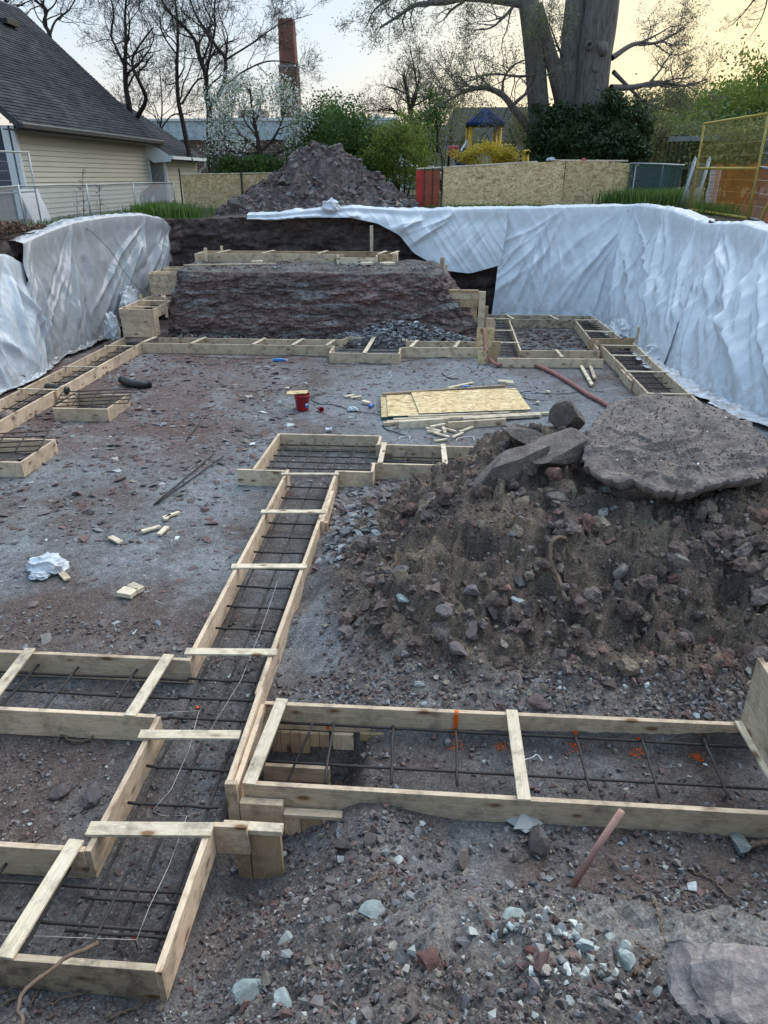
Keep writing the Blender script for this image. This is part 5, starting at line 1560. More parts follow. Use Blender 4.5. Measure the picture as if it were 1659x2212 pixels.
crumple('tarp_bundle', 'dirty bunched white tarp behind the far right corner of the ring-shaped form', 'tarp', (4.85, 19.6, .1), (.3, .75, .38), 3, 'tarp', 5, .9)
crumple('tarp_bundle', 'bunched white tarp lying between the right form and the side tarp', 'tarp', (5.15, 17.0, .08), (.35, .6, .34), 5, 'tarp', 5, .9)
crumple('tarp_bundle', 'small round bunch of white tarp on the back lip in front of the spoil heap', 'tarp', (-3.15, 21.95, 3.05), (.3, .22, .28), 7, 'tarp', 4, .6)
crumple('tarp_bundle', 'loose white sheet end bunched beside the upper stepped box', 'tarp', (-8.15, 19.0, .7), (.25, .6, .6), 8, 'tarp_leftw', 5, .7)
crumple('tarp_bundle', 'loose sheet end bunched beside the lower stepped box', 'tarp', (-8.15, 17.6, .3), (.2, .3, .6), 9, 'tarp_leftw', 5, .7)

# spoil heap on the back rim
def spoil():
    n = 190
    X = np.linspace(-7.6, -.3, 230); Y = np.linspace(22.15, 26.8, 130)
    X_, Y_ = np.meshgrid(X, Y)
    prof = np.interp(X, [-7.6, -7.0, -6.2, -5.4, -4.9, -4.3, -4.0, -3.5, -3.1, -2.5, -2.0, -1.5, -1.0, -.3], [-.1, .12, .55, 1.02, 1.35, 1.86, 1.92, 1.8, 1.7, 1.25, .9, .5, .22, -.1])
    c = np.exp(-np.abs((Y_ - 24.4) / 1.45) ** 2.0) 
    Z = prof[None] * c * 1.0
    Z = Z + (.42 * (ridged(X_ * 1.1, Y_ * 1.1, 5, 801) - .5) + .07 * fbm(X_ * 5, Y_ * 5, 4, 811, .6)) * np.clip(Z * 2, 0, 1)
    Z = Z + grade(X_, Y_) - .05 * sst(.15, .02, Z)
    n2 = np.clip(.5 + fbm(X_ * 1.5, Y_ * 1.5, 4, 821), 0, 1)[..., None]
    col = np.array([0.105, 0.082, 0.08]) * (1 - n2) + np.array([0.18, 0.15, 0.145]) * n2
    o = link('spoil_heap', gridmesh('spoil_heap', np.stack([X_, Y_, Z], -1), None, False, col), M['soil_far'])
    props(o, 'tall pointed heap of purple-brown shale spoil on the back rim', 'spoil heap')
    r2 = np.random.RandomState(9); m = 3800
    xi = r2.randint(2, 228, m); yi = r2.randint(2, 100, m); zz_ = Z[yi, xi]; k = (zz_ - grade(X[xi], Y[yi])) > .08
    xi, yi, zz_ = xi[k], yi[k], zz_[k]
    o = stones('shale_fragments', X[xi] + r2.uniform(-.02, .02, len(xi)), Y[yi], .04 + .3 * r2.rand(len(xi)) ** 3.2, T_CH, [7, 6, 2, .3, 6, .1, 0, 1, .05], 41, z=zz_, sink=.4, tilt=.6); props(o, 'angular shale blocks covering the spoil heap', 'shale rubble', kind='stuff')


spoil()
for (px, py, w, s_, lab) in [(505, 440, .42, 91, 'big grey rock at the left foot of the spoil heap'), (475, 455, .3, 92, 'smaller rock at the very left of the spoil heap'), (600, 390, .45, 93, 'large block halfway up the left flank of the spoil heap'), (520, 455, .25, 94, 'block low on the spoil heap beside the tarp tip')]:
    p = aty(px, py, 22.6)
    rock('rock', lab, 'rock', (p.x, 22.7 + (.6 if py < 400 else 0), p.z), (w, w * .8, w * .7), (.3, .2, s_), 'stone', s_, 2, 9, .05, tint=(.14, .12, .12))


# ------------------------------------------------------------------ wood, sheets and litter on the floor
def flat_board(label, cat, px0, py0, px1, py1, w=.09, h=.04, z=.02, mat='wood_pale', name='wood_offcut', group=None, tiltz=0):
    a = at(px0, py0, z); b = at(px1, py1, z + tiltz)
    g0 = hz(a.x, a.y); g1 = hz(b.x, b.y)
    o = bar(None, name, (a.x, a.y, max(z, g0 + h / 2)), (b.x, b.y, max(z, g1 + h / 2) + tiltz), w, h, M[mat])
    return props(o, label, cat, group)


OSB_ = thing('sheet_stack', 'stack of strand board sheets lying flat on the floor', 'plywood sheets', at(980, 870, 0))
def sheet(pts, z, t, mat, name='sheet'):
    P_ = [at(x, y, z) for x, y in pts]
    V = [(p.x, p.y, z) for p in P_] + [(p.x, p.y, z - t) for p in P_]
    F = [(0, 1, 2, 3), (7, 6, 5, 4), (0, 4, 5, 1), (1, 5, 6, 2), (2, 6, 7, 3), (3, 7, 4, 0)]
    o = solid(name, V, F, M[mat], OSB_)
    o.data.materials.append(M['osb_edge'])
    for p_ in o.data.polygons:
        if abs(p_.normal.z) < .5: p_.material_index = 1
    return o


sheet([(822, 858), (1090, 845), (1120, 893), (824, 901)], .055, .05, 'osb_dark')
sheet([(835, 854), (1100, 845), (1140, 888), (838, 899)], .075, .018, 'osb')
sheet([(888, 847), (1114, 838), (1147, 884), (906, 893)], .10, .02, 'osb')
L1 = thing('lumber_stack', 'boards lying along the far edge of the strand board sheets', 'lumber', at(950, 848, 0))
def lum(par, x0, y0, x1, y1, w, h, z, mat='wood'):
    a = at(x0, y0, z); b = at(x1, y1, z); bar(par, 'board', a, b, w, h, M[mat])
lum(L1, 825, 852, 1092, 834, .05, .05, .09, 'wood_warm'); lum(L1, 824, 857, 1093, 838, .09, .04, .03, 'wood_pale')
L2 = thing('lumber_stack', 'pale boards piled in front of the strand board sheets', 'lumber', at(980, 910, 0))
lum(L2, 882, 901, 1100, 893, .05, .06, .06, 'wood_pale'); lum(L2, 850, 907, 1185, 893, .06, .05, .04, 'wood_pale'); lum(L2, 828, 916, 1000, 903, .06, .06, .04, 'wood')
lum(L2, 1000, 905, 1167, 896, .14, .05, .05, 'wood_pale'); lum(L2, 836, 912, 1010, 903, .1, .04, .035, 'wood_pale'); lum(L2, 862, 918, 968, 911, .05, .13, .07, 'wood_pale'); lum(L2, 968, 919, 1092, 911, .05, .12, .065, 'wood')
g_off = 'pale wood offcuts heaped in front of the lumber'
for k, (a, b, c, d) in enumerate([(921, 925, 954, 932), (930, 922, 962, 916), (957, 923, 962, 935), (955, 925, 985, 932), (993, 933, 1022, 922), (938, 935, 970, 944), (978, 945, 1000, 935), (940, 953, 966, 949), (922, 932, 950, 934)]):
    labs = ['topmost left stick of the offcut heap', 'stick slanting up at the back of the offcut heap', 'short stick standing across the middle of the offcut heap', 'stick lying right of the middle of the offcut heap',
            'stick at the right end of the offcut heap, angled up', 'stick in front of the offcut heap slanting down right', 'stick in front right of the offcut heap slanting up', 'lone stick nearest the short form, below the offcut heap', 'flat stick at the bottom left of the offcut heap']
    flat_board(labs[k], 'wood offcut', a, b, c, d, .05, .03, .03 if k not in (1, 2) else .07, 'wood_pale', group=g_off)
for lab, a, b, c, d, w_ in [('offcut stick topmost of four on the open floor', 352, 1119, 387, 1106, .05), ('offcut stick lying just under the topmost one', 356, 1123, 368, 1112, .045), ('flat offcut left of the lower pair on the open floor', 306, 1148, 346, 1137, .06), ('flat offcut right of the lower pair on the open floor', 343, 1155, 361, 1138, .06),
                       ('small broken offcut left of the four sticks', 238, 1160, 262, 1172, .07), ('thick cut block left of a pair on the floor', 260, 1277, 291, 1283, .13), ('smaller cut block right of a pair on the floor', 281, 1265, 305, 1275, .09), ('offcut poking out from under the white bag', 132, 1236, 146, 1252, .07),
                       ('cut block behind the strand boards, left of two', 1076, 824, 1108, 826, .14), ('thin block behind the strand boards, right of two', 1094, 828, 1111, 829, .05), ('pair of sticks leaning behind the strand boards', 968, 838, 1022, 826, .07),
                       ('small offcut left of the strand boards, upper', 744, 857, 766, 853, .09), ('brown small offcut beside the upper one', 758, 859, 781, 856, .06), ('offcut cube left of the strand boards near the blue bottle', 784, 867, 800, 872, .08),
                       ('tiny wood cube right of the strand boards, farther', 1181, 846, 1187, 848, .07), ('tiny wood cube right of the strand boards, nearer', 1158, 870, 1165, 871, .07), ('small chip before the back form pad', 964, 769, 972, 771, .06), ('tiny chip on the floor behind the bucket', 617, 838, 625, 838, .05)]:
    flat_board(lab, 'wood offcut', a, b, c, d, w_, .05 if 'block' in lab or 'cube' in lab else .025, .03, 'wood_pale')
flat_board('broken muddy board leaning from the ring-shaped form onto the floor, right of two', 'board', 1263, 757, 1285, 818, .07, .03, .05, 'wood_dirty', name='loose_board')
flat_board('broken board lying on the floor, left of two by the ring-shaped form', 'board', 1247, 776, 1279, 832, .07, .04, .05, 'wood_pale', name='loose_board')
o = props(bar(None, 'loose_board', (-6.6, 19.0, 1.78), (-4.25, 19.35, 1.80), .08, .03, M['wood']), 'long thin board lying on the bench top', 'board')
for k, (x, y, l) in enumerate([(-1.55, 19.7, 'upper of two blocks at the right end of the bench top'), (-1.45, 19.55, 'lower of two blocks at the right end of the bench top'), (-2.05, 19.55, 'small pale block under the pale box on the bench'), (-5.0, 19.75, 'small offcut against the form on the bench')]):
    props(bar(None, 'wood_offcut', (x, y, 1.79), (x + .3, y + .02, 1.81), .15, .05, M['wood_pale']), l, 'wood offcut')
props(bar(None, 'wood_offcut', tuple(aty(572, 473, 22.0)), tuple(aty(603, 475, 22.0)), .2, .03, M['wood_pale']), 'pale scrap board on the back rim left of the tarp tip', 'wood offcut') if False else None

# bucket
bp = at(654, 886, 0)
B = thing('bucket', 'dark red plastic bucket with a board across its rim', 'bucket', (bp.x, bp.y, 0))
lathe('pail', [(0, .005), (.105, .005), (.11, .02), (.14, .27), (.15, .275), (.15, .30), (.14, .30), (.135, .275), (.104, .03), (0, .03)], M['bucket'], B, (bp.x, bp.y, 0))
bar(B, 'label_sticker', (bp.x + .075, bp.y - .122, .12), (bp.x + .13, bp.y - .085, .12), .004, .09, M['bluebottle'])
bar(B, 'label_sticker', (bp.x + .08, bp.y - .125, .14), (bp.x + .125, bp.y - .092, .14), .004, .03, M['plastic_white'])
tube_obj('handle', spline([(bp.x - .15, bp.y, .27), (bp.x - .12, bp.y + .12, .2), (bp.x, bp.y + .17, .17), (bp.x + .12, bp.y + .12, .2), (bp.x + .15, bp.y, .27)], 16), .004, M['galv'], B, 5)
props(bar(None, 'board_scrap', (bp.x - .28, bp.y + .02, .31), (bp.x + .09, bp.y + .06, .325), .2, .02, M['osb']), 'square scrap of strand board resting on the bucket rim', 'board')
cp_ = at(690, 883, .04)
cup = lathe('cup', [(0, 0), (.033, 0), (.045, .115), (.048, .12), (.045, .12), (.031, .008), (0, .008)], M['bucket'], None, tuple(cp_), (1.45, 0, .5)); props(cup, 'red disposable cup lying beside the bucket', 'cup')
lathe('cup_base', [(0, -.002), (.0325, -.002), (.0325, .001)], M['plastic_white'], cup, (0, 0, 0)) if False else None
def bottle(label, px, py, s=1.0, rz=.2):
    p = at(px, py, .04)
    o = lathe('bottle', [(0, 0), (.03, 0), (.033, .01), (.033, .13), (.028, .16), (.012, .18), (.012, .2), (0, .2)], M['bluebottle'], None, tuple(p), (0, PI / 2, rz)); o.scale = (s, s, s)
    c = lathe('cap', [(0, .195), (.0145, .195), (.0145, .215), (0, .215)], M['plastic_white'], None, (0, 0, 0), None, 14); c.parent = o
    return props(o, label, 'bottle')


bottle('blue plastic bottle lying on the floor in front of the back form', 590, 778, 1.5, .1)
bottle('small blue bottle end beside the offcut left of the strand boards', 798, 878, 1.0, 1.2)
bottle('blue bottle half hidden behind the sticks at the strand boards', 998, 836, 1.0, .3)
crumple('plastic_wrap', 'crumpled clear plastic on the floor right of the cup', 'plastic wrap', tuple(at(762, 884, .04)), (.11, .08, .06), 12, 'tarp_leftw', 4, .6)
crumple('plastic_wrap', 'pale plastic wrap on the floor by the ring-shaped form', 'plastic wrap', tuple(at(1215, 772, .02)), (.3, .12, .06), 14, 'tarp_leftw', 4, .8)
o = lathe('spool', [(0, 0), (.04, 0), (.04, .012), (.028, .016), (.028, .09), (.04, .094), (.04, .105), (0, .105)], M['plastic_white'], None, tuple(at(703, 928, .04)), (0, PI / 2, .2)); props(o, 'white string spool on the floor beyond the square pad', 'spool')
p = at(541, 960, .02); props(bar(None, 'card_scrap', (p.x - .06, p.y, .02), (p.x + .07, p.y + .02, .03), .09, .01, M['plastic_white']), 'small pale blue card lying on the open floor', 'paper')
# bag
BG = thing('plastic_bag', 'crumpled white plastic bag with a knotted tail on the open floor', 'plastic bag', at(105, 1225, 0))
q = at(103, 1222, .06); crumple('bag_body', None, None, tuple(q), (.24, .19, .14), 21, 'tarp', 5, .6, BG)
q = at(85, 1243, .03); crumple('bag_tail', None, None, tuple(q), (.13, .09, .06), 23, 'tarp', 5, .7, BG)
# pipe bend
pp = [at(x, y, .09) for x, y in [(262, 820), (268, 822), (285, 829), (305, 831), (318, 829), (327, 828)]]
c = spline(pp, 60); rr = .075 + .006 * np.sin(np.arange(len(c)) * 2.0)
PB = tube_obj('drain_pipe', c, rr, M['black'], None, 16); props(PB, 'black corrugated pipe bend lying right of the left long form', 'pipe')
for (a, b, l) in [((-7.5, 16.9, .15), (-6.95, 16.95, .15), 'black sleeve pipe across the far end of the long left form'), ((-7.55, 13.1, .14), (-7.05, 12.9, .14), 'black sleeve pipe lying across the middle of the long left form')]:
    props(tube_obj('drain_pipe', [Vector(a), Vector(a).lerp(Vector(b), .5), Vector(b)], .075, M['black'], None, 14), l, 'pipe')
# hose, cables
hp = spline([(1.08, 17.25, .55), (1.1, 17.0, .6), (1.12, 16.6, .3), (1.22, 16.2, .12), (1.4, 15.9, .06)] + [tuple(at(x, y, .05)) for x, y in [(1110, 776), (1145, 785), (1180, 798), (1210, 814), (1240, 832), (1270, 852), (1300, 868), (1335, 890)]], 120)
props(tube_obj('hose', hp, .042, M['hose'], None, 10), 'dusty red hose snaking from the strand board corner to the dirt heap', 'hose')
def cable(label, pts, r=.008, mat='black', z=.02):
    props(tube_obj('cable', spline([tuple(at(x, y, z)) for x, y in pts], 70), r, M[mat], None, 5), label, 'cable')


cable('thin black cable tangled across the floor before the back form', [(430, 770), (520, 775), (600, 772), (640, 768), (700, 772), (760, 782), (830, 786), (900, 776), (950, 772), (1050, 765)], .007)
cable('black cable loop beside the bucket', [(668, 858), (680, 852), (703, 848), (690, 851), (672, 862), (690, 872), (720, 874), (760, 886), (800, 892), (822, 896)], .008)
cable('black cable loop right of the strand boards', [(1255, 842), (1240, 848), (1200, 851), (1160, 848), (1130, 846), (1123, 854), (1140, 862), (1160, 864)], .009)
cable('black strap piece left of the offcut heap', [(826, 918), (832, 926), (850, 932), (868, 938), (880, 942)], .009)
cable('grey loose wire on the floor behind the strand boards', [(955, 805), (962, 812), (975, 817), (990, 818)], .014, 'root')
for k, (lab, pts) in enumerate([('thin white banding strip right of the offcut heap', [(985, 952), (990, 946), (1008, 943), (1022, 944), (1024, 952)]), ('bent white wire left of the offcut heap', [(862, 948), (866, 944), (880, 942), (886, 943), (884, 949)]), ('white string on the floor behind the strand boards, left', [(826, 816), (838, 816), (845, 812), (841, 806), (845, 802)]),
                           ('white string on the floor behind the strand boards, right', [(955, 816), (968, 814), (978, 810), (984, 808)]), ('straight white strip by the black cable loop', [(1125, 844), (1133, 848), (1150, 848), (1180, 847)])]):
    cable(lab, pts, .006, 'plastic_white')
cable('bent white wire around the middle strap of the wide right form', [(1131, 1718), (1128, 1690), (1122, 1650), (1132, 1642), (1150, 1636), (1160, 1630), (1172, 1644)], .003, 'plastic_white', .13)
# strings and orange pins
def string(label, pts, z=.17, r=.0016):
    props(tube_obj('string_line', [at(x, y, z) for x, y in pts], r, M['string'], None, 4), label, 'string')


string('white string running down the ladder-like form', [(600, 1253), (585, 1300), (560, 1370), (520, 1470), (437, 1605)])
string('string from the upper orange pin to the pair of lower pins', [(430, 1535), (408, 1620), (370, 1705), (330, 1750)], .14)
string('slack string between the lower orange pins', [(330, 1752), (350, 1762), (405, 1762), (440, 1752), (480, 1748)], .06)
string('string from the lower pins to the pin in the nearest form', [(404, 1762), (365, 1870), (322, 1960), (295, 2030)], .14)
string('string running left from the pin in the nearest form', [(295, 2030), (150, 2025), (0, 2018)], .12)
string('string running left from the upper orange pin', [(428, 1535), (330, 1541)], .17)
for px, py, l in [(428, 1538, 'orange marking pin in the ladder-like form, uppermost'), (402, 1752, 'orange marking pin right of the lower pair'), (330, 1750, 'orange marking pin left of the lower pair'), (293, 2035, 'orange marking pin in the nearest bottom left form')]:
    p = at(px, py, .06); T_ = thing('marking_pin', l, 'pin', (p.x, p.y, 0))
    lathe('head', [(0, 0), (.012, 0), (.012, .01), (0, .012)], M['orange'], T_, (p.x, p.y, .1), None, 10); tube_obj('shank', [(p.x, p.y, 0), (p.x, p.y, .05), (p.x, p.y, .1)], .003, M['rebar'], T_, 5)
# orange sprayed stones inside the right form: paint on clustered pebbles
for k, (px, py, l) in enumerate([(722, 1618, 'leftmost'), (985, 1610, 'under the striped board'), (1086, 1613, 'left of the middle strap'), (1241, 1612, 'right of the middle strap'), (1379, 1626, 'second from the right'), (1510, 1634, 'rightmost and faint'), (204 + 420, 1066, 'in the far end of the ladder-like form')]):
    r2 = np.random.RandomState(k + 60); p = at(px, py, .0); m = 40 if k != 6 else 12
    x = p.x + r2.normal(0, .028, m); y = p.y + r2.normal(0, .03, m)
    o = stones('sprayed_pebbles', x, y, .008 + .018 * r2.rand(m), T_CH, [1] * 9, 70 + k, sink=.3, mat='paint'); props(o, 'patch of orange sprayed pebbles, ' + (l if k == 6 else l + ' in the wide right form'), 'pebbles', kind='stuff')
for (px, py) in [(484, 1660), (462, 1705), (436, 1797)]:
    p = at(px, py, .13); blotch(None, 'x', (0, 0, 0), .01, .01, 'paint', 1) if False else None
# folded paper, pipe handle
fp = at(1130, 1792, .03); g = hz(fp.x, fp.y)
FP = thing('folded_paper', 'folded grey paper sheet lying in front of the wide right form', 'paper', (fp.x, fp.y, g))
solid('sheet', [(-.11, .04, .02), (.01, -.06, .03), (.13, .03, .025), (.0, .09, .09), (-.11, .04, .024), (.01, -.06, .034), (.13, .03, .029), (.0, .09, .094)], [(0, 1, 3), (1, 2, 3), (4, 7, 5), (5, 7, 6), (0, 4, 5, 1), (1, 5, 6, 2)], M['card'], FP, (fp.x, fp.y, g))
solid('flap', [(-.05, -.05, .028), (.1, -.04, .03), (.02, .06, .08), (-.05, -.05, .032), (.1, -.04, .034), (.02, .06, .084)], [(0, 1, 2), (3, 5, 4), (0, 3, 4, 1)], M['card'], FP, (fp.x - .02, fp.y + .01, g + .01))
a = at(1240, 1873, .22); b = aty(1343, 1752, 3.05); 
props(tube_obj('handle_stick', [Vector((a.x, a.y, hz(a.x, a.y) - .03)), (Vector((a.x, a.y, hz(a.x, a.y))) + b) / 2, b], .02, M['pink_pipe'], None, 10), 'pinkish round stick poking up out of the near bank', 'stick')
# roots and twigs
def root(label, pts, r0, r1, name='root', mat='root', wob=.01):
    c = spline(pts, 26); r2 = random.Random(len(label)); c = c + np.array([[r2.uniform(-wob, wob) for _ in range(3)] for _ in c])
    props(tube_obj(name, c, np.linspace(r0, r1, len(c)), M[mat], None, 6), label, 'root')


def gp(px, py, zg, lift=.02):
    p = hit(px, py); return (p.x, p.y, hz(p.x, p.y) + lift)


root('thick forked root hanging down the face of the dirt heap', [gp(1222, 1178, 1.08), gp(1215, 1200, .95, .05), gp(1187, 1212, .9, .05), gp(1186, 1240, .8, .06), gp(1200, 1275, .65, .06), gp(1222, 1315, .5, .04)], .018, .022)
root('thin side root beside the thick forked one', [gp(1222, 1185, 1.05), gp(1236, 1225, .85, .06), gp(1238, 1245, .8, .06), gp(1215, 1262, .7, .06)], .008, .005)
root('root lying on the soil below the left branch form', [gp(110, 1583, 0), gp(140, 1597, 0), gp(172, 1612, 0, .03), gp(205, 1595, 0)], .009, .007)
root('long bare stick rising across the bottom left form', [(-1.52, 1.5, .75), (-1.60, 1.62, .72), (-1.66, 1.74, .72), (-1.60, 1.9, .68), (-1.50, 2.08, .58)], .007, .011, 'stick')
root('root lying on the slate chips by the square pad', [gp(778, 1078, .15), gp(800, 1100, .2, .05), gp(838, 1113, .35, .05), gp(860, 1122, .4, .03)], .012, .009)
root('curved root on the bank right of centre', [gp(1410, 1950, .75), gp(1420, 1985, .85), gp(1432, 2025, .95), gp(1436, 2045, 1.0)], .008, .006)
root('thin root arching beside the pale corner rock', [gp(1370, 2048, 1.0), gp(1400, 2065, 1.05), gp(1418, 2095, 1.1)], .004, .003)
root('pale stub root left of the corner rock', [gp(1368, 2118, 1.15), gp(1385, 2098, 1.1), gp(1403, 2082, 1.05)], .01, .008)
root('long thin root at the right edge of the bank', [gp(1495, 1890, .5), gp(1540, 1915, .6), gp(1590, 1960, .7), gp(1655, 1990, .75)], .006, .006)
root('thin root on the bank below the folded paper', [gp(1090, 1955, .7), gp(1125, 1975, .8), gp(1138, 2015, .9), gp(1140, 2050, 1.0)], .004, .003)
root('short broken stick in the rubble left of centre', [gp(795, 1930, .55, .08), gp(812, 1905, .5), gp(822, 1890, .45)], .007, .005)
root('thick brown branch end at the right edge above the bank', [gp(1600, 1848, .3, .05), gp(1630, 1840, .28, .05), gp(1680, 1832, .25, .05)], .02, .02)
for k, (pts, l) in enumerate([([(0, 2185), (60, 2150), (110, 2110), (118, 2100)], 'leftmost of the roots in the bottom left corner'), ([(0, 2160), (50, 2135), (100, 2120), (200, 2100)], 'long low root in the bottom left corner'), ([(70, 2190), (90, 2150), (115, 2105)], 'upright root in the bottom left corner'),
                          ([(285, 2100), (290, 2125), (296, 2152)], 'small upright root under the end board'), ([(100, 2180), (180, 2160), (260, 2125), (330, 2115)], 'root running right under the end board'), ([(240, 2212), (300, 2180), (350, 2150), (380, 2110)], 'dark root crossing the bottom of the bank')]):
    root(l, [gp(x, y, .15, .03) for x, y in pts], .006, .004)
root('twiggy root poking from the top of the rock bench', [(-1.4, 18.45, 1.6), (-1.1, 18.3, 1.72), (-.8, 18.25, 1.6)], .008, .005)
root('long yellow root hanging over the left sheet and the bench corner', [tuple(aty(205, 450, 20.5) if False else Vector((-9.2, 18.2, 2.9))), (-8.75, 18.3, 2.75), (-8.3, 18.5, 2.2), (-7.8, 18.4, 1.45), (-7.2, 18.2, 1.12), (-6.6, 18.0, 1.2), (-6.3, 17.95, 1.1), (-6.15, 17.9, .75)], .009, .007, wob=.02)


# ------------------------------------------------------------------ house on the left
HX = -12.0; HY0, HY1 = 21.7, 31.7; HZ0, HZ1 = 2.55, 5.15; HW = 9.0
HS = thing('house', 'cream sided house with a steep dark shingle roof on the left', 'house', (HX - 4, (HY0 + HY1) / 2, HZ0))
nrow = 18; dh = (HZ1 - HZ0) / nrow
for k in range(nrow):
    z0 = HZ0 + k * dh
    V = [(HX + .03, HY0 + .1, z0), (HX + .03, HY1 - .08, z0), (HX + .004, HY1 - .08, z0 + dh), (HX + .004, HY0 + .1, z0 + dh), (HX - .05, HY0 + .1, z0), (HX - .05, HY1 - .08, z0), (HX - .05, HY1 - .08, z0 + dh), (HX - .05, HY0 + .1, z0 + dh)]
    F = [(0, 1, 2, 3), (0, 4, 5, 1), (4, 7, 6, 5), (1, 5, 6, 2), (0, 3, 7, 4), (3, 2, 6, 7)]
    solid('siding_board', V, F, M['siding'], HS)
bar(HS, 'corner_trim', (HX + .02, HY0 + .04, HZ0), (HX + .02, HY0 + .04, HZ1), .12, .12, M['white']); bar(HS, 'corner_trim', (HX + .02, HY1 - .04, HZ0), (HX + .02, HY1 - .04, HZ1), .1, .1, M['white'])
# near gable wall
bar(HS, 'gable_wall', (HX - .06, HY0 + .05, (HZ0 + HZ1) / 2), (HX - HW, HY0 + .05, (HZ0 + HZ1) / 2), .06, HZ1 - HZ0, M['door_blue'])
for k in range(9): bar(HS, 'siding_board', (HX - .35, HY0 + .01, HZ0 + .3 + k * .28), (HX - HW, HY0 + .01, HZ0 + .3 + k * .28), .02, .26, M['door_blue'])
bar(HS, 'door_trim', (HX - .2, HY0 - .0, HZ0), (HX - .2, HY0 - .0, HZ1), .2, .05, M['white'])
bar(HS, 'far_wall', (HX - .06, HY1 - .05, (HZ0 + HZ1) / 2), (HX - HW, HY1 - .05, (HZ0 + HZ1) / 2), .06, HZ1 - HZ0, M['siding_grey'])
# roof
RZ = HZ1 + .02; ex = HX + .5; pitch = .92; rx = HX - HW / 2; rz = RZ + (ex - rx) * pitch
y0, y1 = HY0 - .5, HY1 + .35
V = [(ex, y0, RZ), (ex, y1, RZ), (rx, y1, rz), (rx, y0, rz), (2 * rx - ex, y0, RZ), (2 * rx - ex, y1, RZ)]
V += [(a, b, c - .18) for a, b, c in V]
F = [(0, 1, 2, 3), (3, 2, 5, 4), (6, 9, 8, 7), (9, 10, 11, 8), (0, 3, 9, 6), (3, 4, 10, 9), (1, 7, 8, 2), (2, 8, 11, 5), (0, 6, 7, 1), (4, 5, 11, 10)]
solid('roof', V, F, M['dark'], HS)
# shingle courses
def shingles(par, ex, rx, RZ, rz, y0, y1, expo=.14, tab=.3):
    L_ = math.hypot(ex - rx, rz - RZ); n = int(L_ / expo); ux = (rx - ex) / L_; uz = (rz - RZ) / L_; nx, nz = uz, -ux
    if nz < 0: nx, nz = -nx, -nz
    Vs = []; Fs = []; r_ = np.random.RandomState(3); Ts = []
    for k in range(n):
        off = r_.rand() * tab; y = y0 + off - tab
        while y < y1:
            a = max(y, y0); b = min(y + tab - .006, y1)
            if b > a:
                t = .012 + r_.rand() * .008; s0 = k * expo; s1 = s0 + expo + .02
                i = len(Vs)
                for (s_, h, yy) in [(s0, t + .008, a), (s0, t + .008, b), (s1, .003, b), (s1, .003, a), (s0, 0, a), (s0, 0, b)]:
                    Vs.append((ex + ux * s_ + nx * h, yy, RZ + uz * s_ + nz * h))
                Fs += [(i, i + 1, i + 2, i + 3), (i + 4, i + 5, i + 1, i)]
                v = r_.uniform(.65, 1.3); Ts += [(v * .042, v * .044, v * .05)] * 6
            y += tab
    me = npmesh('shingles', np.array(Vs), np.array(Fs), False, np.array(Ts))
    o = link('shingles', me, M['shingle_t'], par); o['kind'] = 'stuff'


m, nt, b = new_mat('shingle tint', .92, .2)
a = nd(nt, 'ShaderNodeAttribute', attribute_name='tint'); n_ = noise(nt, coords(nt), .8, 4, .6); r_ = ramp(nt, n_.outputs[0], [(.35, (.7, .7, .72)), (.65, (1.25, 1.25, 1.25))])
nt.links.new(mixc(nt, 1.0, a.outputs['Color'], r_.outputs[0], 'MULTIPLY'), b.inputs['Base Color'])
M['shingle_t'] = m
shingles(HS, ex, rx, RZ, rz, y0, y1)
GU = bar(HS, 'gutter', (ex + .06, y0, RZ - .06), (ex + .06, y1, RZ - .06), .13, .13, M['dark'], bev=.02); bar(GU, 'gutter_lip', (ex + .13, y0, RZ + .01), (ex + .13, y1, RZ + .01), .012, .02, M['galv'])
bar(HS, 'soffit', (ex - .22, y0, RZ - .14), (ex - .22, y1, RZ - .14), .5, .03, M['dark']); bar(HS, 'fascia_board', (ex - .0, y0, RZ - .1), (ex, y1, RZ - .1), .03, .2, M['dark'])
# roof vent
vv = Vector((ex + (rx - ex) * .77, HY1 - 3.0, RZ + (rz - RZ) * .77)); bar(HS, 'roof_vent', vv + Vector((.1, -.4, .0)), vv + Vector((.1, .4, .0)), .4, .16, M['dark'])
# small annex behind
AN = thing('garage', 'small lower outbuilding behind the house with a grey end wall', 'outbuilding', (-12.5, 33.5, 2.6))
ax, ay0, ay1 = -11.42, 32.0, 36.2
for k in range(12):
    z0 = 2.6 + k * .165
    bar(AN, 'siding_board', (ax, ay0, z0 + .08), (ax, ay1, z0 + .08), .04, .155, M['siding'], roll=.08)
    if k < 12: bar(AN, 'siding_board', (ax - .05, ay0 - .02, z0 + .08), (ax - 3.2, ay0 - .02, z0 + .08), .04, .155, M['siding_grey'], roll=.0)
for k in range(9):
    bar(AN, 'siding_board', (ax - .3 * k - .35, ay0 - .02, 2.6 + (12 + k) * .165 + .08), (ax - 3.6, ay0 - .02, 2.6 + (12 + k) * .165 + .08), .04, .155, M['siding_grey'])
bar(AN, 'corner_trim', (ax, ay0 - .03, 2.6), (ax, ay0 - .03, 4.6), .12, .1, M['white'])
zr = 4.62; V = [(ax + .4, ay0 - .4, zr), (ax + .4, ay1 + .2, zr), (ax - 3.2, ay1 + .2, zr + 2.3), (ax - 3.2, ay0 - .4, zr + 2.3)]; V += [(p[0], p[1], p[2] - .16) for p in V]
solid('roof', V, [(0, 1, 2, 3), (7, 6, 5, 4), (0, 4, 5, 1), (1, 5, 6, 2), (2, 6, 7, 3), (3, 7, 4, 0)], M['dark'], AN)
shingles(AN, ax + .4, ax - 3.2, zr, zr + 2.3, ay0 - .4, ay1 + .2, .16, .35)
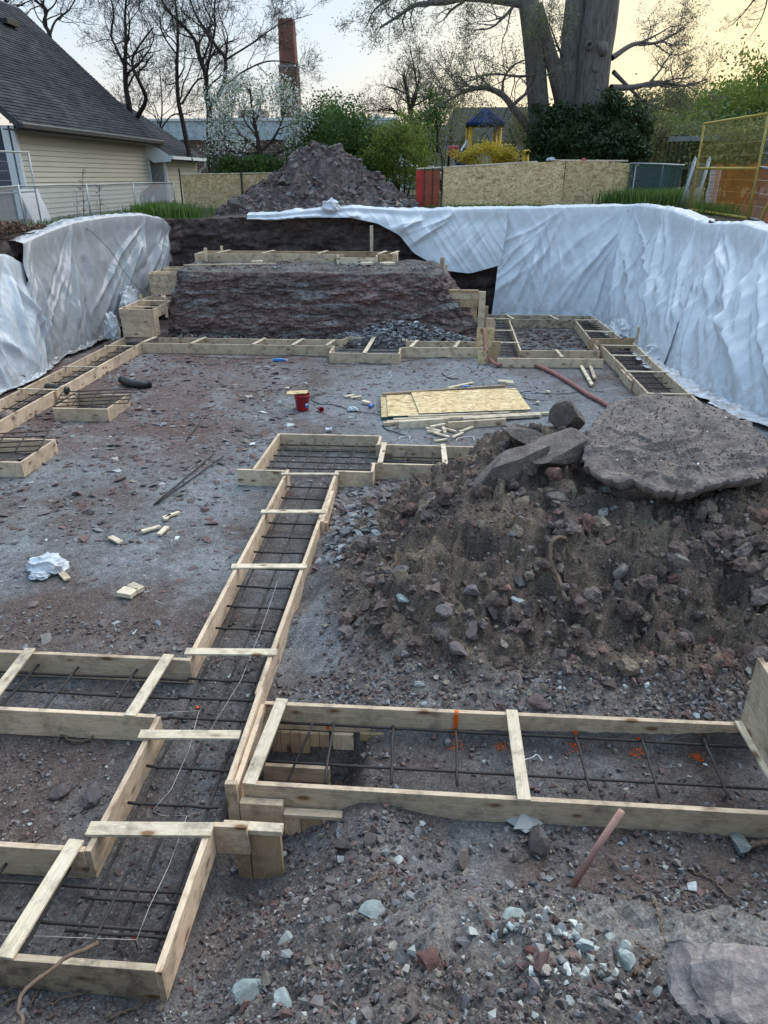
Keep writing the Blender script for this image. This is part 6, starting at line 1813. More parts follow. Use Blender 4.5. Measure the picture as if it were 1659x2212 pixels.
V = [(ax + .42, ay0 - .44, zr - .2), (ax + .42, ay0 - .44, zr - .02), (ax - 3.2, ay0 - .44, zr + 2.26), (ax - 3.2, ay0 - .44, zr + 2.0), (ax - .3, ay0 - .44, zr - .25)]; n5 = len(V); V += [(p[0], p[1] + .04, p[2]) for p in V]
solid('rake_board', V, [(0, 1, 2, 3, 4), (9, 8, 7, 6, 5), (0, 5, 6, 1), (1, 6, 7, 2), (3, 8, 9, 4), (4, 9, 5, 0)], M['white'], AN)
bar(AN, 'gutter', (ax + .46, ay0 - .4, zr - .06), (ax + .46, ay1 + .2, zr - .06), .12, .12, M['white'])
tube_obj('downspout', spline([(ax + .46, ay1 - .1, zr - .1), (ax + .4, ay1 - .05, zr - .35), (ax + .15, ay1, zr - .5), (ax + .1, ay1, zr - .8), (ax + .1, ay1, 2.7)], 20), .05, M['white'], AN, 6)

# ------------------------------------------------------------------ fences on the left
LF = thing('chain_link_fence', 'low galvanised chain-link fence along the cream house', 'fence', (-9.6, 20, 2.7))
fpts = [(-9.75, 12.0), (-9.72, 15.0), (-9.68, 17.3), (-9.75, 20.9), (-9.8, 24.3), (-9.95, 28.5)]
def fz(x, y): return gz(x, y)
FH = .92
for (a, b) in zip(fpts[:-1], fpts[1:]):
    tube_obj('top_rail', [(a[0], a[1], fz(*a) + FH), ((a[0] + b[0]) / 2, (a[1] + b[1]) / 2, fz(*a) + FH), (b[0], b[1], fz(*b) + FH)], .019, M['galv'], LF, 8)
for p_ in fpts[1:]: tube_obj('post', [(p_[0], p_[1], fz(*p_) - .1), (p_[0], p_[1], fz(*p_) + .4), (p_[0], p_[1], fz(*p_) + FH + .04)], .026, M['galv'], LF, 8)
def chain_mesh(par, pts, h, zf, sp=.07, r=.0034, name='wire_mesh', mat='galv'):
    ch = []
    for (a, b) in zip(pts[:-1], pts[1:]):
        a = np.array(a); b = np.array(b); L_ = np.linalg.norm(b - a); d = (b - a) / L_; n = int((L_ + h) / sp)
        for sgn in (1, -1):
            for k in range(-int(h / sp) if sgn > 0 else 0, n):
                s0 = k * sp; s1 = s0 + sgn * h
                lo, hi = (s0, s1) if s1 > s0 else (s1, s0)
                c0, c1 = max(lo, 0), min(hi, L_)
                if c1 - c0 < .02: continue
                def zt(s): return abs((s - s0) / sgn)
                p0 = a + d * c0; p1 = a + d * c1
                z0_, z1_ = abs(c0 - s0), abs(c1 - s0)
                g0, g1 = zf(*p0), zf(*p1)
                ch.append((np.array([[p0[0], p0[1], g0 + z0_], [p1[0], p1[1], g1 + z1_]]), np.array([r, r])))
    V, F = tubes(ch, 3); o = link(name, npmesh(name, V, F), M[mat], par); o['kind'] = 'stuff'; return o


chain_mesh(LF, fpts, FH, fz)
# temporary panel at far left
TP = thing('temporary_fence', 'tall galvanised temporary fence panel at the left edge in front of the blue door', 'fence', (-9.45, 16.5, 2.7))
def temp_panel(par, a, b, h, mat, vert=.055, hor=.19, r=.0025, zf=fz, lift=.08, mid=.52, fr=.021):
    a = np.array(a, float); b = np.array(b, float); L_ = np.linalg.norm(b - a)
    g0, g1 = zf(*a) + lift, zf(*b) + lift
    P3 = lambda f, hh: (a[0] + (b[0] - a[0]) * f, a[1] + (b[1] - a[1]) * f, g0 + (g1 - g0) * f + hh)
    for nm, p0, p1 in [('frame_rail', P3(0, 0), P3(1, 0)), ('frame_rail', P3(0, h), P3(1, h)), ('frame_post', P3(0, -.08), P3(0, h + .02)), ('frame_post', P3(1, -.08), P3(1, h + .02)), ('frame_rail', P3(0, h * mid), P3(1, h * mid))]:
        p0 = Vector(p0); p1 = Vector(p1); tube_obj(nm, [p0, p0.lerp(p1, .5), p1], fr, M[mat], par, 8)
    ch = []
    n = int(L_ / vert)
    for k in range(1, n): f = k / n; ch.append((np.array([P3(f, 0), P3(f, h)]), np.array([r, r])))
    m_ = int(h / hor)
    for k in range(1, m_): ch.append((np.array([P3(0, k * h / m_), P3(1, k * h / m_)]), np.array([r * 1.4] * 2)))
    V, F = tubes(ch, 3); o = link('wire_mesh', npmesh('wire_mesh', V, F), M[mat], par); o['kind'] = 'stuff'


temp_panel(TP, (-9.85, 14.6), (-9.8, 18.25), 1.56, 'galv', mid=.46)
# door leaning, bin, board, timber on fence
DL = thing('leaning_door', 'white door slab leaning behind the left fence', 'door', (-10.6, 18.6, 2.7))
dq = [atx(39, 408, -10.2), atx(81, 408, -10.2), atx(120, 493, -9.92), atx(78, 493, -9.92)]
solid('panel', [tuple(q) for q in dq] + [tuple(q + Vector((-.04, 0, 0))) for q in dq], [(0, 1, 2, 3), (7, 6, 5, 4), (0, 4, 5, 1), (1, 5, 6, 2), (2, 6, 7, 3), (3, 7, 4, 0)], M['white'], DL)
BN = thing('wooden_crate', 'grey weathered board box behind the left fence beside the white door', 'crate', (-10.9, 17.2, 2.6))
for k in range(7): bar(BN, 'plank', (-10.35, 16.55 + k * .24, 2.55), (-10.35, 16.55 + k * .24, 3.5), .22, .03, M['concrete'], roll=PI / 2)
bar(BN, 'lid', (-10.6, 16.4, 3.52), (-10.6, 18.15, 3.52), .5, .04, M['wood_dirty'])
props(bar(None, 'timber_post', (-10.2, 15.6, 3.6), (-10.3, 18.3, 3.6), .1, .09, M['concrete']), 'grey timber lying on top of the box at the left edge', 'timber')
# wheelbarrow
WB = thing('wheelbarrow', 'upturned wheelbarrow with a rusty tray and green wheel by the house corner', 'wheelbarrow', (-10.6, 28.0, 2.8))
solid('tray', [(-.25, -.3, .1), (.3, -.35, .45), (.3, .35, .45), (-.25, .3, .1), (-.1, -.2, -.1), (.25, -.2, .2), (.25, .2, .2), (-.1, .2, -.1)], [(0, 1, 2, 3), (4, 7, 6, 5), (0, 4, 5, 1), (1, 5, 6, 2), (2, 6, 7, 3), (3, 7, 4, 0)], M['rust'], WB, (-10.55, 27.6, 3.2))
tb = []
for i in range(25): a_ = 2 * PI * i / 24; tb.append((-10.6 + .06, 26.9 + .19 * math.cos(a_), 3.1 + .19 * math.sin(a_)))
tube_obj('wheel', tb, .05, M['green_paint'], WB, 8)
for s_ in (-.25, .25): bar(WB, 'handle', (-10.6 + s_ * .4, 27.2, 3.0), (-10.4 + s_ * .4, 28.6, 3.95), .05, .05, M['dark'])
bar(WB, 'leg', (-10.6, 27.9, 2.8), (-10.55, 27.5, 3.4), .03, .03, M['dark'])

# ------------------------------------------------------------------ strand board hoardings
def panel3(par, a, b, z0, z1, mat='osb', t=.012, name='panel', lean=0.0):
    """upright sheet between plan points, local X along the sheet"""
    a = Vector(a); b = Vector(b); return bar(par, name, (a.x, a.y, (z0 + z1) / 2), (b.x, b.y, (z0 + z1) / 2), t, z1 - z0, M[mat])


HR = thing('plywood_hoarding', 'row of upright strand board sheets on the back rim below the big tree', 'hoarding', (3, 24.5, 3))
def hp_(x0, x1, y, yb, z00, z01, z10, z11, mat):
    V = [(x0, y, z00), (x1, yb, z10), (x1, yb, z11), (x0, y, z01)]; V += [(p[0], p[1] + .014, p[2]) for p in V]
    return solid('panel', V, [(0, 1, 2, 3), (7, 6, 5, 4), (0, 4, 5, 1), (1, 5, 6, 2), (2, 6, 7, 3), (3, 7, 4, 0)], M[mat], HR)
hp_(.04, 1.33, 24.5, 24.5, 2.93, 4.10, 2.97, 4.16, 'osb'); hp_(1.34, 3.74, 24.49, 24.5, 2.95, 4.16, 3.0, 4.30, 'osb'); hp_(3.755, 5.22, 24.46, 24.46, 3.03, 4.29, 3.1, 4.28, 'osb_dark'); hp_(5.23, 5.72, 24.5, 24.5, 3.1, 4.25, 3.15, 4.22, 'osb_dark')
bar(HR, 'top_rail', (-.8, 24.52, 4.08), (2.9, 24.52, 4.27), .07, .04, M['wood_pale']); bar(HR, 'top_rail', (3.3, 24.52, 4.31), (5.6, 24.52, 4.29), .07, .04, M['wood_pale'])
bar(HR, 'post', (.0, 24.46, 2.9), (.0, 24.46, 4.16), .035, .035, M['iron'])
for px, py in [(720, 345 + 0), ]: pass
HRR = thing('red_board_fence', 'short red painted board section left of the strand board row', 'fence', (-.4, 24.5, 2.95))
for k, (x0, x1) in enumerate([(-.80, -.52), (-.51, -.28), (-.27, -.06)]):
    bar(HRR, 'board', ((x0 + x1) / 2, 24.47, 2.95), ((x0 + x1) / 2, 24.47, 4.03), x1 - x0, .02, M['red' if k == 0 else 'red_brown'])
for x in (-.53, -.28): bar(HRR, 'bar', (x, 24.44, 2.9), (x, 24.44, 4.1), .025, .025, M['iron'])
q = aty(720, 345, 24.4); 
def q_(px, py, y): return aty(px, py, y)
crumple('plastic_scrap', 'scrap of plastic caught on top of the strand board row', 'plastic wrap', tuple(aty(1190, 345, 24.45)), (.16, .06, .08), 31, 'tarp_leftw', 3, .6)
props(bar(None, 'ribbon', tuple(aty(1257, 344, 24.42)), tuple(aty(1265, 344, 24.42)), .03, .07, M['pink']), 'bright pink ribbon tied on top of the strand board row', 'ribbon')
HL = thing('plywood_hoarding', 'strand board sheets behind the spoil heap beside the house', 'hoarding', (-7.5, 26, 3))
for (x0, x1, m__) in [(-8.75, -6.72, 'osb_dark'), (-6.70, -5.0, 'osb_dark')]: bar(HL, 'panel', (x0, 26.0, 3.39), (x1, 26.0, 3.44), .014, 1.05, M[m__])
bar(HL, 'post', (-6.7, 25.95, 2.8), (-6.7, 25.95, 4.0), .05, .05, M['iron']); bar(HL, 'post', (-8.8, 25.95, 2.8), (-8.8, 25.95, 4.1), .04, .04, M['iron'])
bar(HL, 'top_rail', (-8.75, 25.99, 3.93), (-5.0, 25.99, 3.98), .04, .03, M['wood_pale'])

# ------------------------------------------------------------------ fences on the right
GF = thing('screened_fence', 'chain-link fence with dark green screen right of the strand boards', 'fence', (6.4, 24.3, 3))
gp_ = [(5.65, 24.3), (7.1, 24.0)]
tube_obj('top_rail', [(5.6, 24.3, 4.22), (6.4, 24.15, 4.2), (7.15, 24.0, 4.16)], .022, M['galv'], GF, 8)
for x in (5.8, 6.6): tube_obj('post', [(x, 24.28, 2.8), (x, 24.28, 3.5), (x, 24.28, 4.2)], .02, M['galv'], GF, 8)
V = [(5.62, 24.32, 2.9), (7.1, 24.02, 2.8), (7.1, 24.02, 4.17), (5.62, 24.32, 4.2)]; solid('screen', V, [(0, 1, 2, 3)], M['net_green'], GF)
chain_mesh(GF, gp_, 1.3, lambda x, y: 2.88, .08, .002)
GT = thing('gate_posts', 'two leaning galvanised gate posts with chain-link between them', 'fence posts', (7.1, 22, 3))
for x, y, xt in ((6.72, 22.5, 6.95), (7.1, 22.4, 7.3)):
    tube_obj('post', [(x, y, 2.7), ((x + xt) / 2, y, 3.5), (xt, y, 4.28)], .045, M['galv'], GT, 10)
    lathe('finial', [(.05, 0), (.03, .05), (0, .1)], M['galv'], GT, (xt, y, 4.27), None, 10)
chain_mesh(GT, [(6.8, 22.48), (7.25, 22.4)], 1.4, lambda x, y: 2.8, .06, .003)
WR = thing('rolled_mesh', 'roll of pale chain-link standing upright beside the yellow panel', 'fence roll', (7.25, 21.5, 2.8))
ch = []
for k in range(30):
    a_ = k * 2 * PI / 30
    for s_ in (1, -1): ch.append((np.array([[7.3 + .13 * math.cos(a_ + s_ * t * 1.6), 21.7 + .13 * math.sin(a_ + s_ * t * 1.6), 2.75 + t * 1.35] for t in np.linspace(0, 1, 10)]), np.full(10, .005)))
V, F = tubes(ch, 3); o = link('wire_mesh', npmesh('wire_mesh', V, F), M['plastic_white'], WR); o['kind'] = 'stuff'
YF = thing('temporary_fence', 'tall yellow framed temporary fence panel on the right rim', 'fence', (7.1, 20, 2.8))
temp_panel(YF, (6.85, 21.9), (6.95, 18.0), 2.08, 'yellow_steel', .05, .24, .0019, fz, .05, .49, .028)
YF2 = thing('temporary_fence', 'grey framed temporary fence panel at the right edge next to the yellow one', 'fence', (7.1, 17, 2.8))
temp_panel(YF2, (6.98, 18.1), (7.55, 15.0), 2.12, 'galv', .06, .24, .0028, fz, .05, .49, .028)
bar(YF2, 'brace', (7.05, 17.7, 2.75), (7.25, 16.9, 4.7), .05, .05, M['yellow_steel'])
def net(name, label, pts, z0, z1, mat):
    V = []; n = len(pts)
    for (x, y) in pts: V += [(x, y, z0), (x, y, z1 + .04 * math.sin(x * 7 + y * 5))]
    o = solid(name, V, [(2 * i, 2 * i + 2, 2 * i + 3, 2 * i + 1) for i in range(n - 1)], M[mat]); props(o, label, 'safety net')


net('safety_net', 'orange safety netting hung behind the yellow panel', [(7.25 + .06 * math.sin(k), 21.7 - k * .32) for k in range(22)], 2.72, 4.12, 'net_orange')
bar_ = thing('leaning_mesh', 'brown wire panel leaning at the right edge below the grey panel', 'fence panel', (6.9, 16, 2.8))
ch = []
for k in range(24): ch.append((np.array([[6.7, 17.0 - k * .09, 2.75], [7.1, 17.0 - k * .09, 3.5]]), np.full(2, .004)))
for k in range(12): ch.append((np.array([[6.7 + .4 * k / 11, 17.0, 2.75 + .75 * k / 11], [6.7 + .4 * k / 11, 14.9, 2.75 + .75 * k / 11]]), np.full(2, .004)))
V, F = tubes(ch, 3); o = link('wire_mesh', npmesh('wire_mesh', V, F), M['rust'], bar_); o['kind'] = 'stuff'
V = [(6.74, 17.0, 2.75), (6.74, 14.9, 2.75), (7.14, 14.9, 3.5), (7.14, 17.0, 3.5)]; solid('backing', V, [(0, 1, 2, 3)], M['net_orange'], bar_)
# garden arbours behind
AR = thing('garden_arbour', 'black iron garden arbour with a grey slatted top behind the yellow panel', 'arbour', (8.5, 29, 2.9))
def frame(par, x0, x1, y, z0, z1, n):
    for x in np.linspace(x0, x1, n): bar(par, 'bar', (x, y, z0), (x, y, z1), .035, .035, M['iron'])
    bar(par, 'rail', (x0, y, z1), (x1, y, z1), .045, .045, M['iron']); bar(par, 'rail', (x0, y, z0 + .5), (x1, y, z0 + .5), .03, .03, M['iron'])
frame(AR, 7.55, 8.0, 29, 2.9, 5.1, 4); frame(AR, 8.15, 8.65, 29, 2.9, 5.15, 4); frame(AR, 9.3, 10.3, 29, 2.9, 5.1, 6)
bar(AR, 'top_slats', (7.9, 29.2, 5.05), (10.6, 29.2, 5.1), .6, .16, M['siding_grey']); bar(AR, 'post', (9.75, 28.9, 2.9), (9.75, 28.9, 5.0), .16, .16, M['siding_grey'])
AR2 = thing('garden_arbour', 'smaller black iron trellis left of the large arbour', 'trellis', (6.9, 29, 2.9)); frame(AR2, 6.75, 7.25, 29.0, 2.9, 4.75, 4); frame(AR2, 6.85, 7.2, 28.6, 2.9, 4.55, 4)
YB = thing('yard_screen', 'blue-grey boards behind the green screened fence', 'boards', (6.6, 25.2, 3)); 
for k in range(4): bar(YB, 'board', (6.25 + k * .26, 25.4, 2.9), (6.25 + k * .26, 25.4, 4.15 - .08 * (k % 2)), .22, .03, M['door_blue'])

# ------------------------------------------------------------------ playground
PY = 34.0; PZ = 2.75
PG = thing('playground_tower', 'playground tower with a blue pyramid roof on yellow posts', 'playground tower', (1.75, PY, PZ))
rc = Vector((1.72, PY, 5.86))
def pyr(par, c, r, h, mat, name='roof'):
    V = [(c[0] - r, c[1] - r, c[2]), (c[0] + r, c[1] - r, c[2]), (c[0] + r, c[1] + r, c[2]), (c[0] - r, c[1] + r, c[2]), (c[0] - .06, c[1] - .06, c[2] + h), (c[0] + .06, c[1] - .06, c[2] + h), (c[0] + .06, c[1] + .06, c[2] + h), (c[0] - .06, c[1] + .06, c[2] + h)]
    V += [(c[0] - r, c[1] - r, c[2] - .1), (c[0] + r, c[1] - r, c[2] - .1), (c[0] + r, c[1] + r, c[2] - .1), (c[0] - r, c[1] + r, c[2] - .1)]
    return solid(name, V, [(0, 1, 5, 4), (1, 2, 6, 5), (2, 3, 7, 6), (3, 0, 4, 7), (4, 5, 6, 7), (8, 9, 1, 0), (9, 10, 2, 1), (10, 11, 3, 2), (11, 8, 0, 3), (8, 11, 10, 9)], M[mat], par, bev=.01)


PR = pyr(PG, rc, .78, .58, 'blue')
for k in range(-3, 4):
    xx = k * .2
    if abs(xx) < .7: bar(PR, 'roof_rib', (rc.x + xx, PY - .79, 5.88), (rc.x + xx * .25, PY - .2 - abs(xx) * .25, 6.28), .025, .03, M['blue'])
for sx, sy in ((-.6, -.55), (.6, -.55), (-.68, .55), (.5, .55)): tube_obj('post', [(rc.x + sx, PY + sy, PZ), (rc.x + sx, PY + sy, 4.3), (rc.x + sx, PY + sy, 5.8)], .085, M['yellow'], PG, 12)
for k in range(8): bar(PG, 'baluster', (rc.x - .48 + k * .135, PY - .55, 4.35), (rc.x - .48 + k * .135, PY - .55, 4.95), .02, .02, M['green_paint'])
tube_obj('top_rail', spline([(rc.x - .58, PY - .55, 4.92), (rc.x - .3, PY - .55, 5.0), (rc.x, PY - .55, 5.05), (rc.x + .3, PY - .55, 5.0), (rc.x + .58, PY - .55, 4.92)], 20), .02, M['green_paint'], PG, 6)
tube_obj('arch', spline([(rc.x - .18, PY - .5, 4.6), (rc.x - .18, PY - .5, 5.2), (rc.x, PY - .5, 5.5), (rc.x + .18, PY - .5, 5.2), (rc.x + .18, PY - .5, 4.6)], 30), .02, M['green_paint'], PG, 6)
bar(PG, 'deck', (rc.x - .65, PY, 4.3), (rc.x + .65, PY, 4.3), 1.2, .08, M['iron'])
sl = thing('playground_slide', 'blue slide hood at the left of the playground tower', 'slide', (.8, PY, PZ)); bar(sl, 'chute', (.95, PY - .3, 4.9), (.75, PY - .6, 3.2), .5, .3, M['blue']); bar(sl, 'hood', (1.05, PY, 5.15), (.8, PY - .4, 4.75), .08, .25, M['plastic_white'])
pn_ = thing('playground_barrier', 'low blue playground wall with yellow topped posts right of the tower', 'playground panel', (3, PY, PZ)); bar(pn_, 'panel', (2.4, PY - .3, 4.35), (3.3, PY - .3, 4.35), .06, .55, M['blue'])
for x in (3.4, 3.55): kp_ = tube_obj('post', [(x, PY - .3, PZ), (x, PY - .3, 4), (x, PY - .3, 4.75)], .07, M['yellow'], pn_, 10); lathe('knob', [(.09, 0), (.1, .06), (.06, .12), (0, .14)], M['yellow'], kp_, (x, PY - .3, 4.75), None, 10)
o = lathe('basket_funnel', [(.08, 0), (.1, .1), (.2, .3), (.22, .45), (.2, .47), (.05, .3)], M['pink'], None, tuple(aty(979, 342, 34)), None, 14); props(o, 'pink plastic playground funnel on a white post', 'playground toy'); 
props(bar(None, 'white_post', tuple(aty(980, 372, 34.1)), tuple(aty(980, 343, 34.1)), .08, .08, M['white']), 'white post carrying the pink playground funnel', 'post')
IF = thing('iron_fence', 'black iron fence in front of the playground', 'fence', (1, 31, 2.8)); 
bar(IF, 'top_rail', (-2.6, 30.5, 4.05), (5.0, 30.5, 4.12), .04, .04, M['iron']); bar(IF, 'bottom_rail', (-2.6, 30.5, 3.1), (5.0, 30.5, 3.1), .04, .04, M['iron'])
for k in range(62): bar(IF, 'picket', (-2.6 + k * .124, 30.5, 2.85), (-2.6 + k * .124, 30.5, 4.12), .016, .016, M['iron'], bev=0)
VN = thing('parked_car', 'white car parked beyond the shrubs left of the playground', 'car', (-1.2, 44, 2.8))
c0 = aty(960, 345, 44); 
solid('body', [(-2.2, -.85, .3), (2.2, -.85, .3), (2.25, -.85, .75), (1.3, -.75, .95), (.7, -.65, 1.4), (-1.2, -.65, 1.45), (-2.1, -.8, .95), (-2.2, .85, .3), (2.2, .85, .3), (2.25, .85, .75), (1.3, .75, .95), (.7, .65, 1.4), (-1.2, .65, 1.45), (-2.1, .8, .95)],
      [(0, 1, 2, 3, 4, 5, 6), (13, 12, 11, 10, 9, 8, 7), (0, 7, 8, 1), (1, 8, 9, 2), (2, 9, 10, 3), (3, 10, 11, 4), (4, 11, 12, 5), (5, 12, 13, 6), (6, 13, 7, 0)], M['van'], VN, (-1.2, 44, 3.0), bev=.04)
solid('side_window', [(-1.1, -.7, .98), (1.0, -.76, .98), (.6, -.68, 1.35), (-1.1, -.67, 1.38)], [(0, 1, 2, 3)], M['glass'], VN, (-1.2, 43.96, 3.0))
for x in (-1.4, 1.4): lathe('wheel', [(0, 0), (.33, 0), (.33, .2), (0, .2)], M['black'], VN, (-1.2 + x, 43.3, 3.35), (PI / 2, 0, 0), 18)

# ------------------------------------------------------------------ school, chimney, far houses
SB = thing('school_building', 'long low brown brick building with a pale metal fascia behind the trees', 'building', (-10, 48, 2.6))
bar(SB, 'wall', (-22, 50, 4.2), (-2.9, 50, 4.2), 4, 3.4, M['brick_school']); bar(SB, 'fascia', (-22.2, 49.95, 6.4), (-2.7, 49.95, 6.4), 4.3, 1.05, M['steel_blue']); bar(SB, 'fascia_edge', (-22.2, 47.75, 6.95), (-2.7, 47.75, 6.95), .1, .14, M['white'])
for k in range(36): bar(SB, 'fascia_seam', (-22 + k * .54, 47.78, 5.9), (-22 + k * .54, 47.78, 6.85), .03, .04, M['steel_blue'])
for x in (-14.4, -12.6, -11.4, -8.4):
    w_ = bar(SB, 'window_frame', (x, 47.98, 4.5), (x + 1.0, 47.98, 4.5), .08, 1.3, M['door_blue']); bar(w_, 'pane', (x + .12, 47.93, 4.5), (x + .46, 47.93, 4.5), .03, 1.1, M['glass']); bar(w_, 'pane', (x + .54, 47.93, 4.5), (x + .88, 47.93, 4.5), .03, 1.1, M['glass'])
bar(SB, 'pilaster', (-2.6, 48, 5.6), (-2.6, 48, 2.6), .5, .2, M['white'])
bar(SB, 'gable_parapet', (-4.2, 47.9, 6.9), (-2.3, 47.9, 5.6), .3, .8, M['steel_blue'])
bar(SB, 'roof_unit', (-12.9, 51, 7.3), (-11.2, 51, 7.3), 1.2, .7, M['brick_school']); bar(SB, 'roof_unit', (-9.4, 53, 7.3), (-8.9, 53, 7.3), .6, .8, M['brick_school'])
CH = thing('chimney', 'tall square red brick chimney tapering above the brick building', 'chimney', (-11.4, 60, 3))
def taper(par, name, c0, w0, c1, w1, mat, d=None):
    V = []
    for (c, w) in ((c0, w0), (c1, w1)):
        for sx, sy in ((-1, -1), (1, -1), (1, 1), (-1, 1)): V.append((c[0] + sx * w / 2, c[1] + sy * w / 2, c[2]))
    return solid(name, V, [(0, 1, 2, 3), (7, 6, 5, 4), (0, 4, 5, 1), (1, 5, 6, 2), (2, 6, 7, 3), (3, 7, 4, 0)], M[mat], par)
taper(CH, 'lower_stack', (-11.33, 60, 3), 1.5, (-11.33, 60, 11.0), 1.28, 'brick_school'); taper(CH, 'collar', (-11.33, 60, 11.0), 1.36, (-11.33, 60, 11.15), 1.36, 'concrete'); taper(CH, 'upper_stack', (-11.33, 60, 11.15), 1.16, (-11.35, 60, 13.95), 1.04, 'brick')
for k, x in enumerate((-11.7, -11.3, -11.0)): bar(CH, 'flue', (x, 60, 13.95), (x, 60, 14.08), .12, .12, M['concrete'])
for x, y, z0, w_, h_, l in [(4.5, 62, 3, 9, 5.6, 'dark roofed house far behind the playground'), (-1.5, 75, 3, 8, 5.2, 'far house roof seen between shrubs left of the playground')]:
    FHs = thing('house', l, 'house', (x, y, z0)); bar(FHs, 'wall', (x - w_ / 2, y, z0 + 1.6), (x + w_ / 2, y, z0 + 1.6), 6, 3.2, M['siding_grey'])
    solid('roof', [(x - w_ / 2 - .4, y - 3.4, z0 + 3.2), (x + w_ / 2 + .4, y - 3.4, z0 + 3.2), (x + w_ / 2 - .8, y, z0 + h_), (x - w_ / 2 + .8, y, z0 + h_), (x - w_ / 2 - .4, y + 3.4, z0 + 3.2), (x + w_ / 2 + .4, y + 3.4, z0 + 3.2)], [(0, 1, 2, 3), (3, 2, 5, 4), (0, 3, 4), (1, 5, 2), (0, 4, 5, 1)], M['shingle'], FHs)
    for k in range(3): bar(FHs, 'window', (x - w_ / 2 + 1 + k * 2.6, y - 3.03, z0 + 1.8), (x - w_ / 2 + 2 + k * 2.6, y - 3.03, z0 + 1.8), .05, 1.1, M['glass'])


# ------------------------------------------------------------------ trees
def grow(rg, chains, tips, p, d, L_, r, lvl, maxl, kids, up=.15, wob=.22, ang=(25, 55), shrink=.62, seg=5, rmin=.004):
    n = seg if lvl > 1 else seg + 2
    pts = [np.array(p, float)]; rr = [r]; dd = np.array(d, float)
    for k in range(n):
        dd = dd + np.array([rg.gauss(0, wob), rg.gauss(0, wob), rg.gauss(0, wob * .7) + up * .3]); dd /= np.linalg.norm(dd)
        pts.append(pts[-1] + dd * L_ / n); rr.append(max(rmin * .7, r * (1 - (k + 1) / n * .62)))
    chains.append((np.array(pts), np.array(rr)))
    if lvl >= maxl:
        tips.append(pts[-1]); tips.append(pts[len(pts) // 2]); return
    spawn(rg, chains, tips, pts, rr, L_, lvl, maxl, kids, up, wob, ang, shrink, seg, rmin)
    tips.append(pts[-1])


def spawn(rg, chains, tips, pts, rr, L_, lvl, maxl, kids, up, wob, ang, shrink, seg, rmin, lo=.3):
    nk = kids[min(lvl, len(kids) - 1)]
    for q in range(nk):
        f = lo + (1 - lo) * (q + rg.random()) / nk
        i = f * (len(pts) - 1); i0 = min(int(i), len(pts) - 2); fr = i - i0
        pos = np.array(pts[i0]) * (1 - fr) + np.array(pts[i0 + 1]) * fr
        base = np.array(pts[i0 + 1]) - np.array(pts[i0]); base /= np.linalg.norm(base) + 1e-9
        a = R(rg.uniform(*ang)); ax = np.cross(base, np.array([rg.gauss(0, 1), rg.gauss(0, 1), rg.gauss(0, 1)])); ax /= np.linalg.norm(ax) + 1e-9
        dd = base * math.cos(a) + ax * math.sin(a); dd[2] += up * .5
        rad = max(rmin, (rr[i0] * (1 - fr) + rr[i0 + 1] * fr) * rg.uniform(.42, .62))
        grow(rg, chains, tips, pos, dd / np.linalg.norm(dd), L_ * shrink * rg.uniform(.7, 1.2) * (1.15 - .5 * f), rad, lvl + 1, maxl, kids, up, wob, ang, shrink, seg, rmin)


def leaf_cloud(name, pts, size, mat, par, seed, stuff=True, elong=1.0):
    r_ = np.random.RandomState(seed); n = len(pts)
    a = r_.normal(size=(n, 3)); a /= np.linalg.norm(a, axis=1)[:, None]; b = r_.normal(size=(n, 3)); b = np.cross(a, b); b /= np.linalg.norm(b, axis=1)[:, None]
    s_ = (size * r_.uniform(.6, 1.4, n))[:, None]
    V = np.stack([pts - a * s_ * elong, pts + b * s_ * .5, pts + a * s_ * elong, pts - b * s_ * .5], 1).reshape(-1, 3)
    F = np.arange(n * 4).reshape(n, 4)
    t_ = np.repeat(np.clip(r_.rand(n) * .8 + .1, 0, 1), 4)
    o = link(name, npmesh(name, V, F, False, np.stack([t_] * 3, -1)), M[mat], par)
    if stuff: o['kind'] = 'stuff'
    return o


def tree(name, label, limbs, seed, bark='bark_dark', leaf=None, nleaf=0, lsize=.05, spread=.25, kids=(5, 5, 4, 3), maxl=4, y=33.0, up=.15, ang=(25, 60), shrink=.6, L0=None, base=None, wob=.22, rmin=.005, lo=.3, group=None, flower=None):
    """limbs: list of (list of (px,py[,dy]), r0, r1, child length)"""
    rg = random.Random(seed); chains = []; tips = []; main = []
    for (pl, r0, r1, cl) in limbs:
        if name == 'bare_tree': r0, r1, cl = r0 * .68, r1 * .7, cl * 1.15
        pts = []
        for q in pl:
            v = aty(q[0], q[1], y + (q[2] if len(q) > 2 else 0)); pts.append(tuple(v))
        c = spline(pts, max(8, 4 * len(pts))); rr = np.linspace(r0, r1, len(c)); main.append((c, rr))
        if cl > 0: spawn(rg, chains, tips, [c[i] for i in range(len(c))], list(rr), cl / shrink, 0, maxl, kids, up, wob, ang, shrink, 5, rmin, lo)
    b = main[0][0][0]
    t = thing(name, label, 'tree', (b[0], b[1], gz(b[0], b[1])), group)
    V, F = tubes(main, 14); link('trunk', npmesh('trunk', V, F, True), M[bark], t)
    if chains:
        V, F = tubes(chains, lambda r: 3 if r < .018 else 5); o = link('branches', npmesh('branches', V, F, False), M[bark], t)
    tips = np.array(tips) if tips else np.zeros((0, 3))
    if leaf and nleaf and len(tips):
        r_ = np.random.RandomState(seed); k = r_.randint(0, len(tips), nleaf)
        leaf_cloud('crown', tips[k] + r_.normal(0, spread, (nleaf, 3)), lsize, leaf, t, seed)
        if flower: k = r_.randint(0, len(tips), flower[1]); leaf_cloud('blossom', tips[k] + r_.normal(0, spread * .9, (flower[1], 3)), lsize * 1.1, flower[0], t, seed + 1)
    return t, tips


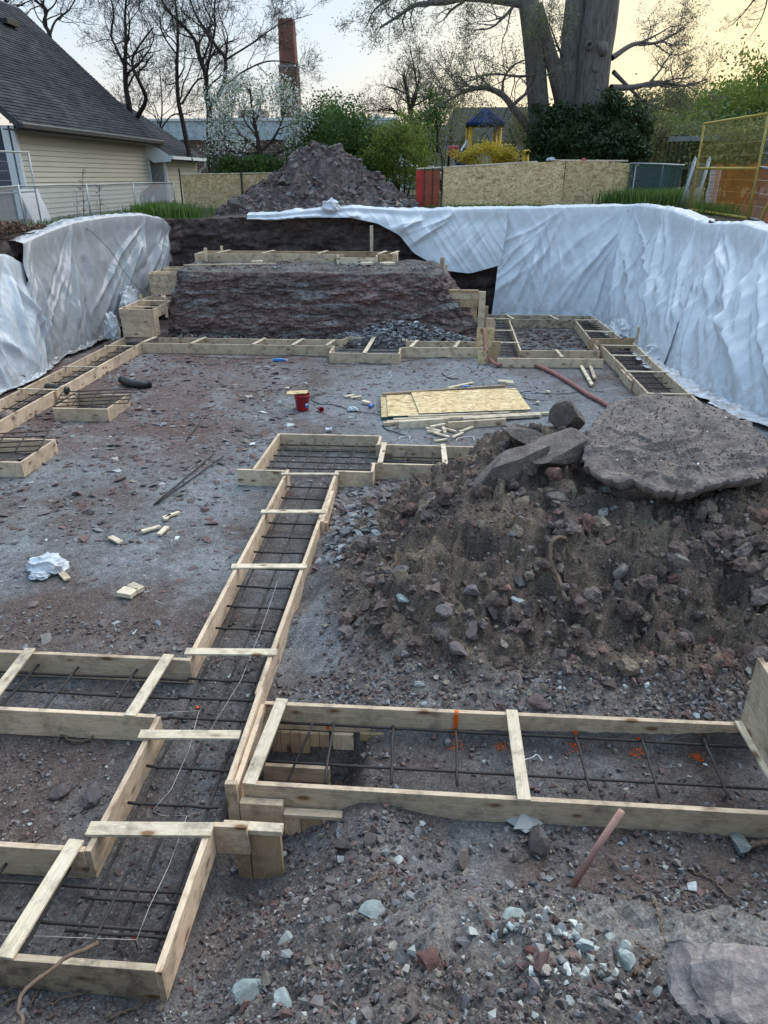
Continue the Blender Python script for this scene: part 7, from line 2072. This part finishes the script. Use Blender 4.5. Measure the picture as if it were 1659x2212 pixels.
tree('bare_tree', 'bare dark tree behind the house roof, its trunk forking twice', [
    ([(284, 345), (280, 240), (272, 190), (270, 140), (272, 90), (270, 40), (274, -20)], .2, .05, 1.7), ([(270, 145), (252, 105, .5), (240, 75, 1), (245, 30, 1), (235, -20, 1)], .09, .03, 1.4),
    ([(292, 260), (315, 215, -.5), (300, 175, -1), (285, 135, -1), (300, 100, -1), (330, 60, -1)], .14, .04, 1.5)], 11, y=33, kids=(11, 6, 4, 3), maxl=4, rmin=.0055, shrink=.66, nleaf=600, leaf='leaf_spring', lsize=.03, spread=.2)
tree('bare_tree', 'slender bare tree between the forked one and the blossoming one', [
    ([(412, 350), (395, 265), (385, 215), (382, 150), (384, 90), (382, 30), (375, -20)], .16, .05, 1.6), ([(392, 225), (425, 175, .6), (450, 165, 1), (480, 130, 1.2)], .07, .02, 1.3), ([(383, 120), (350, 70, .5), (345, 20, .8)], .06, .02, 1.3)], 12, y=34, kids=(11, 6, 4, 3), maxl=4, rmin=.0055, shrink=.66, nleaf=900, leaf='leaf_spring', lsize=.03, spread=.2)
tree('bare_tree', 'bare tree with a pale stump trunk and wide limbs left of the chimney', [
    ([(458, 380), (452, 320), (452, 240), (445, 200), (445, 165), (435, 135), (425, 100), (420, 85), (400, 60), (360, 20), (340, -20)], .2, .05, 1.7), ([(450, 235), (480, 190, -.4), (487, 130, -.6), (467, 100, -.6), (440, 60, -.6), (420, 25, -.6), (405, -20, -.6)], .13, .04, 1.6),
    ([(445, 165), (452, 125, .5), (460, 85, .6), (465, 55, .6), (462, 20, .6), (470, -20, .6)], .09, .03, 1.4), ([(482, 185), (525, 155, .6), (575, 133, 1), (625, 135, 1.2), (660, 150, 1.2)], .07, .015, 1.3), ([(489, 128), (550, 90, .6), (600, 55, .8), (675, 30, 1)], .06, .015, 1.2)], 13, y=32, kids=(11, 6, 4, 3), maxl=4, rmin=.0055, shrink=.66, nleaf=1500, leaf='leaf_spring', lsize=.03, spread=.2)
tree('bare_tree', 'bare tree rising behind the ridge of the house at the far left', [
    ([(112, 140), (107, 75), (95, 50), (100, 20), (75, 0), (60, -30)], .15, .05, 1.8), ([(107, 78), (120, 45, .5), (150, 20, 1), (170, -20, 1)], .08, .03, 1.5)], 14, y=36, kids=(10, 5, 4, 3), maxl=4, rmin=.006, shrink=.66)
tree('bare_tree', 'bare tree whose trunk shows at the top left corner above the roof', [([(5, 60), (6, 20), (15, -10), (10, -40)], .13, .05, 1.5), ([(-40, 60), (-10, 10, .5), (22, 30, 1), (25, 60, 1)], .08, .03, 1.2)], 15, y=36, kids=(11, 6, 5), maxl=3, rmin=.006)
tree('bare_tree', 'low bare thicket tree directly behind the house and outbuilding', [([(330, 330), (345, 280), (350, 230), (345, 150)], .09, .03, 1.6), ([(340, 290), (370, 250, .4), (400, 245, .6), (440, 235, .9)], .06, .02, 1.4), ([(335, 300), (310, 260, .4), (300, 230, .6), (320, 180, .9)], .07, .02, 1.4)], 16, y=39, kids=(10, 5, 4, 3), maxl=4, rmin=.006, shrink=.66, nleaf=1500, leaf='leaf_olive', lsize=.04)
tree('blossom_tree', 'white blossoming tree in front of the brick building', [([(565, 360), (560, 320), (555, 290), (545, 240), (540, 190)], .1, .03, 1.1), ([(560, 330), (590, 300, .3), (610, 260, .5), (620, 220, .5)], .06, .02, 1.1), ([(558, 320), (520, 290, .3), (500, 250, .5), (510, 200, .4)], .06, .02, 1.1), ([(572, 360), (600, 330), (640, 310), (650, 280)], .05, .02, .9), ([(558, 330), (520, 330, -.3), (490, 320, -.4), (485, 280, -.4)], .05, .02, .8)],
     17, y=29, kids=(8, 5, 4), maxl=3, rmin=.006, leaf='leaf_green', nleaf=4200, lsize=.04, spread=.22, flower=('leaf_white', 6800))
tree('budding_tree', 'wide bare budding tree left of the playground tower', [([(905, 300), (895, 270), (885, 240), (880, 200), (870, 160)], .14, .05, 1.6), ([(900, 280), (870, 250, .5), (840, 235, .8), (815, 240, 1)], .07, .02, 1.4), ([(893, 265), (925, 240, .4), (950, 220, .8), (960, 190, .8)], .07, .02, 1.4), ([(888, 240), (900, 200, .4), (895, 150, .6), (885, 100, .8)], .07, .02, 1.5)],
     18, y=37, kids=(11, 6, 4, 3), maxl=4, rmin=.0055, shrink=.66, leaf='leaf_spring', nleaf=2600, lsize=.035, spread=.25, wob=.26)
tree('budding_tree', 'slim young tree with dark leaves between the shrubs and the playground', [([(945, 330), (945, 290), (943, 260), (940, 225)], .06, .02, .8)], 19, y=33, kids=(8, 4, 3), maxl=3, leaf='leaf_green', nleaf=900, lsize=.06, spread=.15)

# the big tree: several trunks, each limb from the photograph's fork points
BTy = 27.0
bt, tips = tree('giant_tree', 'huge many-trunked tree standing in the dark yew behind the hoarding', [
    ([(1268, 330), (1270, 290), (1268, 250), (1278, 180), (1285, 110), (1296, 40), (1305, -30)], .56, .50, 0),
    ([(1225, 320, .3), (1222, 250, .3), (1230, 190, .3), (1236, 120, .4), (1243, 40, .4), (1250, -30, .5)], .46, .36, 0),
    ([(1172, 320), (1166, 260), (1160, 190), (1155, 120), (1147, 50), (1138, -20)], .36, .30, 0),
    ([(1218, 230, .2), (1205, 180, 0), (1195, 140, -.1), (1180, 90, 0), (1168, 40, 0), (1160, 10, 0)], .26, .18, 0),
    ([(1296, 300, .3), (1294, 220, .3), (1300, 140, .3), (1312, 60, .3), (1322, -30, .3)], .28, .28, 0),
    ([(1160, 320, -.3), (1150, 290, -.4), (1110, 235, -.8), (1085, 205, -1.0), (1050, 190, -1.2), (1010, 195, -1.4), (980, 210, -1.5), (940, 232, -1.5)], .14, .03, 1.7),
    ([(1320, 190, .2), (1370, 188, .8), (1420, 178, 1.2), (1480, 185, 1.5), (1530, 170, 1.6)], .11, .02, 1.6),
    ([(1322, 125, .2), (1370, 95, .8), (1420, 92, 1.2), (1480, 60, 1.4)], .09, .02, 1.7),
    ([(1325, 155, .2), (1370, 200, .8), (1400, 225, 1.0), (1450, 240, 1.2)], .07, .015, 1.2),
    ([(1145, 15, 0), (1120, 5, 0), (1090, 35, -.4), (1060, 60, -.6), (1020, 65, -.8)], .07, .015, 1.4),
    ([(1140, 10, 0), (1090, 2, 0), (1010, -5, 0), (960, 5, -.3), (900, 10, -.5), (860, 35, -.6), (820, 60, -.6)], .14, .03, 1.3),
    ([(1160, 160, -.2), (1120, 165, -.8), (1060, 160, -1.2), (1000, 180, -1.5)], .05, .015, 1.4),
    ([(1215, 120, -.2), (1205, 100, -1), (1190, 60, -1.4)], .05, .02, 1.2),
    ([(950, 4, -.3), (900, -10, -.5), (850, -5, -.6), (810, 20, -.6), (790, 60, -.6)], .06, .015, 1.1)],
    21, 'bark', 'leaf_spring', 17000, .028, .11, (10, 6, 4, 3), 4, BTy, .1, (30, 70), .6, wob=.25, rmin=.005)
rock_ = None
for (px, py, r_) in [(1272, 98, .13)]:
    p = aty(px, py, BTy - .52)
    lathe('burl', [(r_, 0), (r_ * 1.05, .04), (r_ * .8, .1), (r_ * .5, .1), (r_ * .4, .03), (0, .02)], M['bark'], bt, (p.x, p.y, p.z), (PI / 2, 0, 0), 14)
for (px, py, r_) in [(1300, 105, .22), (1285, 150, .15)]:
    p = aty(px, py, BTy - .42); bm = bmesh.new(); bmesh.ops.create_icosphere(bm, subdivisions=3, radius=r_)
    for v in bm.verts: v.co *= 1 + .25 * MN.noise(v.co * 6)
    me = bpy.data.meshes.new('burl'); bm.to_mesh(me); bm.free()
    for q in me.polygons: q.use_smooth = True
    link('burl', me, M['bark'], bt, tuple(p))
tree('hanging_twigs', 'thin bare twigs hanging into the top right corner', [([(1700, -40), (1640, -10), (1605, 30), (1580, 55)], .02, .006, .5), ([(1660, -30), (1655, 10), (1640, 50), (1620, 80)], .015, .005, .5)], 23, y=16, kids=(6, 4, 3), maxl=3, rmin=.003, shrink=.6)


# shrubs and crowns
def clump_pts(c, rad, ncl, nl, seed, cr=.3, hollow=.55, flatb=True):
    r_ = np.random.RandomState(seed)
    d = r_.normal(size=(ncl, 3)); d /= np.linalg.norm(d, axis=1)[:, None]
    q = hollow + (1 - hollow) * r_.rand(ncl) ** .6
    cen_ = np.array(c) + d * q[:, None] * np.array(rad) * (1 + .18 * r_.normal(size=(ncl, 1)))
    k = r_.randint(0, ncl, nl)
    P_ = cen_[k] + r_.normal(0, 1, (nl, 3)) * cr * np.array([1, 1, .7])
    return P_[P_[:, 2] > gz(c[0], c[1]) + .05]


def shrub(name, label, cat, px, py, y, w, h, mat, seed, nl=6000, ls=.05, ncl=60, cr=.22, stems=6, z0=None, dep=None, core=None, elong=1.0, base_z=None):
    c = aty(px, py, y); rad = (w / 2, dep or w / 2.4, h / 2)
    g = gz(c.x, c.y)
    t = thing(name, label, cat, (c.x, c.y, g))
    leaf_cloud('foliage', clump_pts((c.x, c.y, c.z), rad, ncl, nl, seed, cr), ls, mat, t, seed, True, elong)
    rg = random.Random(seed); ch = []
    for k in range(stems):
        a = rg.uniform(0, 2 * PI); tip = np.array([c.x + math.cos(a) * rad[0] * .7, c.y + math.sin(a) * rad[1] * .7, c.z + rad[2] * rg.uniform(.2, .8)])
        b_ = np.array([c.x + rg.uniform(-.15, .15), c.y + rg.uniform(-.15, .15), g - .05]); m_ = (b_ + tip) / 2 + np.array([rg.uniform(-.2, .2), rg.uniform(-.2, .2), .2])
        ch.append((spline([b_, m_, tip], 8), np.linspace(.04, .012, 8)))
    V, F = tubes(ch, 5); link('stems', npmesh('stems', V, F, True), M['bark_dark'], t)
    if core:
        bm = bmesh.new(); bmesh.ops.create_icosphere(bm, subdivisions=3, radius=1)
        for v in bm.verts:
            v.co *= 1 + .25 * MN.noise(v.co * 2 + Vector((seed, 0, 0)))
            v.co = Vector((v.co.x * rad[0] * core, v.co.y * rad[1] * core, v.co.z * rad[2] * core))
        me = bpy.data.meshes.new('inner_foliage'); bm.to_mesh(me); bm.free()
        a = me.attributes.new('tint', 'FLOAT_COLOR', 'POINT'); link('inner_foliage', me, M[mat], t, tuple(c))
    return t


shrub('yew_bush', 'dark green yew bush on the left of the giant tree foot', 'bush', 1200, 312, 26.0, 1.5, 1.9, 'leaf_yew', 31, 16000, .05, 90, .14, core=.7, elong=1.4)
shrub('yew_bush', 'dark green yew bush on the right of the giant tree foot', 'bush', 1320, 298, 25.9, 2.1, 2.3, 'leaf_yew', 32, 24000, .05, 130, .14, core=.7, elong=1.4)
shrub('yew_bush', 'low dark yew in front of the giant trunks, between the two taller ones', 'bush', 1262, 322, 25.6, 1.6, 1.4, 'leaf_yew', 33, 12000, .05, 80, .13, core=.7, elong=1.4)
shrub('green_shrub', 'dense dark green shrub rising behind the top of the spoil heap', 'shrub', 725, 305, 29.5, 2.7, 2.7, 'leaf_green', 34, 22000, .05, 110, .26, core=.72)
shrub('green_shrub', 'shrub with feathery pale green sprays left of the red boards', 'shrub', 868, 335, 27.5, 2.1, 2.3, 'leaf_maple', 35, 9500, .045, 90, .17)
shrub('green_shrub', 'loose green shrub just right of the spoil heap', 'shrub', 815, 350, 28.5, 1.3, 2.2, 'leaf_green', 36, 6000, .05, 60, .18)
shrub('green_shrub', 'low green hedge behind the left strand boards', 'shrub', 560, 365, 28.5, 3.4, .7, 'leaf_green', 37, 7000, .05, 90, .16, dep=.5)
shrub('forsythia', 'yellow flowering bush at the foot of the playground tower', 'bush', 1050, 340, 31.2, 2.4, .9, 'leaf_yellow', 38, 4200, .045, 70, .13, dep=.5)
shrub('olive_shrub', 'tall brownish thicket between the budding tree and the playground tower', 'thicket', 965, 300, 42, 4.2, 4.2, 'leaf_olive', 39, 9000, .05, 120, .4, stems=14)
shrub('olive_shrub', 'yellow-green shrub behind the playground, right of its tower', 'shrub', 1130, 300, 40, 2.6, 3.2, 'leaf_olive', 40, 7000, .05, 80, .3)
shrub('olive_shrub', 'dark young tree left of the playground tower behind the iron fence', 'shrub', 915, 290, 36, 1.2, 2.4, 'leaf_green', 41, 2600, .05, 40, .2)
shrub('olive_shrub', 'yellowish leafy climber behind the arbour', 'shrub', 1480, 330, 30.5, 4.2, 2.0, 'leaf_spring', 42, 9000, .055, 100, .25, dep=1)
shrub('olive_shrub', 'brownish bare bush right of the yew', 'shrub', 1400, 320, 29, 1.6, 2.3, 'leaf_olive', 43, 3500, .035, 60, .25, stems=16)
for k, (px, py, y_, w_, h_, m__, n_, l) in enumerate([(1425, 270, 45, 4.2, 3.6, 'leaf_olive', 9000, 'pale round tree right of the giant tree, leftmost of the right hand row'), (1520, 262, 50, 5.0, 3.4, 'leaf_maple', 11000, 'spring green tree in the middle of the right hand row'), (1600, 265, 40, 4.0, 3.6, 'leaf_maple', 12000, 'dense green maple at the right, left of the tallest one'),
                                          (1665, 245, 36, 4.6, 4.0, 'leaf_maple', 16000, 'tallest dense green maple cut by the right edge'), (1450, 310, 38, 4.0, 2.4, 'leaf_maple', 8000, 'low yellow-green tree behind the green screen'), (1560, 320, 34, 4.5, 2.2, 'leaf_green', 8000, 'low green hedge behind the yellow panel'), (1620, 335, 28, 3, 1.6, 'leaf_spring', 5000, 'pale leafy bush behind the orange net')]):
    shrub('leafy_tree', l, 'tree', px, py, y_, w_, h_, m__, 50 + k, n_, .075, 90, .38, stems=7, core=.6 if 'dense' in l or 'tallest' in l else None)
# distant tree line
for k, (px, w_, h_, l) in enumerate([(180, 14, 6, 'far tree belt behind the house'), (760, 16, 5, 'far tree belt behind the brick building'), (1080, 18, 5.0, 'far tree belt behind the playground'), (1380, 16, 5.5, 'far tree belt behind the giant tree'), (1640, 14, 6, 'far tree belt at the right edge')]):
    c = aty(px, 330, 85); P_ = clump_pts((c.x, c.y, 4.6), (w_, 4, h_ * .55), 160, 9000, 90 + k, 1.0, .2)
    o = leaf_cloud('far_trees', P_, .22, 'leaf_olive', None, 90 + k); props(o, l, 'trees')

# ------------------------------------------------------------------ grass, weeds, leaf litter
def blades(name, label, xy, hgt, mat, seed, lean=.4, w=.012):
    r_ = np.random.RandomState(seed); n = len(xy); x, y = xy[:, 0], xy[:, 1]; z = grade(x, y) - .02
    a = r_.uniform(0, 2 * np.pi, n); h = hgt * r_.uniform(.45, 1.15, n); ln = lean * r_.uniform(.2, 1.2, n) * h
    dx, dy = np.cos(a), np.sin(a); px_, py_ = -dy * w, dx * w
    b0 = np.stack([x - px_, y - py_, z], -1); b1 = np.stack([x + px_, y + py_, z], -1)
    m0 = np.stack([x + dx * ln * .35 - px_ * .8, y + dy * ln * .35 - py_ * .8, z + h * .65], -1); m1 = np.stack([x + dx * ln * .35 + px_ * .8, y + dy * ln * .35 + py_ * .8, z + h * .65], -1)
    t0 = np.stack([x + dx * ln - px_ * .1, y + dy * ln - py_ * .1, z + h * .92], -1); t1 = np.stack([x + dx * ln + px_ * .1, y + dy * ln + py_ * .1, z + h * .92], -1)
    V = np.stack([b0, b1, m1, m0, t1, t0], 1).reshape(-1, 3); i = np.arange(n)[:, None] * 6
    F = np.concatenate([i + np.array([0, 1, 2, 3]), i + np.array([3, 2, 4, 5])])
    t_ = np.repeat(r_.rand(n), 6); o = link(name, npmesh(name, V, F, False, np.stack([t_] * 3, -1)), M[mat]); props(o, label, 'grass', kind='stuff')


r_ = np.random.RandomState(4)
def patch(cx_, cy_, sx, sy, n): return np.stack([r_.normal(cx_, sx, n), r_.normal(cy_, sy, n)], -1)
blades('tall_grass', 'lush tall grass in front of the green screened fence', np.concatenate([patch(6.0, 23.6, .3, .3, 1500), patch(6.6, 23.2, .3, .35, 2000), patch(5.4, 23.9, .3, .2, 600)]), .6, 'grass', 1)
blades('tall_grass', 'clump of tall grass by the corner of the cream house', np.concatenate([patch(-9.3, 25.0, .25, .8, 900), patch(-8.8, 23.6, .35, .5, 1400), patch(-8.2, 23.0, .5, .4, 1400)]), .42, 'grass', 2)
blades('weeds', 'short weeds along the foot of the strand board row', np.concatenate([patch(2.5, 23.9, 2.0, .2, 2200), patch(4.6, 24.0, .5, .15, 900)]), .16, 'grass', 3)
blades('weeds', 'weeds along the foot of the left chain-link fence', np.concatenate([patch(-9.65, 19.5, .12, 1.6, 500), patch(-9.6, 23, .15, 1.6, 700), patch(-9.9, 17.2, .2, .4, 260)]), .22, 'grass', 4)
blades('weeds', 'weeds inside the orange netting', patch(7.05, 20.6, .12, .9, 500), .35, 'grass', 5)
x = r_.uniform(-10.5, -9.12, 7000); y = r_.uniform(12.5, 17.9, 7000)
o = leaf_cloud('leaf_litter', np.stack([x, y, grade(x, y) + .05 + .22 * np.exp(-((y - 15.6) / 1.0) ** 2) * r_.rand(7000)], -1), .05, 'leaf_litter', None, 6); props(o, 'drift of dry brown leaves at the foot of the left temporary panel', 'leaf litter')
for k, (px, py0, py1, l) in enumerate([(178, 500, 370, 'tall dry weed stalk in front of the cream house'), (165, 495, 415, 'shorter branching dry weed left of the tall stalk'), (214, 480, 405, 'small dry weed right of the tall stalk')]):
    tree('dry_weed', l, [([(px + 4, py0), (px + 2, (py0 + py1) / 2), (px, py1)], .012, .004, .22)], 100 + k, y=19.3 + k, kids=(7, 3), maxl=2, rmin=.003, leaf='leaf_litter', nleaf=60, lsize=.02, spread=.03, ang=(15, 40))
